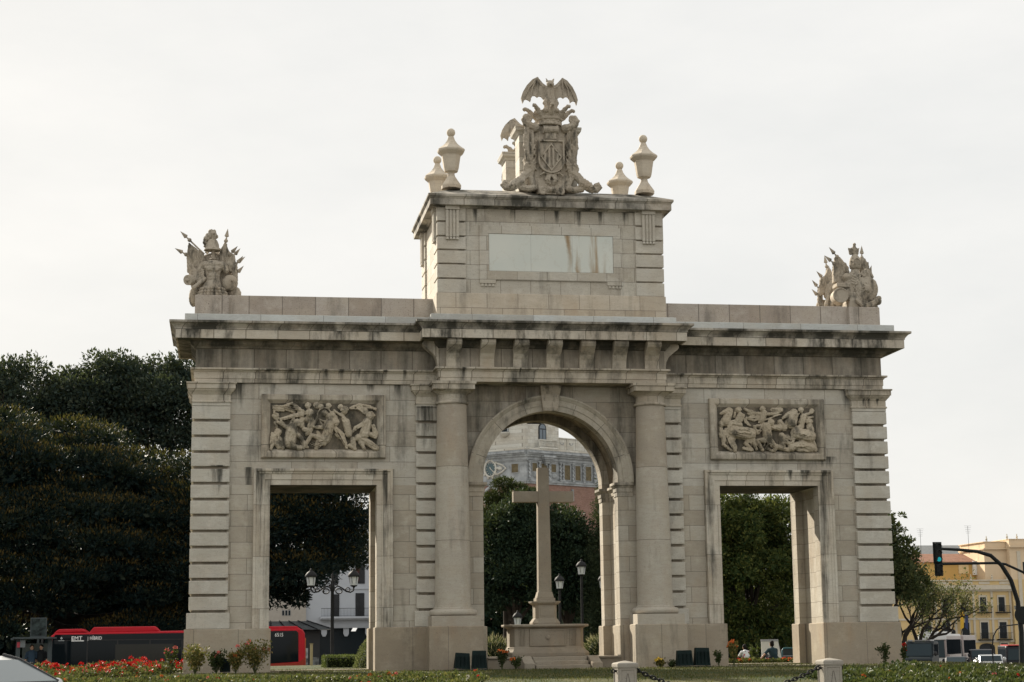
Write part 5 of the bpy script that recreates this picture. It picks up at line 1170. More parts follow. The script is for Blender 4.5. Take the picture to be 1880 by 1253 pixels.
# ornate palace seen through the central arch
M_pal = stone('palace_white_stone', row=.42, bw=.95, zoff=.1, stain=.15, thr=.64, rust=.04, pits=.1, c1=(.60,.60,.565), c2=(.57,.57,.54))
M_pb = plain('palace_carved_stone', (.30,.315,.32), .85, .15, vary=.3, scale=1.6)
M_brk = stone('palace_brick', row=.09, bw=.3, stain=.2, thr=.62, pits=.2, rust=.1, c1=(.30,.19,.16), c2=(.27,.165,.14), joints=.5)
O = (24.738, 150)
FL = Facet(O, (.77,-.64)); FL.d = Vector((-.77,.64,0)).normalized(); FL.n = Vector((-FL.d.y, FL.d.x, 0))
FR = Facet(O, (.87,.5))
pal = thing('ornate_building', 'ornate pale stone palace with brick lower storey and carved blue-grey window band, seen through the central arch', 'building', (O[0], O[1], -2))
pal['label'] = 'ornate pale stone palace with carved grey window band, seen through the central arch'
PARENT_OFF = Vector((O[0], O[1], -2))
def P_(m, name, mat, parent=None, **k):
    m.v = [tuple(Vector(v)-PARENT_OFF) for v in m.v]; return m.build(name, mat, parent or pal, **k)
for F, L in ((FL, 19), (FR, 26)):
    m = MB(); F.box(m, 0, L, -8, -.02, -2, 19.45); P_(m, 'brick_wall', M_brk)
    m = MB(); F.box(m, 0, L, -8, .0, 19.4, 22.2); P_(m, 'carved_wall', M_pb)
    zt = 27 if F is FL else 27
    m = MB(); F.box(m, 0, L if F is FL else 5.1, -7, -.05, 22.9, zt+4); P_(m, 'upper_wall', M_pal)
    m = MB()
    for a, b, o in ((19.4,19.62,.12),(19.62,19.78,.25),(19.78,19.86,.18),(22.05,22.2,.1),(22.2,22.55,.22),(22.55,22.78,.45),(22.78,22.95,.7),(22.95,23.12,.9),(23.12,23.3,.75)): F.box(m, -.2, L, -.5, o, a, b-.004)
    P_(m, 'band_cornice', M_pb)
    m = MB(); F.box(m, -.2, L, -.5, .78, 23.3, 23.5); P_(m, 'cornice_top', M_pal)
m = MB(); FR.box(m, 5.12, 26, -.6, -.3, 23.4, 25.0); FR.box(m, 5.1, 26, -.65, -.2, 25.0, 25.12)
for u in (5.1, 6.55, 7.95, 9.4): FR.box(m, u, u+.12, -.4, -.22, 23.4, 25.0)
P_(m, 'terrace_wall', M_pal)
for u in (5.8, 7.25):
    m = MB(); m.tube(FR.pts([(u+.28*math.cos(a), -.28, 24.55+.22*math.sin(a)) for a in np.linspace(PI, 2*PI, 9)]), .05, 5); P_(m, 'garland', M_pb)
def window(F, u0, u1, z0, z1, pane, depth=.0, nm='window'):
    m = MB(); w = .07; F.box(m, u0-w, u0, depth, depth+.08, z0-w, z1+w); F.box(m, u1, u1+w, depth, depth+.08, z0-w, z1+w); F.box(m, u0, u1, depth, depth+.078, z1, z1+w); F.box(m, u0, u1, depth, depth+.10, z0-w, z0)
    wd = P_(m, nm, M_frame); m = MB(); F.box(m, u0, u1, depth, depth+.02, z0, z1); m.v = m.v; P_(m, 'pane', pane, wd); return wd
window(FL, 1.08, 1.99, 20.74, 21.75, M_amber)
for u0, u1, z0 in ((.85,1.60,20.87),(2.25,3.10,20.9),(3.78,4.51,20.9),(5.84,6.71,20.08),(7.53,8.36,20.08),(9.19,10.08,20.12)): window(FR, u0, u1, z0, 21.83, M_amber)
for u, z0 in ((.42,19.95),(1.92,19.95),(3.44,19.95),(5.15,19.95),(5.55,19.95),(7.12,19.95),(8.78,19.95),(10.55,19.95)):
    m = MB(); n = 26
    m.tube(FR.pts([(u+.05*math.cos(k*1.1), .16+.05*math.sin(k*1.1), z0+(22.0-z0)*k/n) for k in range(n+1)]), .13, 7); FR.box(m, u-.2, u+.2, .0, .32, z0-.15, z0+.06); FR.box(m, u-.2, u+.2, 0, .34, 21.95, 22.06); P_(m, 'twisted_column', M_pb, smooth=60)
for u in (1.22, 4.15, 6.28, 7.95, 9.63): m = MB(); FR.box(m, u-.35, u+.35, .02, .1, 22.22, 22.46); P_(m, 'carved_tablet', M_pal)
for u in (.35, 2.0, 3.0): m = MB(); FL.box(m, u, u+.65, .02, .1, 22.2, 22.42); P_(m, 'carved_tablet', M_pal)
for u in (1.22, 4.15): m = MB(); m.ell(FR.p(u, .1, 20.45), (.34,.12,.3)); P_(m, 'carved_urn_panel', M_pb)
m = MB(); c = (4.87, 21.39)
m.tube(FL.pts([(c[0]+.78*math.cos(a), .12, c[1]+.95*math.sin(a)) for a in np.linspace(0, 2*PI, 41)]), .13, 8)
for k in range(10): m.ell(FL.p(c[0]+.98*math.cos(k*PI/5), .08, c[1]+1.15*math.sin(k*PI/5)), .16)
m.tube(FL.pts([(3.95,.1,22.0),(3.2,.1,21.7),(2.72,.1,21.34),(3.2,.1,20.95),(3.95,.1,20.6)]), .12, 6); m.ell(FL.p(3.5,.1,21.34), (.3,.12,.26))
md = P_(m, 'clock_medallion', M_pal, smooth=60)
m = MB(); m.add(FL.pts([(c[0]+.7*math.cos(a), .05, c[1]+.86*math.sin(a)) for a in np.linspace(0,2*PI,33)[:-1]]), [tuple(range(32))]); P_(m, 'dial', plain('clock_dial', (.08,.12,.13), .6), md)
m = MB(); m.tube(FL.pts([(c[0],.09,c[1]),(c[0]-.5,.09,c[1]-.5)]), .05, 5); m.tube(FL.pts([(c[0],.09,c[1]),(c[0]+.1,.09,c[1]+.2)]), .05, 5)
for k in range(12): m.ell(FL.p(c[0]+.55*math.cos(k*PI/6), .07, c[1]+.67*math.sin(k*PI/6)), .05)
P_(m, 'clock_hand', M_pal, md)
m = MB(); n = 16
pts = [(1.94,24.66),(3.10,24.66)]+[(2.52+.58*math.cos(a), 26.0+.62*math.sin(a)) for a in np.linspace(0, PI, 13)]
FR.poly(m, pts, -.05, .05); wd = P_(m, 'arched_window', plain('black_window_frame', (.012,.014,.016), .5), smooth=30)
m = MB(); FR.poly(m, [(2.08,24.7),(2.46,24.7),(2.46,25.85),(2.08,25.85)], .05, .07); FR.poly(m, [(2.58,24.7),(2.96,24.7),(2.96,25.85),(2.58,25.85)], .05, .07); FR.poly(m, [(2.08,25.98),(2.96,25.98)]+[(2.52+.44*math.cos(a), 26.0+.48*math.sin(a)) for a in np.linspace(0.05, PI-.05, 9)], .05, .07); P_(m, 'pane', M_sky, wd)
m = MB()
for k in range(5): FR.box(m, 2.85-.9+.2*k, 2.85+.9-.2*k, 0, 1.0-.16*k, 22.5-.22*k, 22.72-.22*k)
P_(m, 'balcony_bracket', M_pb)
m = MB(); FR.box(m, 1.4, 4.3, -.1, .9, 23.5, 23.72); FR.box(m, 1.4, 4.3, .6, .85, 24.45, 24.6)
for k in range(14): m.lathe([(.05,23.7),(.11,23.9),(.05,24.2),(.06,24.46)], FR.p(1.5+.207*k, .72, 0), 8)
P_(m, 'balcony', M_pal, smooth=50)
m = MB(); FL.box(m, 2.35, 3.35, -.05, .1, 25.6, 27.0); wd = P_(m, 'window', M_frame); m = MB(); FL.box(m, 2.5, 3.2, .1, .12, 25.65, 26.9); P_(m, 'pane', M_dark, wd)
m = MB(); m.lathe([(.02,24.95),(.4,25.1),(.62,25.4),(.66,25.55),(.2,25.58)], FL.p(2.85, .1, 0), 14); P_(m, 'window_bracket', M_pal, smooth=50)
m = MB(); m.tube(FL.pts([(4.05,.1,18.2),(4.15,.1,18.9),(4.8,.1,19.3),(5.45,.1,18.9),(5.57,.1,18.2),(5.5,.1,17.2)]), .2, 7); m.ell(FL.p(4.8,.1,19.3), .26); wd = P_(m, 'oval_window', M_pb, smooth=60); m = MB(); FL.box(m, 4.2, 5.4, .0, .03, 16.9, 18.7); P_(m, 'pane', M_dark, wd)
m = MB(); FR.box(m, 6.9, 7.2, -.02, .12, 17.6, 19.0); P_(m, 'downpipe', M_pb)
PARENT_OFF = Vector((0,110,-1.5))
# white house behind the left opening
M_wh = plain('white_render', (.42,.44,.47), .9, .1, vary=.05, scale=.6)
wh = thing('white_house', 'white rendered house with dark shuttered windows and balcony behind the left opening', 'house', (0,110,-1.5))
FW = Facet((0,110), (1,0))
def W_(m, name, mat, parent=None, **k):
    m.v = [tuple(Vector(v)-PARENT_OFF) for v in m.v]; return m.build(name, mat, parent or wh, **k)
m = MB(); FW.box(m, -2.6, 14, -8, 0, 2.6, 13); FW.box(m, -2.6, 14, -8, -.6, -1.6, 2.6); W_(m, 'wall', M_wh)
m = MB(); FW.box(m, -1.3, 6, 0, .9, 3.36, 3.52); FW.box(m, -1.3, 6, 0, .75, 3.26, 3.36); W_(m, 'balcony_slab', M_wh)
m = MB()
for k in range(46): FW.box(m, -1.2+.13*k, -1.185+.13*k, .80, .815, 3.52, 4.24)
FW.box(m, -1.25, 6, .79, .83, 4.24, 4.28); FW.box(m, -1.25, 6, .79, .83, 3.58, 3.60); W_(m, 'balcony_railing', M_iron)
M_shut = plain('dark_shutter', (.025,.026,.028), .6, .2); M_red = plain('red_shutter', (.14,.035,.03), .7, .2)
def shutter_window(u0, u1, z0, z1, slat):
    m = MB(); FW.box(m, u0, u1, -.02, .03, z0, z1); w = W_(m, 'window', M_shut)
    if slat:
        m = MB()
        for k in range(4): FW.box(m, u0+.03+.09*k, u0+.06+.09*k, .03, .06, z0+.2, z1)
        W_(m, 'shutter', M_red, w)
    m = MB(); FW.box(m, u1-.42, u1+.03, .03, .07, z0, z1); W_(m, 'shutter', M_shut, w)
for u0, u1, z0, z1, s in ((1.92,2.70,3.56,5.64,0),(1.91,2.74,6.50,8.25,1),(-.28,.28,6.4,8.06,1),(-.26,.42,3.56,5.55,0),(1.91,2.74,9.2,11,1)): shutter_window(u0, u1, z0, z1, s)
m = MB(); FW.box(m, -2.6, 6, 0, .25, 8.72, 8.9); FW.box(m, -2.6, 6, 0, .1, 6.0, 6.1); W_(m, 'string_course', M_wh)
m = MB(); FW.box(m, -2.6, 6, -.62, -.05, 2.5, 3.3)
for u in (-.9, 1.1, 3.1): FW.poly(m, [(u-.25,2.5),(u+.25,2.5),(u+.25,2.0),(u+.12,1.75),(u-.12,1.75),(u-.25,2.0)], -.6, -.3)
W_(m, 'arcade_beam', M_wh)
m = MB(); FW.box(m, -2.5, 5.9, -.64, -.56, -1.5, 2.5); W_(m, 'shopfront', M_dark)
m = MB(); m.frustum((1.55,1.95,110.2,110.3,2.2),(1.85,2.25,110.2,110.3,2.75)); W_(m, 'shop_light', emit('shop_light', (1,.97,.9), .45))
# cream house further left
PARENT_OFF = Vector((-4,109.6,-2)); cm = thing('cream_house', 'small cream house with paired windows glimpsed above the bus through the left opening', 'house', (-4,109.6,-2)); FC = Facet((0,109.6), (1,0))
m = MB(); FC.box(m, -9, -2.58, -7, 0, -2, 5.6); m.v = [tuple(Vector(v)-PARENT_OFF) for v in m.v]; m.build('wall', plain('cream_render', (.36,.33,.29), .9, .1, vary=.06), cm)
for u in (-4.75,-4.47,-4.19):
    m = MB(); FC.box(m, u, u+.22, -.02, .03, 3.65, 4.15); m.v = [tuple(Vector(v)-PARENT_OFF) for v in m.v]; w_ = m.build('window', M_frame, cm); m = MB(); FC.box(m, u+.025, u+.195, .03, .04, 3.68, 4.12); m.v = [tuple(Vector(v)-PARENT_OFF) for v in m.v]; m.build('pane', M_dark, w_)
# yellow building on the right
M_yel = plain('ochre_render', (.55,.41,.205), .9, .1, vary=.07, scale=.5); M_yel2 = plain('deep_ochre_render', (.50,.32,.115), .9, .1, vary=.07, scale=.5); M_yw = plain('cream_trim', (.50,.45,.36), .85, .1, vary=.06); M_pk = plain('peach_render', (.60,.47,.32), .9, .1, vary=.05, scale=.5)
PARENT_OFF = Vector((94,180,-3)); yb = thing('yellow_building', 'ochre yellow building with tall balconied windows and a corner tower on the right', 'building', (94,180,-3)); FY = Facet((0,180), (1,0))
def Y_(m, name, mat, parent=None, **k):
    m.v = [tuple(Vector(v)-PARENT_OFF) for v in m.v]; return m.build(name, mat, parent or yb, **k)
m = MB(); FY.box(m, 78, 97.7, -14, 0, -3, 8.9); FY.box(m, 97.7, 106, -14, .5, -3, 8.9); Y_(m, 'wall', M_yel)
m = MB(); FY.box(m, 94.3, 97.55, -9, -.6, 8.9, 13.2); FY.box(m, 97.55, 106, -9, .5, 8.9, 13.5); Y_(m, 'tower', M_pk)
m = MB(); FY.box(m, 94.1, 97.6, -9, -.2, 13.1, 13.3); FY.box(m, 97.5, 106, -9, .9, 13.3, 13.6); FY.box(m, 94.4, 97.5, -9, -.5, 13.3, 14.1); FY.box(m, 97.55, 106, -9, .55, 13.6, 14.42); FY.box(m, 94.2, 97.5, -9, -.4, 14.1, 14.2); FY.box(m, 97.5, 106, -9, .65, 14.4, 14.5); Y_(m, 'tower_parapet', M_pk)
m = MB(); FY.box(m, 78, 97.9, -.3, .6, 7.55, 8.0); FY.box(m, 78, 97.9, -.3, .3, 7.3, 7.55); FY.box(m, 78, 97.7, -.2, .1, 8.0, 8.2); FY.box(m, 78, 97.8, -.2, .2, 8.75, 8.92)
for u in (79.5,83.5,87,90.5,93,96): FY.box(m, u, u+1.6, 0, .06, 8.3, 8.65)
Y_(m, 'cornice', M_yw)
m = MB()
for u in (84,86.4,89.2,91.9,94.6,97.3): FY.box(m, u, u+.32, 0, .1, 3.7, 7.3); FY.box(m, u, u+.32, 0, .1, .5, 3.5)
FY.box(m, 78, 97.7, 0, .12, 3.45, 3.7); FY.box(m, 78, 97.7, 0, .14, .36, .62); FY.box(m, 98.6, 99.1, .5, .6, 0, 12.8); Y_(m, 'pilaster_strip', M_yw)
def ywin(u, w, z0, z1, balc):
    m = MB(); t = .16; FY.box(m, u-t, u, 0, .1, z0-.05, z1+.28); FY.box(m, u+w, u+w+t, 0, .1, z0-.05, z1+.28); FY.box(m, u, u+w, 0, .1, z1, z1+.28); wd = Y_(m, 'window', M_yw)
    m = MB(); FY.box(m, u, u+w, -.02, .02, z0, z1); Y_(m, 'pane', M_dark, wd)
    m = MB(); FY.box(m, u+w*.47, u+w*.53, .02, .06, z0, z1)
    for q in (.3,.55,.78): FY.box(m, u, u+w, .02, .05, z0+(z1-z0)*q, z0+(z1-z0)*q+.05)
    Y_(m, 'glazing_bar', M_shut, wd)
    if balc:
        m = MB(); FY.box(m, u-.5, u+w+.5, .0, .75, z0-.22, z0-.08); FY.box(m, u-.5, u+w+.5, .7, .75, z0+.75, z0+.80)
        for k in range(12): FY.box(m, u-.48+.165*k, u-.45+.165*k, .70, .74, z0-.08, z0+.75)
        Y_(m, 'balcony', M_iron, wd)
for u in (84.8,87.5,90.28,93.01,95.71): ywin(u, .91, 4.55, 6.52, 2); ywin(u-.05, 1.05, .86, 3.1, 1)
for u in (84.8,87.5,90.21,95.67): ywin(u, 1.05, -2.6, .22, 0)
m = MB(); FY.poly(m, [(92.6,-2.8),(94.8,-2.8),(94.8,-.3)]+[(93.7+1.1*math.cos(a), -.3+.55*math.sin(a)) for a in np.linspace(0.1, PI-.1, 9)]+[(92.6,-.3)], 0, .1); Y_(m, 'doorway', M_shut)
m = MB(); FY.box(m, 99.4, 100.6, .5, .53, 9.6, 11.3); FY.box(m, 99.4, 100.6, .5, .53, 5.2, 7.2); Y_(m, 'tower_window', M_dark)
m = MB()
for u, z in ((94.5,14.2),(97.55,14.5),(99.0,14.5),(91.9,8.92),(95.0,8.92),(97.2,8.92)): m.lathe([(.16,z),(.1,z+.15),(.17,z+.3),(.05,z+.5),(.09,z+.62),(.0,z+.75)], (u,180,0), 8)
Y_(m, 'roof_finial', M_yw)
m = MB(); FY.box(m, 84, 94.3, -9, -3.6, 8.9, 11.6); Y_(m, 'roof_storey', M_yel2)
m = MB(); FY.box(m, 91.7, 93.2, -3.6, -3.5, 9.9, 11.6); Y_(m, 'roof_panel', plain('pale_ochre', (.60,.46,.26), .9)); m = MB(); FY.box(m, 93.75, 94.28, -3.6, -3.2, 9.7, 11.65); Y_(m, 'white_tank', plain('white_paint', (.7,.7,.68), .6))
m = MB(); m.add([(83.8,183.2,11.55),(94.3,183.2,11.55),(94.3,188,12.9),(83.8,188,12.9),(83.8,183.2,11.45),(94.3,183.2,11.45),(94.3,188,11.45),(83.8,188,11.45)], [(0,1,2,3),(0,4,5,1),(1,5,6,2),(3,7,4,0)]); Y_(m, 'tiled_roof', stone('roof_tile', row=.22, bw=.25, stain=.3, thr=.6, c1=(.30,.15,.10), c2=(.26,.13,.09)))
for x, z0, z1 in ((89.3,11.5,13.6),(93.6,12.6,16.6),(86.5,11.5,16.2)):
    m = MB()
    m.tube([(x,184,z0),(x,184,z1)], .025, 5)
    for k in range(5): m.tube([(x-.5+.05*k,184,z1-.25*k),(x+.5-.05*k,184,z1-.25*k)], .012, 4)
    Y_(m, 'roof_aerial', M_iron)
gb = thing('grey_building', 'pale grey flat-roofed block beyond the yellow building', 'building', (112,232,-3)); m = MB(); m.box(-14,9,0,10,0,17.4); m.box(-7,6,1,9,17.4,19.6); m.build('wall', plain('pale_grey_render', (.40,.42,.43), .9, .1, vary=.08), gb)
m = MB()
for z in (12.6, 15.4):
    for k in range(10): m.box(-13+2.2*k,-11.6+2.2*k,-.05,.0,z,z+1.3)
m.build('window', M_dark, gb); m = MB(); m.box(-14.1,9.1,-.3,0,17.2,17.6); m.box(-6,4,-.2,-.1,16.2,16.5); m.build('parapet_rail', M_frame, gb)
# flags on the yellow building
fl = thing('flag_staff', 'staff with yellow and red flags on the yellow building front', 'flag', (90.1,178.6,-.5)); m = MB(); m.tube([(0,1.3,2.2),(0,-.2,5.4)], .05, 6); m.build('staff', M_iron, fl)
m = MB(); m.quad((-.65,-.1,4.9),(-.05,-.1,5.1),(-.1,.3,2.9),(-.6,.25,2.6)); m.build('yellow_flag', plain('flag_yellow', (.60,.36,.04), .8), fl); m = MB(); m.quad((.05,-.05,5.1),(.55,.0,4.9),(.5,.35,2.6),(.1,.3,2.9)); m.build('dark_flag', plain('flag_blue', (.03,.045,.12), .8), fl)
# ---------------------------------------------------------------- lettering
def text_mesh(s, size, mat, name, parent, loc, rot=(PI/2,0,0), depth=.004, bold=0.0, sx=1.0):
    cu = bpy.data.curves.new(name, 'FONT'); cu.body = s; cu.size = size; cu.extrude = depth; cu.offset = bold; cu.space_character = 1.05
    tmp = bpy.data.objects.new(name, cu); COL.objects.link(tmp)
    me = bpy.data.meshes.new_from_object(tmp.evaluated_get(bpy.context.evaluated_depsgraph_get())); bpy.data.objects.remove(tmp); bpy.data.curves.remove(cu)
    me.materials.clear(); me.materials.append(mat); o = bpy.data.objects.new(name, me); COL.objects.link(o); o.parent = parent; o.location = loc; o.rotation_euler = rot; o.scale = (sx,1,1)
    return o
# ---------------------------------------------------------------- the red bus
M_busred = plain('bus_red_paint', (.42,.010,.02), .4, .2, vary=.05); M_busdk = plain('bus_deep_red_paint', (.27,.03,.015), .5, .2, vary=.05)
M_busgl = glass('bus_side_glass', (.006,.009,.011), .05); M_blk = plain('black_plastic', (.012,.012,.013), .5, .4); M_white = plain('white_lettering', (.78,.78,.76), .5, .3, vary=.02)
M_tyre = plain('tyre_rubber', (.015,.015,.015), .9, .2); M_rim = plain('wheel_rim', (.25,.25,.26), .4, .5, metal=.5)
by = 33.0; bx0, bx1 = -18.12, -6.06; bz = gz(-12, 34)
bus = thing('city_bus', 'long red and black city bus with dark glass sides behind the left plinth', 'bus', (-12,by+1.2,bz))
off = Vector((-12,by+1.2,bz))
def B_(m, name, mat, parent=None, **k): m.v = [tuple(Vector(v)-off) for v in m.v]; return m.build(name, mat, parent or bus, **k)
side = [(bx0,bz+.3),(bx0-.05,0.0),(bx0+.03,1.0),(bx0+.13,1.42),(bx0+.3,1.56),(bx1-.35,1.66),(bx1-.12,1.60),(bx1-.02,1.40),(bx1,.4),(bx1,bz+.3)]
m = MB(); m.prism(side, 'y', by, by+2.3); B_(m, 'body', M_busred, bevel=.06, seg=2)
m = MB(); m.prism([(bx0+.10,-.5),(bx0+.10,.2),(bx0+.22,1.3),(bx0+.34,1.48),(-8.0,1.52),(-8.0,-.5)], 'y', by-.012, by+.05); B_(m, 'side_glazing', M_busgl)
m = MB(); m.prism([(-7.9,-.02),(-7.9,1.56),(-6.5,1.56),(-6.38,1.46),(-6.36,.06)], 'y', by-.016, by+.05); B_(m, 'rear_side_panel', M_busgl, bevel=.03)
m = MB(); m.prism([(-7.99,-.6),(-7.99,.0),(-6.36,.04),(-6.07,.3),(-6.07,-.6)], 'y', by-.008, by+.04); B_(m, 'rear_skirt', M_busdk)
m = MB()
for x in (-16.3,-14.9,-13.4,-11.9,-10.4,-9.0): m.box(x-.03, x+.03, by-.02, by-.011, -.5, 1.20)
m.box(bx0+.3, -8.0, by-.02, by-.011, 1.19, 1.23); B_(m, 'window_divider', M_blk)
m = MB(); m.box(-15.0,-12.3,by-.021,by-.013,.0,1.0)
for x in (-14.6,-13.7): m.box(x,x+.08,by-.03,by-.02,-.3,.9)
B_(m, 'door', glass('bus_door_glass', (.03,.03,.026), .08))
for x0, x1, z in ((bx0+.25,-16.35,.18),(-16.25,-12.95,.26),(-10.4,-6.25,.20)):
    m = MB(); m.prism([(x0,1.55),(x0+.22,1.56+z),(x1-.22,1.57+z),(x1,1.6)], 'y', by+.06, by+2.2); B_(m, 'roof_pod', M_busred, bevel=.04, seg=2)
m = MB(); m.prism([(bx0-.02,-.4),(bx0-.06,0),(bx0+.03,1.0),(bx0+.12,1.36),(bx0+.10,1.38),(bx0,1.0),(bx0-.09,0),(bx0-.05,-.4)], 'y', by+.12, by+2.2); B_(m, 'windscreen', M_busgl)
for x in (-16.6,-9.4):
    for y in (by+.05,by+2.0):
        m = MB(); m.lathe([(.0,-.12),(.40,-.12),(.44,-.06),(.44,.10),(.40,.13),(0,.13)], (x,y+.1,bz+.44), 24, M=Matrix.Rotation(PI/2,3,'X')); wl = B_(m, 'wheel', M_tyre, smooth=40); m = MB(); m.lathe([(0,.13),(.24,.14),(.26,.16),(0,.17)], (x,y+.1,bz+.44), 20, M=Matrix.Rotation(PI/2,3,'X')); B_(m, 'rim', M_rim, wl)
m = MB(); m.tube([(bx0+.05,by+.1,1.35),(bx0-.25,by-.1,1.3),(bx0-.25,by-.1,.75)], .06, 7); B_(m, 'mirror', M_blk)
m = MB(); m.box(bx1-.02,bx1+.03,by+.1,by+.35,-.3,1.2); B_(m, 'tail_light', plain('amber_red_lens', (.45,.10,.02), .3))
def T_(s, size, x, z, name, **k): return text_mesh(s, size, M_white, name, bus, tuple(Vector((x,by-.022,z))-off), **k)
T_('EMT', .235, -17.05, 1.235, 'lettering', bold=.004, sx=1.12); T_('| HÍBRID', .215, -16.30, 1.235, 'lettering', bold=.003, sx=.80)
m = MB(); m.box(-17.04,-16.46,by-.024,by-.016,1.165,1.21); B_(m, 'lettering_bar', M_white)
T_('6515', .245, -7.52, 1.28, 'fleet_number', bold=.001, sx=.80)
m = MB(); m.quad((-17.56,by-.022,1.31),(-17.50,by-.022,1.25),(-17.44,by-.022,1.31),(-17.50,by-.022,1.39)); m.box(-17.64,-17.36,by-.024,by-.02,1.19,1.215); B_(m, 'side_emblem', plain('pale_decal', (.35,.38,.38), .5), fix=False)

# ---------------------------------------------------------------- bus shelter with hoarding, sandwich board
M_sh = plain('shelter_grey_metal', (.05,.062,.066), .6, .2); M_shg = plain('shelter_pane', (.09,.11,.105), .4, .15, vary=.35, scale=2)
sx, sy = -18.3, 28.0; sz = -.75
m = MB(); m.box(-24,-14.2,26.8,31.5,-1.6,-.75); kind(m.build('pavement', M_ground, bevel=.02), 'structure')
sh_ = thing('bus_shelter', 'grey metal bus shelter with flat canopy left of the red bus', 'shelter', (sx,sy,sz)); h_ = 1.32-sz
m = MB(); m.box(-.82,.95,-.5,.9,h_-.06,h_+.02); m.box(-.9,-.78,-.5,.9,h_-.1,h_-.02); sh_c = m.build('canopy', M_sh, sh_, bevel=.01)
for x in (-.62, .75): m = MB(); m.box(x-.09,x+.09,-.12,.02,0,h_-.06); m.build('post', M_sh, sh_)
m = MB(); m.box(-.50,.60,.55,.58,.35,h_-.25); m.build('back_pane', M_shg, sh_)
m = MB(); m.box(-.5,.6,.2,.5,.42,.47); m.build('bench', M_sh, sh_)
m = MB(); m.box(-.52,-.30,-.2,-.16,h_-.42,h_-.1); m.build('route_panel', plain('route_panel_grey', (.16,.18,.19), .5), sh_); m = MB(); m.box(-.66,-.53,-.2,-.16,h_-.42,h_-.18); m.build('red_sign', plain('sign_red', (.35,.03,.05), .5), sh_)
hd = thing('poster_frame', 'dark framed poster panel standing above the bus shelter canopy', 'poster', (-18.2,29.3,-.75)); z0 = -.75
m = MB(); m.box(-.36,.36,-.04,.04,1.33-z0,2.22-z0); fr = m.build('frame', M_sh, hd); m = MB(); m.box(-.31,.31,-.05,-.041,1.42-z0,2.17-z0); m.build('poster', plain('dark_poster', (.03,.04,.04), .6, .1, vary=.8, scale=6), hd); m = MB(); m.tube([(0,0,0),(0,0,1.34-z0)], .05, 8); m.build('post', M_sh, hd)
sb_ = thing('sandwich_board', 'dark sandwich board with pale edges on the pavement at the left', 'sign', (-14.1,-13.6,lawn_z(-14.1,-13.6)+.02)); 
for s in (1,-1):
    m = MB(); m.add([(s*.14,-.2,0),(s*.14,.2,0),(0,.2,.44),(0,-.2,.44),(s*.11,-.2,0),(s*.11,.2,0),(-s*.03,.2,.44),(-s*.03,-.2,.44)], [(0,1,2,3),(4,7,6,5),(0,3,7,4),(1,5,6,2),(2,6,7,3),(0,4,5,1)]); m.build('board', M_blk, sb_, bevel=.006)
# kiosk behind the bus
kx, ky = -6.3, 46.5; kz = gz(kx, ky); ki = thing('news_kiosk', 'dark news kiosk with a sloping ribbed grey roof behind the rear of the bus', 'kiosk', (kx,ky,kz))
m = MB(); m.frustum((-1.9,2.25,-1.6,2,1.72-kz),(-1.6,.9,-.4,1.2,2.2-kz)); kr = m.build('roof', plain('kiosk_roof', (.10,.11,.115), .5), ki)
m = MB()
for k in range(6):
    t = k/5; m.tube([(-1.9+4.15*t,-1.62,1.74-kz),(-1.6+2.5*t,-.42,2.23-kz)], .03, 5)
m.build('roof_rib', M_blk, kr); m = MB(); m.box(-1.6,1.6,-.9,1.6,0,1.72-kz); m.build('cabin', plain('kiosk_wall', (.02,.022,.024), .5), ki)
for x in (-.2,.5,1.1): m = MB(); m.box(x,x+.45,-.94,-.9,.5,1.6); m.build('display', plain('kiosk_display', (.12,.13,.13), .4, .5, vary=.8, scale=5), ki)
m = MB(); m.box(.35,.95,-1.0,-.95,1.55,2.1); m.build('white_poster', plain('pale_poster', (.35,.37,.36), .5, vary=.6, scale=4), ki)
yp = thing('sign_post', 'plain tan post standing just right of the rear of the red bus', 'post', (-6.39,20,gz(-6.39,20))); m = MB(); m.box(-.055,.055,-.04,.04,0,.88-gz(-6.39,20)); m.build('post', plain('tan_paint', (.30,.25,.14), .6), yp, bevel=.008); m = MB(); m.box(-.07,.07,-.055,.055,.86-gz(-6.39,20),.9-gz(-6.39,20)); m.build('cap', plain('tan_cap', (.22,.18,.1), .6), yp)

# ---------------------------------------------------------------- lanterns
M_lg = plain('frosted_lantern_glass', (.50,.52,.52), .3, .4, vary=.06)
def lantern(parent, x, z, s=1.0, nm='lantern'):
    m = MB(); m.lathe([(.12*s,z),(.17*s,z+.02*s),(.225*s,z+.40*s),(.20*s,z+.41*s)], (x,0,0), 6); l = m.build(nm, M_lg, parent)
    m = MB()
    for k in range(6):
        a = 2*PI*k/6; m.tube([(x+.15*s*math.cos(a),.15*s*math.sin(a),z),(x+.23*s*math.cos(a),.23*s*math.sin(a),z+.41*s)], .014*s, 5)
    m.lathe([(.02*s,z-.12*s),(.07*s,z-.06*s),(.15*s,z-.03*s),(.15*s,z+.01*s),(.05*s,z+.015*s)], (x,0,0), 10); m.build('lantern_cage', M_iron, l)
    m = MB(); m.lathe([(.27*s,z+.40*s),(.28*s,z+.44*s),(.25*s,z+.52*s),(.17*s,z+.62*s),(.07*s,z+.68*s),(.05*s,z+.72*s),(.06*s,z+.75*s),(0,z+.80*s)], (x,0,0), 14); m.build('lantern_cap', M_iron, l, smooth=50)
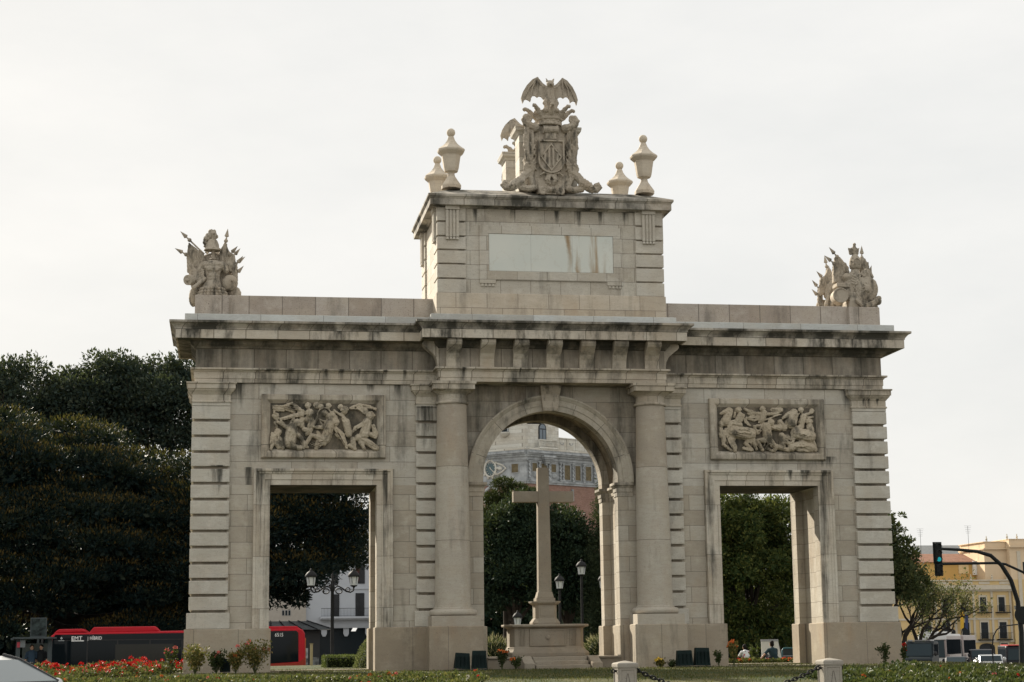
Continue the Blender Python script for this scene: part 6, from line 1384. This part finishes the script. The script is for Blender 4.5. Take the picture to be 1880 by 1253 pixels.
def lamp_post(label, x, y, ztop, double=False, s=1.0):
    z0 = gz(x, y); H = ztop-z0; l = thing('street_lamp', label, 'street lamp', (x,y,z0), group='black lantern street lamps')
    m = MB()
    if double:
        m.lathe([(.20,0),(.22,.1),(.15,.5),(.16,.9),(.09,1.0),(.075,H-.9),(.11,H-.85),(.11,H-.6),(.06,H-.5),(.04,H-.1),(0,H)], n=12)
        m.build('post', M_iron, l, smooth=50)
        for sg in (1,-1):
            m = MB(); zz = H-.75
            m.tube([(sg*.08,0,zz),(sg*.25,0,zz+.12),(sg*.45,0,zz+.02),(sg*.65,0,zz-.14),(sg*.85,0,zz-.18),(sg*.98,0,zz-.10),(sg*1.0,0,zz+.06)], .035, 7)
            m.tube([(sg*.30+.15*math.cos(a),0,zz-.12+.12*math.sin(a)) for a in np.linspace(0,2*PI,15)], .028, 6); m.tube([(sg*.72+.10*math.cos(a),0,zz-.05+.09*math.sin(a)) for a in np.linspace(0,2*PI,13)], .024, 6); m.tube([(sg*.16+.10*math.cos(a),0,zz+.27+.12*math.sin(a)) for a in np.linspace(-.6*PI,1.1*PI,13)], .024, 6)
            m.build('scroll_arm', M_iron, l, smooth=60); lantern(l, sg*1.0, H-.62, 1.02)
    else:
        m.lathe([(.16,0),(.18,.1),(.11,.45),(.07,.6),(.055,H-.85*s),(.09,H-.82*s),(.05,H-.78*s),(.03,H-.72*s)], n=12); m.build('post', M_iron, l, smooth=50); lantern(l, 0, H-.78*s, s)
    return l
lamp_post('double-armed black lantern lamp with scrolled brackets seen through the left opening', -4.95, 30, 4.2, True)
lamp_post('black lantern lamp nearest the cross shaft on its right, seen through the central arch', 5.5, 28, 3.98, s=.88)
lamp_post('taller black lantern lamp right of the cross, seen through the central arch', 6.55, 28, 4.66, s=.92)
lamp_post('low black lantern lamp peeping over the sarcophagus left of the cross', 3.49, 28, 2.30, s=.84)
lamp_post('black lantern lamp mostly hidden behind the right jamb of the central arch', 7.58, 28, 4.0, s=.9)

# ---------------------------------------------------------------- traffic lights
M_tl = plain('traffic_black', (.010,.012,.012), .6, .2)
def head(parent, x, y, zb, zt, n, lit=None, w=.13):
    m = MB(); m.box(x-w,x+w,y-.10,y+.12,zb,zt); m.box(x-w*1.55,x+w*1.55,y+.02,y+.04,zb-.05,zt+.05); hb = m.build('signal_head', M_tl, parent, bevel=.015)
    for k in range(n):
        z = zb+(zt-zb)*(k+.5)/n; r = (zt-zb)/n*.40
        m = MB(); m.lathe([(0,0),(r*.9,0.0),(r*.9,.015),(0,.02)], (x,y-.10,z), 16, M=Matrix.Rotation(PI/2,3,'X')); m.build('signal_lens', emit('lit_green_lens', (.03,.42,.46), .35) if lit == k else M_tl, hb)
        m = MB(); m.tube([(x+r*math.cos(a),y-.20,z+r*math.sin(a)) for a in np.linspace(-.1*PI,1.1*PI,9)], .014, 4); m.tube([(x+r*math.cos(a),y-.13,z+r*math.sin(a)) for a in np.linspace(-.1*PI,1.1*PI,9)], .018, 4); m.build('lens_hood', M_tl, hb)
tx, ty = 23.55, 18.0; tz = gz(tx, ty)
t1 = thing('traffic_light', 'large black traffic light on a curved overhead arm, its green lamp lit', 'traffic light', (tx,ty,tz), group='traffic lights')
L = lambda x, z: (x-tx, 0, z-tz)
arm = [(23.5,-.9),(23.58,1.0),(23.5,2.3),(23.25,3.2),(22.85,3.85),(22.4,4.25),(21.8,4.42),(21.0,4.50),(20.05,4.55)]
m = MB(); m.tube([L(*p) for p in arm], [.12,.11,.10,.095,.09,.085,.075,.065,.055], 10); m.build('pole', M_tl, t1, smooth=60)
m = MB(); m.tube([L(20.05,3.90),(22.6-tx,0,3.93-tz),L(23.05,3.88),L(23.9,3.50),L(24.5,3.1)], .055, 8); m.build('lower_arm', M_tl, t1, smooth=60)
head(t1, 19.98-tx, -.1, 3.96-tz, 4.78-tz, 3, lit=0); head(t1, 20.0-tx, -.1, 3.44-tz, 3.90-tz, 2, w=.12)
m = MB(); m.lathe([(0,0),(.36,0),(.37,.03),(0,.04)], (23.62-tx,-.12,1.72-tz), 20, M=Matrix.Rotation(PI/2,3,'X')); m.build('round_sign_back', M_tl, t1); m = MB(); m.box(23.35-tx,23.5-tx,-.1,.05,1.95-tz,2.12-tz); m.build('bracket', M_tl, t1)
tx, ty = 46.4, 95.0; tz = gz(tx, ty); t2 = thing('traffic_light', 'distant black traffic light at the end of a long thin arm beside the bare tree', 'traffic light', (tx,ty,tz), group='traffic lights')
m = MB(); m.tube([(0,0,0),(0,0,3.0-tz),(.5,0,3.35-tz),(1.8,0,3.75-tz),(3.8,0,4.25-tz),(6.6,0,4.42-tz)], [.12,.10,.09,.08,.07,.06], 8); m.build('pole', M_tl, t2, smooth=60); head(t2, 53.08-tx, -.1, 3.92-tz, 4.66-tz, 3)
tx, ty = 36.5, 50.0; tz = gz(tx, ty); t3 = thing('signal_pole', 'thin curved gooseneck pole with small signal box in front of the yellow building', 'signal pole', (tx,ty,tz), group='traffic lights')
m = MB(); m.tube([(0,0,0),(0,0,.2-tz),(.1,0,.9-tz),(.35,0,1.3-tz),(.75,0,1.52-tz),(2.4,0,1.66-tz)], .04, 7); m.build('pole', M_tl, t3, smooth=60); m = MB(); m.box(-.1,.1,-.12,.1,.15-tz,.38-tz); m.box(.55,.72,-.1,.1,1.40-tz,1.52-tz); m.build('signal_box', M_tl, t3, bevel=.01)
tx, ty = 53.3, 96.5; tz = gz(tx, ty); l4 = thing('street_lamp', 'dark lamp column with two side lanterns in front of the flags at right', 'street lamp', (tx,ty,tz)); m = MB(); m.tube([(0,0,0),(0,0,4.0-tz)], [.1,.05], 7); m.build('post', M_iron, l4)
for s in (1,-1): m = MB(); m.tube([(0,0,1.2-tz),(s*.4,0,1.25-tz)], .04, 5); m.lathe([(.05,1.22-tz),(.18,1.3-tz),(.2,1.5-tz),(.04,1.66-tz)], (s*.4,0,0), 8); m.build('lantern', M_iron, l4)

# ---------------------------------------------------------------- traffic on the right
def vehicle(nm, label, cat, x, y, rz, L_, W_2, H_, prof, paint, wind, group='traffic waiting beyond the right hedge', sidewin=None, lights=None, trim=None, mirrors=True, roofrack=False):
    z = gz(x, y); v = thing(nm, label, cat, (x,y,z), rad(rz), group=group); w = W_2/2     # faces -y
    m = MB(); m.prism([(p[0]*L_, .22+p[1]*(H_-.22)) for p in prof], 'x', -w, w); m.build('body', paint, v, bevel=.09, seg=3)
    m = MB()
    (y0,z0),(y1,z1) = [(p[0]*L_, .22+p[1]*(H_-.22)) for p in wind]; e = .07
    m.add([(-w*.90,y0-e,z0),(w*.90,y0-e,z0),(w*.84,y1-e,z1),(-w*.84,y1-e,z1),(-w*.90,y0+.06,z0),(w*.90,y0+.06,z0),(w*.84,y1+.06,z1),(-w*.84,y1+.06,z1)], [(0,1,2,3),(4,7,6,5),(0,4,5,1),(1,5,6,2),(2,6,7,3),(3,7,4,0)]); m.build('windscreen', M_wind, v)
    if sidewin:
        for s in (1,-1):
            m = MB(); a0,a1,b0,b1 = sidewin; m.box(*sorted((s*w*.98,s*(w+.008))), a0*L_, a1*L_, .22+b0*(H_-.22), .22+b1*(H_-.22)); m.build('side_window', M_vwin, v)
    for s in (1,-1):
        m = MB(); m.ell((s*w*.72,-.01,.22+(lights or .28)*(H_-.22)), (.13,.07,.09)); m.build('headlight', M_head, v, smooth=60)
        for yy in (.17*L_, .80*L_):
            m = MB(); m.lathe([(0,-.1),(.27,-.1),(.31,-.05),(.31,.07),(.27,.1),(0,.1)], (s*(w-.08),yy,.31), 16, M=Matrix.Rotation(PI/2,3,'Y')); wl = m.build('wheel', M_tyre, v, smooth=40); m = MB(); m.lathe([(0,.10),(.18,.11),(0,.12)], (s*(w-.08),yy,.31), 12, M=Matrix.Rotation(s*PI/2,3,'Y')); m.build('rim', M_rim, wl)
        if mirrors: m = MB(); m.ell((s*(w+.13),y0+.05,z0+.12), (.10,.05,.14)); m.box(*sorted((s*w*.9,s*(w+.12))),y0+.04,y0+.07,z0+.05,z0+.09); m.build('mirror', trim or paint, v, smooth=60)
    m = MB(); m.box(-w*.55,w*.55,-.012,.03,.22+.10*(H_-.22),.22+.2*(H_-.22)); m.build('grille', M_blk, v); m = MB(); m.box(-.22,.22,-.02,.0,.32,.42); m.build('number_plate', M_white, v)
    if roofrack: m = MB(); m.box(-w*.8,-w*.74,.3*L_,.8*L_,H_,H_+.09); m.box(w*.74,w*.8,.3*L_,.8*L_,H_,H_+.09); m.box(-w*.8,w*.8,.32*L_,.35*L_,H_+.03,H_+.07); m.build('roof_rack', M_rim, v)
    return v
M_head = emit('lit_headlight', (1,.93,.78), 1.2); M_wind = glass('windscreen_glass', (.022,.034,.040), .1, .12)
VAN = [(0,0),(0,.42),(.04,.48),(.18,.54),(.32,.93),(.38,1),(.97,1),(1,.93),(1,0)]; COACH = [(0,0),(-.005,.3),(.01,.75),(.025,.94),(.045,1),(.98,1),(1,.95),(1,0)]; CAR = [(0,0),(0,.38),(.03,.48),(.25,.58),(.42,.95),(.50,1),(.72,.98),(.93,.62),(.99,.55),(1,0)]; SUVP = [(0,0),(0,.45),(.03,.53),(.24,.60),(.36,.95),(.42,1),(.90,.98),(.98,.6),(1,0)]
M_vwin = plain('dark_side_glass', (.012,.015,.018), .7, .0, vary=.2); M_vdk = plain('dark_blue_paint', (.007,.012,.015), .5, .12, vary=.05); M_cw = plain('coach_white_paint', (.44,.44,.43), .3, .5, vary=.04); M_cb = plain('coach_bronze_side', (.20,.16,.15), .35, .5, vary=.1); M_sil = plain('silver_paint', (.42,.43,.43), .25, .5, metal=.4, vary=.04); M_ink = plain('black_paint', (.012,.013,.017), .35, .2)
vehicle('dark_van', 'dark blue van with roof bars at the right corner of the arch', 'van', 30.3, 46.6, -28, 4.2, 1.68, 2.12, VAN, M_vdk, ((.19,.55),(.32,.92)), sidewin=(.34,.9,.56,.9), roofrack=True, trim=M_blk)
c1 = vehicle('coach', 'white-fronted coach with lit headlights behind the dark van', 'coach', 44.9, 80, -30, 9.5, 2.15, 2.95, COACH, M_cb, ((-.002,.34),(.018,.84)), sidewin=(.03,.97,.42,.85), lights=.16)
m = MB(); m.box(-.8,.8,1.2,5.5,2.95,3.15); m.build('roof_unit', M_cw, c1, bevel=.1, seg=2); m = MB(); m.box(-1.085,1.085,.16,9.2,2.74,2.97); m.prism([(.02,2.50),(.14,2.86),(.30,2.96),(.5,2.72),(.3,2.5)], 'x', -1.08, 1.08); m.build('white_roof', M_cw, c1, bevel=.05); m = MB(); m.box(-1.08,1.08,-.085,.2,.25,1.12); m.build('white_nose', M_cw, c1, bevel=.05)
vehicle('coach', 'bronze-sided coach with white front, furthest of the two coaches', 'coach', 53.2, 96, -30, 9.5, 2.1, 3.05, COACH, M_cb, ((-.002,.34),(.018,.84)), sidewin=(.03,.97,.45,.85), lights=.16)
vehicle('white_van', 'white delivery van with a lit headlight right of the coaches', 'van', 61.5, 113, -24, 4.6, 1.75, 2.15, VAN, M_cw, ((.19,.55),(.32,.92)), sidewin=(.3,.45,.55,.88), trim=M_blk)
vehicle('silver_car', 'silver car with lit headlights in front of the yellow building doorway', 'car', 40.85, 60, -22, 3.9, 1.55, 1.30, SUVP, M_sil, ((.25,.62),(.36,.93)), sidewin=(.38,.85,.62,.92), lights=.42)
vehicle('dark_hatchback', 'dark car mostly hidden between the white van and the silver car', 'car', 42.5, 70, -26, 3.7, 1.5, 1.2, CAR, M_ink, ((.26,.60),(.42,.94)), sidewin=(.44,.8,.62,.9), lights=.42)
vehicle('black_estate_car', 'black estate car roof showing behind the silver car', 'car', 48.6, 79, -20, 4.2, 1.7, 1.75, SUVP, M_ink, ((.25,.62),(.36,.93)), sidewin=(.38,.85,.62,.92), lights=.42)
b2 = vehicle('dark_minibus', 'dark vehicle with red roof edge at the right edge of the photo', 'minibus', 47.6, 70, -18, 5.5, 2.1, 1.95, COACH, M_ink, ((-.002,.40),(.018,.86)), sidewin=(.05,.95,.48,.85), lights=.25)
m = MB(); m.box(-.9,.9,.1,4.8,1.95,2.02); m.build('red_roof_edge', plain('roof_red', (.45,.06,.05), .4), b2)
# white car in the lower left corner, on the ring road
fx, fy = -11.93, -28.8; fz = -.88
fc = thing('white_car', 'white car cropped by the lower left corner, windscreen and bonnet showing', 'car', (fx,fy,fz), rad(53))
m = MB(); Hc = 1.52
cp = [(0.0,.20),(-.02,.55),(.05,.78),(.30,.92),(.80,1.04),(1.02,1.14),(1.62,1.44),(1.95,1.52),(2.7,1.50),(3.3,1.38),(3.75,1.05),(4.05,.98),(4.12,.5),(4.1,.2)]
xs = [-.82,-.80,-.70,.70,.80,.82]
secs = []
for (yy, zz) in cp: secs.append((yy, zz))
m.prism(secs, 'x', -.80, .80); m.v = [((x*(.86 if z > 1.3 else 1.0)), y, z) for x, y, z in m.v]; m.build('body', plain('white_car_paint', (.52,.52,.51), .25, .5, vary=.03), fc, bevel=.07, seg=3)
M_cwind = glass('car_windscreen_glass', (.10,.12,.125), .03, .5)
m = MB(); y0, z0, y1, z1 = 1.03, 1.155, 1.66, 1.455
m.add([(-.72,y0-.02,z0+.01),(.72,y0-.02,z0+.01),(.60,y1-.02,z1+.01),(-.60,y1-.02,z1+.01),(-.72,y0+.05,z0-.05),(.72,y0+.05,z0-.05),(.60,y1+.05,z1-.05),(-.60,y1+.05,z1-.05)], [(0,1,2,3),(4,7,6,5),(0,4,5,1),(1,5,6,2),(2,6,7,3),(3,7,4,0)]); m.build('windscreen', M_cwind, fc)
for s in (1,-1):
    m = MB(); m.prism([(1.25,1.08),(1.80,1.40),(2.65,1.42),(3.3,1.28),(3.45,1.05)], 'x', *sorted((s*.74,s*.812))); m.build('side_window', M_dark, fc)
    m = MB(); m.ell((s*.94,1.22,1.12), (.11,.07,.08)); m.box(*sorted((s*.78,s*.9)),1.2,1.26,1.06,1.10); m.build('mirror', bpy.data.materials['white_car_paint'], fc, smooth=60)
    m = MB(); m.ell((s*.62,.06,.72), (.16,.1,.10)); m.build('headlight', M_lg, fc, smooth=60)
    for yy in (.75, 3.3):
        m = MB(); m.lathe([(0,-.1),(.28,-.1),(.32,-.05),(.32,.07),(.28,.1),(0,.1)], (s*.74,yy,.32), 20, M=Matrix.Rotation(PI/2,3,'Y')); wl = m.build('wheel', M_tyre, fc, smooth=40); m = MB(); m.lathe([(0,.10),(.2,.11),(0,.12)], (s*.74,yy,.32), 16, M=Matrix.Rotation(s*PI/2,3,'Y')); m.build('rim', M_rim, wl)
for s in (1,-1): m = MB(); m.tube([(s*.74,1.02,1.16),(s*.62,1.66,1.475),(s*.6,1.95,1.54)], .022, 6); m.build('pillar_trim', M_blk, fc)

# ---------------------------------------------------------------- board, barrier, people
ib = thing('information_board', 'white information board behind the seated people in the right opening', 'board', (10.62,12,lawn_z(10.62,12))); m = MB(); m.prism([(-.36,.10),(.42,.10),(.30,.78),(-.36,.80)], 'y', -.02, .02); m.build('panel', plain('white_board', (.55,.54,.50), .5, vary=.06), ib, bevel=.008); m = MB(); m.box(-.37,.31,-.035,.03,.74,.82); m.build('top_rail', M_rim, ib)
for x in (-.3,.28): m = MB(); m.box(x-.025,x+.025,.02,.06,-.05,.8); m.build('leg', M_rim, ib)
ba = thing('tube_barrier', 'teal metal tube barrier at the right jamb of the right opening', 'barrier', (10.5,9,lawn_z(10.5,9))); M_teal = plain('teal_paint', (.02,.10,.12), .45, .4)
m = MB(); m.tube([(-.38,0,0),(-.38,0,.42),(-.32,0,.48),(.8,0,.48),(.86,0,.42),(.86,0,0)], .022, 7); m.build('tube_frame', M_teal, ba, smooth=60); m = MB(); m.tube([(-.38,0,.2),(.86,0,.2)], .018, 6); m.build('cross_rail', M_rim, ba); m = MB(); m.box(-.34,.82,.0,.012,.03,.45); m.build('dark_panel', plain('barrier_panel', (.012,.02,.022), .6), ba)
M_skin = plain('skin', (.42,.25,.17), .6, .3, vary=.05); M_hair = plain('black_hair', (.012,.010,.009), .8, .1); M_teal_s = plain('dark_teal_cloth', (.022,.04,.05), .9, .1, vary=.25, scale=9)
def shirt_print():
    m, nt, nd, lk = newmat('printed_white_cloth'); tc = N(nt, 'ShaderNodeTexCoord').outputs['Object']
    a = noise_(nt, tc, 5.5, 3); c = mix(nt, ramp(nt, a, [(.56,0.0),(.60,1.0)]), (.62,.64,.68), (.38,.07,.09)); b = noise_(nt, tc, 7.5, 3, .5, (1,1,1.3)); c = mix(nt, ramp(nt, b, [(.62,0.0),(.66,1.0)]), c, (.12,.18,.32)); finish(nt, c, .9, .1); return m
def hand(m, w, d, side):
    w = Vector(w); d = Vector(d).normalized(); u = d.cross(Vector((0,0,1))).normalized()
    m.ell(w+d*.045, (.036,.045,.018), nu=8, nv=6)
    for k in range(4): b = w+d*.08+u*(-.028+.019*k); m.limb([b, b+d*.035+Vector((0,0,-.006)), b+d*(.058+.006*(1-abs(k-1.5)))+Vector((0,0,-.02))], .0085, .007, 6)
    m.limb([w+d*.03+u*side*.03, w+d*.06+u*side*.055, w+d*.085+u*side*.055], .010, .008, 6)
def seated(label, x, y, rz, shirt, lean, arm_out, s=.86):
    p = thing('person', label, 'person', (x,y,lawn_z(x,y)), rad(rz), group='people sitting on the grass'); p.scale = (s,s,s)
    # sits facing +y (away from the viewer): legs stretched forward, back to the viewer
    m = MB(); hip = (0,0,.11); ch = (lean*.18,.06,.40); nk = (lean*.24,.08,.56)
    m.limb([hip,(lean*.08,.0,.26),ch], .145, .15, 10); m.limb([ch,nk], .10, .055, 8); m.ell((lean*.27,.11,.70), (.078,.095,.112)); m.ell((lean*.27,.205,.69), (.018,.022,.02)); m.ell((lean*.27-.08,.10,.69), (.015,.02,.03)); m.ell((lean*.27+.08,.10,.69), (.015,.02,.03))
    for sg in (1,-1):
        m.limb([(sg*.10,.02,.11),(sg*.17,.38,.30),(sg*.14,.62,.06)], .085, .05, 8); m.limb([(sg*.14,.62,.06),(sg*.15,.80,.05)], .045, .04, 8)
        sh = Vector((ch[0]+sg*.17,.06,.47))
        if arm_out == sg: el = sh+Vector((sg*.22,-.03,-.17)); wr = sh+Vector((sg*.40,.02,-.38))
        else: el = sh+Vector((sg*.09,.14,-.20)); wr = sh+Vector((-sg*.02,.34,-.24))
        m.limb([sh,el], .052, .042, 8); m.limb([el,wr], .040, .028, 8); hand(m, wr, wr-el, -sg)
    m.build('body', M_skin, p, remesh=.012, rsmooth=2)
    m = MB(); m.limb([(0,-.005,.12),(lean*.08,-.01,.26),(ch[0],.05,.42)], .165, .165, 12)
    m.limb([(ch[0]-.15,.05,.47),(ch[0]+.15,.05,.47)], .075, .075, 8); m.limb([(ch[0],.06,.46),(nk[0],.07,.55)], .10, .062, 8)
    for sg in (1,-1):
        sh = Vector((ch[0]+sg*.17,.06,.47)); el = sh+(Vector((sg*.22,-.03,-.17)) if arm_out == sg else Vector((sg*.09,.14,-.20))); m.limb([sh, sh.lerp(el,.75)], .068, .062, 8)
    m.build('shirt', shirt, p, remesh=.016, rsmooth=3)
    m = MB(); 
    for sg in (1,-1): m.limb([(sg*.10,.02,.12),(sg*.17,.38,.30),(sg*.14,.60,.09)], .10, .07, 8)
    m.limb([(-.1,.0,.12),(.1,.0,.12)], .15, .15, 8); m.build('trousers', plain('dark_trousers', (.02,.022,.03), .9, .1), p, remesh=.018, rsmooth=2)
    m = MB(); m.ell((lean*.27,.085,.735), (.09,.098,.095)); m.ell((lean*.27,.055,.68), (.08,.07,.09)); m.ell((lean*.27+.03,.10,.80), (.06,.07,.04)); m.build('hair', M_hair, p, remesh=.012, rsmooth=1)
seated('person in a white red-printed shirt sitting hunched, back turned, in the right opening', 8.55, 8.3, 8, shirt_print(), -.1, 0, .78)
seated('person in a dark teal shirt sitting before the white board, one arm stretched left', 9.66, 8.6, 14, M_teal_s, .0, -1, .92)
def standing(label, x, y, rz, shirt, s=1.0):
    p = thing('person', label, 'person', (x,y,-.75), rad(rz), group='people waiting at the bus shelter'); p.scale = (s,s,s); m = MB()
    m.limb([(0,0,.95),(0,0,1.15),(0,.0,1.36)], .14, .16, 10); m.limb([(0,0,1.40),(0,-.01,1.53)], .085, .055, 8); m.ell((0,-.01,1.64), (.075,.095,.115)); m.ell((0,-.105,1.63), (.016,.02,.02)); m.ell((.078,0,1.64), (.014,.02,.03)); m.ell((-.078,0,1.64), (.014,.02,.03)); m.ell((.03,-.09,1.66), .014); m.ell((-.03,-.09,1.66), .014); m.ell((0,-.095,1.585), (.028,.012,.008))
    for sg in (1,-1):
        m.limb([(sg*.09,0,.95),(sg*.10,-.02,.50),(sg*.10,.02,.09)], .09, .048, 8); m.limb([(sg*.10,.03,.05),(sg*.11,-.14,.04)], .045, .038, 8)
        sh = Vector((sg*.19,0,1.41)); el = sh+Vector((sg*.07,.03,-.28)); wr = el+Vector((-sg*.02,-.08,-.25)); m.limb([sh,el], .05, .042, 8); m.limb([el,wr], .04, .028, 8); hand(m, wr, wr-el, sg)
    m.build('body', M_skin, p, remesh=.014, rsmooth=2)
    m = MB(); m.limb([(0,0,.92),(0,0,1.15),(0,0,1.38)], .16, .175, 12); m.limb([(-.16,0,1.42),(.16,0,1.42)], .07, .07, 8)
    for sg in (1,-1): m.limb([(sg*.19,0,1.41),(sg*.25,.02,1.18)], .066, .06, 8)
    m.build('shirt', shirt, p, remesh=.018, rsmooth=2)
    m = MB()
    for sg in (1,-1): m.limb([(sg*.09,0,.95),(sg*.10,-.02,.50),(sg*.10,.02,.12)], .105, .072, 8)
    m.build('trousers', M_blk, p, remesh=.02, rsmooth=2); m = MB(); m.ell((0,.012,1.675), (.085,.098,.105)); m.build('hair', M_hair, p, smooth=80)
standing('person in a dark blue top waiting under the bus shelter, left of two', -18.35, 28.2, 10, plain('blue_cloth', (.03,.05,.075), .9, .1))
standing('person in dark clothes waiting under the bus shelter, right of two', -17.95, 28.25, -15, plain('charcoal_cloth', (.014,.016,.018), .9, .1))
VEIL, SUN, EXPO = .868, 5.0, 1.05
# ---------------------------------------------------------------- sky, sun, camera
w = bpy.data.worlds.new('World'); scene.world = w; w.use_nodes = True
nt = w.node_tree; nt.nodes.clear()
sky = N(nt, 'ShaderNodeTexSky', sky_type='NISHITA'); sky.sun_disc = False
sky.sun_elevation = rad(SUN_EL); sky.sun_rotation = rad(-SUN_AZ); sky.dust_density = 2.5; sky.air_density = 1.2; sky.altitude = 20
b1 = N(nt, 'ShaderNodeBackground', Strength=.1); nt.links.new(sky.outputs[0], b1.inputs[0])
# a thin bright veil of cloud covering the whole sky
tc = N(nt, 'ShaderNodeTexCoord').outputs['Generated']
cl = noise_(nt, tc, 2.6, 6, .6, (1,1,2.8))
veil = mix(nt, ramp(nt, cl, [(.32,0.0),(.68,1.0)]), (.84,.843,.825), (.975,.96,.925))
# added fill: unseen sky behind the camera made brighter for the shaded front
sp = N(nt, 'ShaderNodeSeparateXYZ'); nt.links.new(tc, sp.inputs[0])
fr = ramp(nt, math_(nt, 'ADD', math_(nt, 'MULTIPLY', sp.outputs[1], .5), .5), [(.0, .68), (.55, .60), (1.0, .53)])
b2 = N(nt, 'ShaderNodeBackground'); nt.links.new(veil, b2.inputs[0]); nt.links.new(math_(nt, 'MULTIPLY', fr, VEIL), b2.inputs[1])
ms = N(nt, 'ShaderNodeMixShader'); ms.inputs[0].default_value = .965
nt.links.new(b1.outputs[0], ms.inputs[1]); nt.links.new(b2.outputs[0], ms.inputs[2])
wo = N(nt, 'ShaderNodeOutputWorld'); nt.links.new(ms.outputs[0], wo.inputs[0])
sl = bpy.data.lights.new('sun', 'SUN'); sl.energy = SUN; sl.angle = rad(.6); sl.color = (1.0, .91, .77)
so = bpy.data.objects.new('sun', sl); COL.objects.link(so)
sd = Vector((-math.sin(rad(SUN_AZ))*math.cos(rad(SUN_EL)), math.cos(rad(SUN_AZ))*math.cos(rad(SUN_EL)), math.sin(rad(SUN_EL))))
so.rotation_euler = sd.to_track_quat('Z', 'Y').to_euler(); so.location = (-20, 40, 40)
cd = bpy.data.cameras.new('camera'); co = bpy.data.objects.new('camera', cd); COL.objects.link(co); scene.camera = co
cd.sensor_width = 36; cd.lens = 36*3260.716/1880; cd.clip_end = 3000; cd.clip_start = .1
Rv = Vector((0.98731211,-0.1582978,-0.01251454)); Uv = Vector((-0.01461783,-0.16908233,0.98549352)); Fv = Vector((0.15811744,0.97280675,0.169251))
Mx = Matrix((Rv, Uv, -Fv)).transposed().to_4x4(); Mx.translation = Vector((-9.9695,-54.2296,0.6896)); co.matrix_world = Mx
vs = scene.view_settings; vs.view_transform = 'Standard'; vs.look = 'None'; vs.exposure = EXPO; vs.gamma = 1
scene.display_settings.display_device = 'sRGB'
scene.cycles.max_bounces = 5; scene.cycles.diffuse_bounces = 3; scene.cycles.glossy_bounces = 2; scene.cycles.transmission_bounces = 2; scene.cycles.transparent_max_bounces = 6
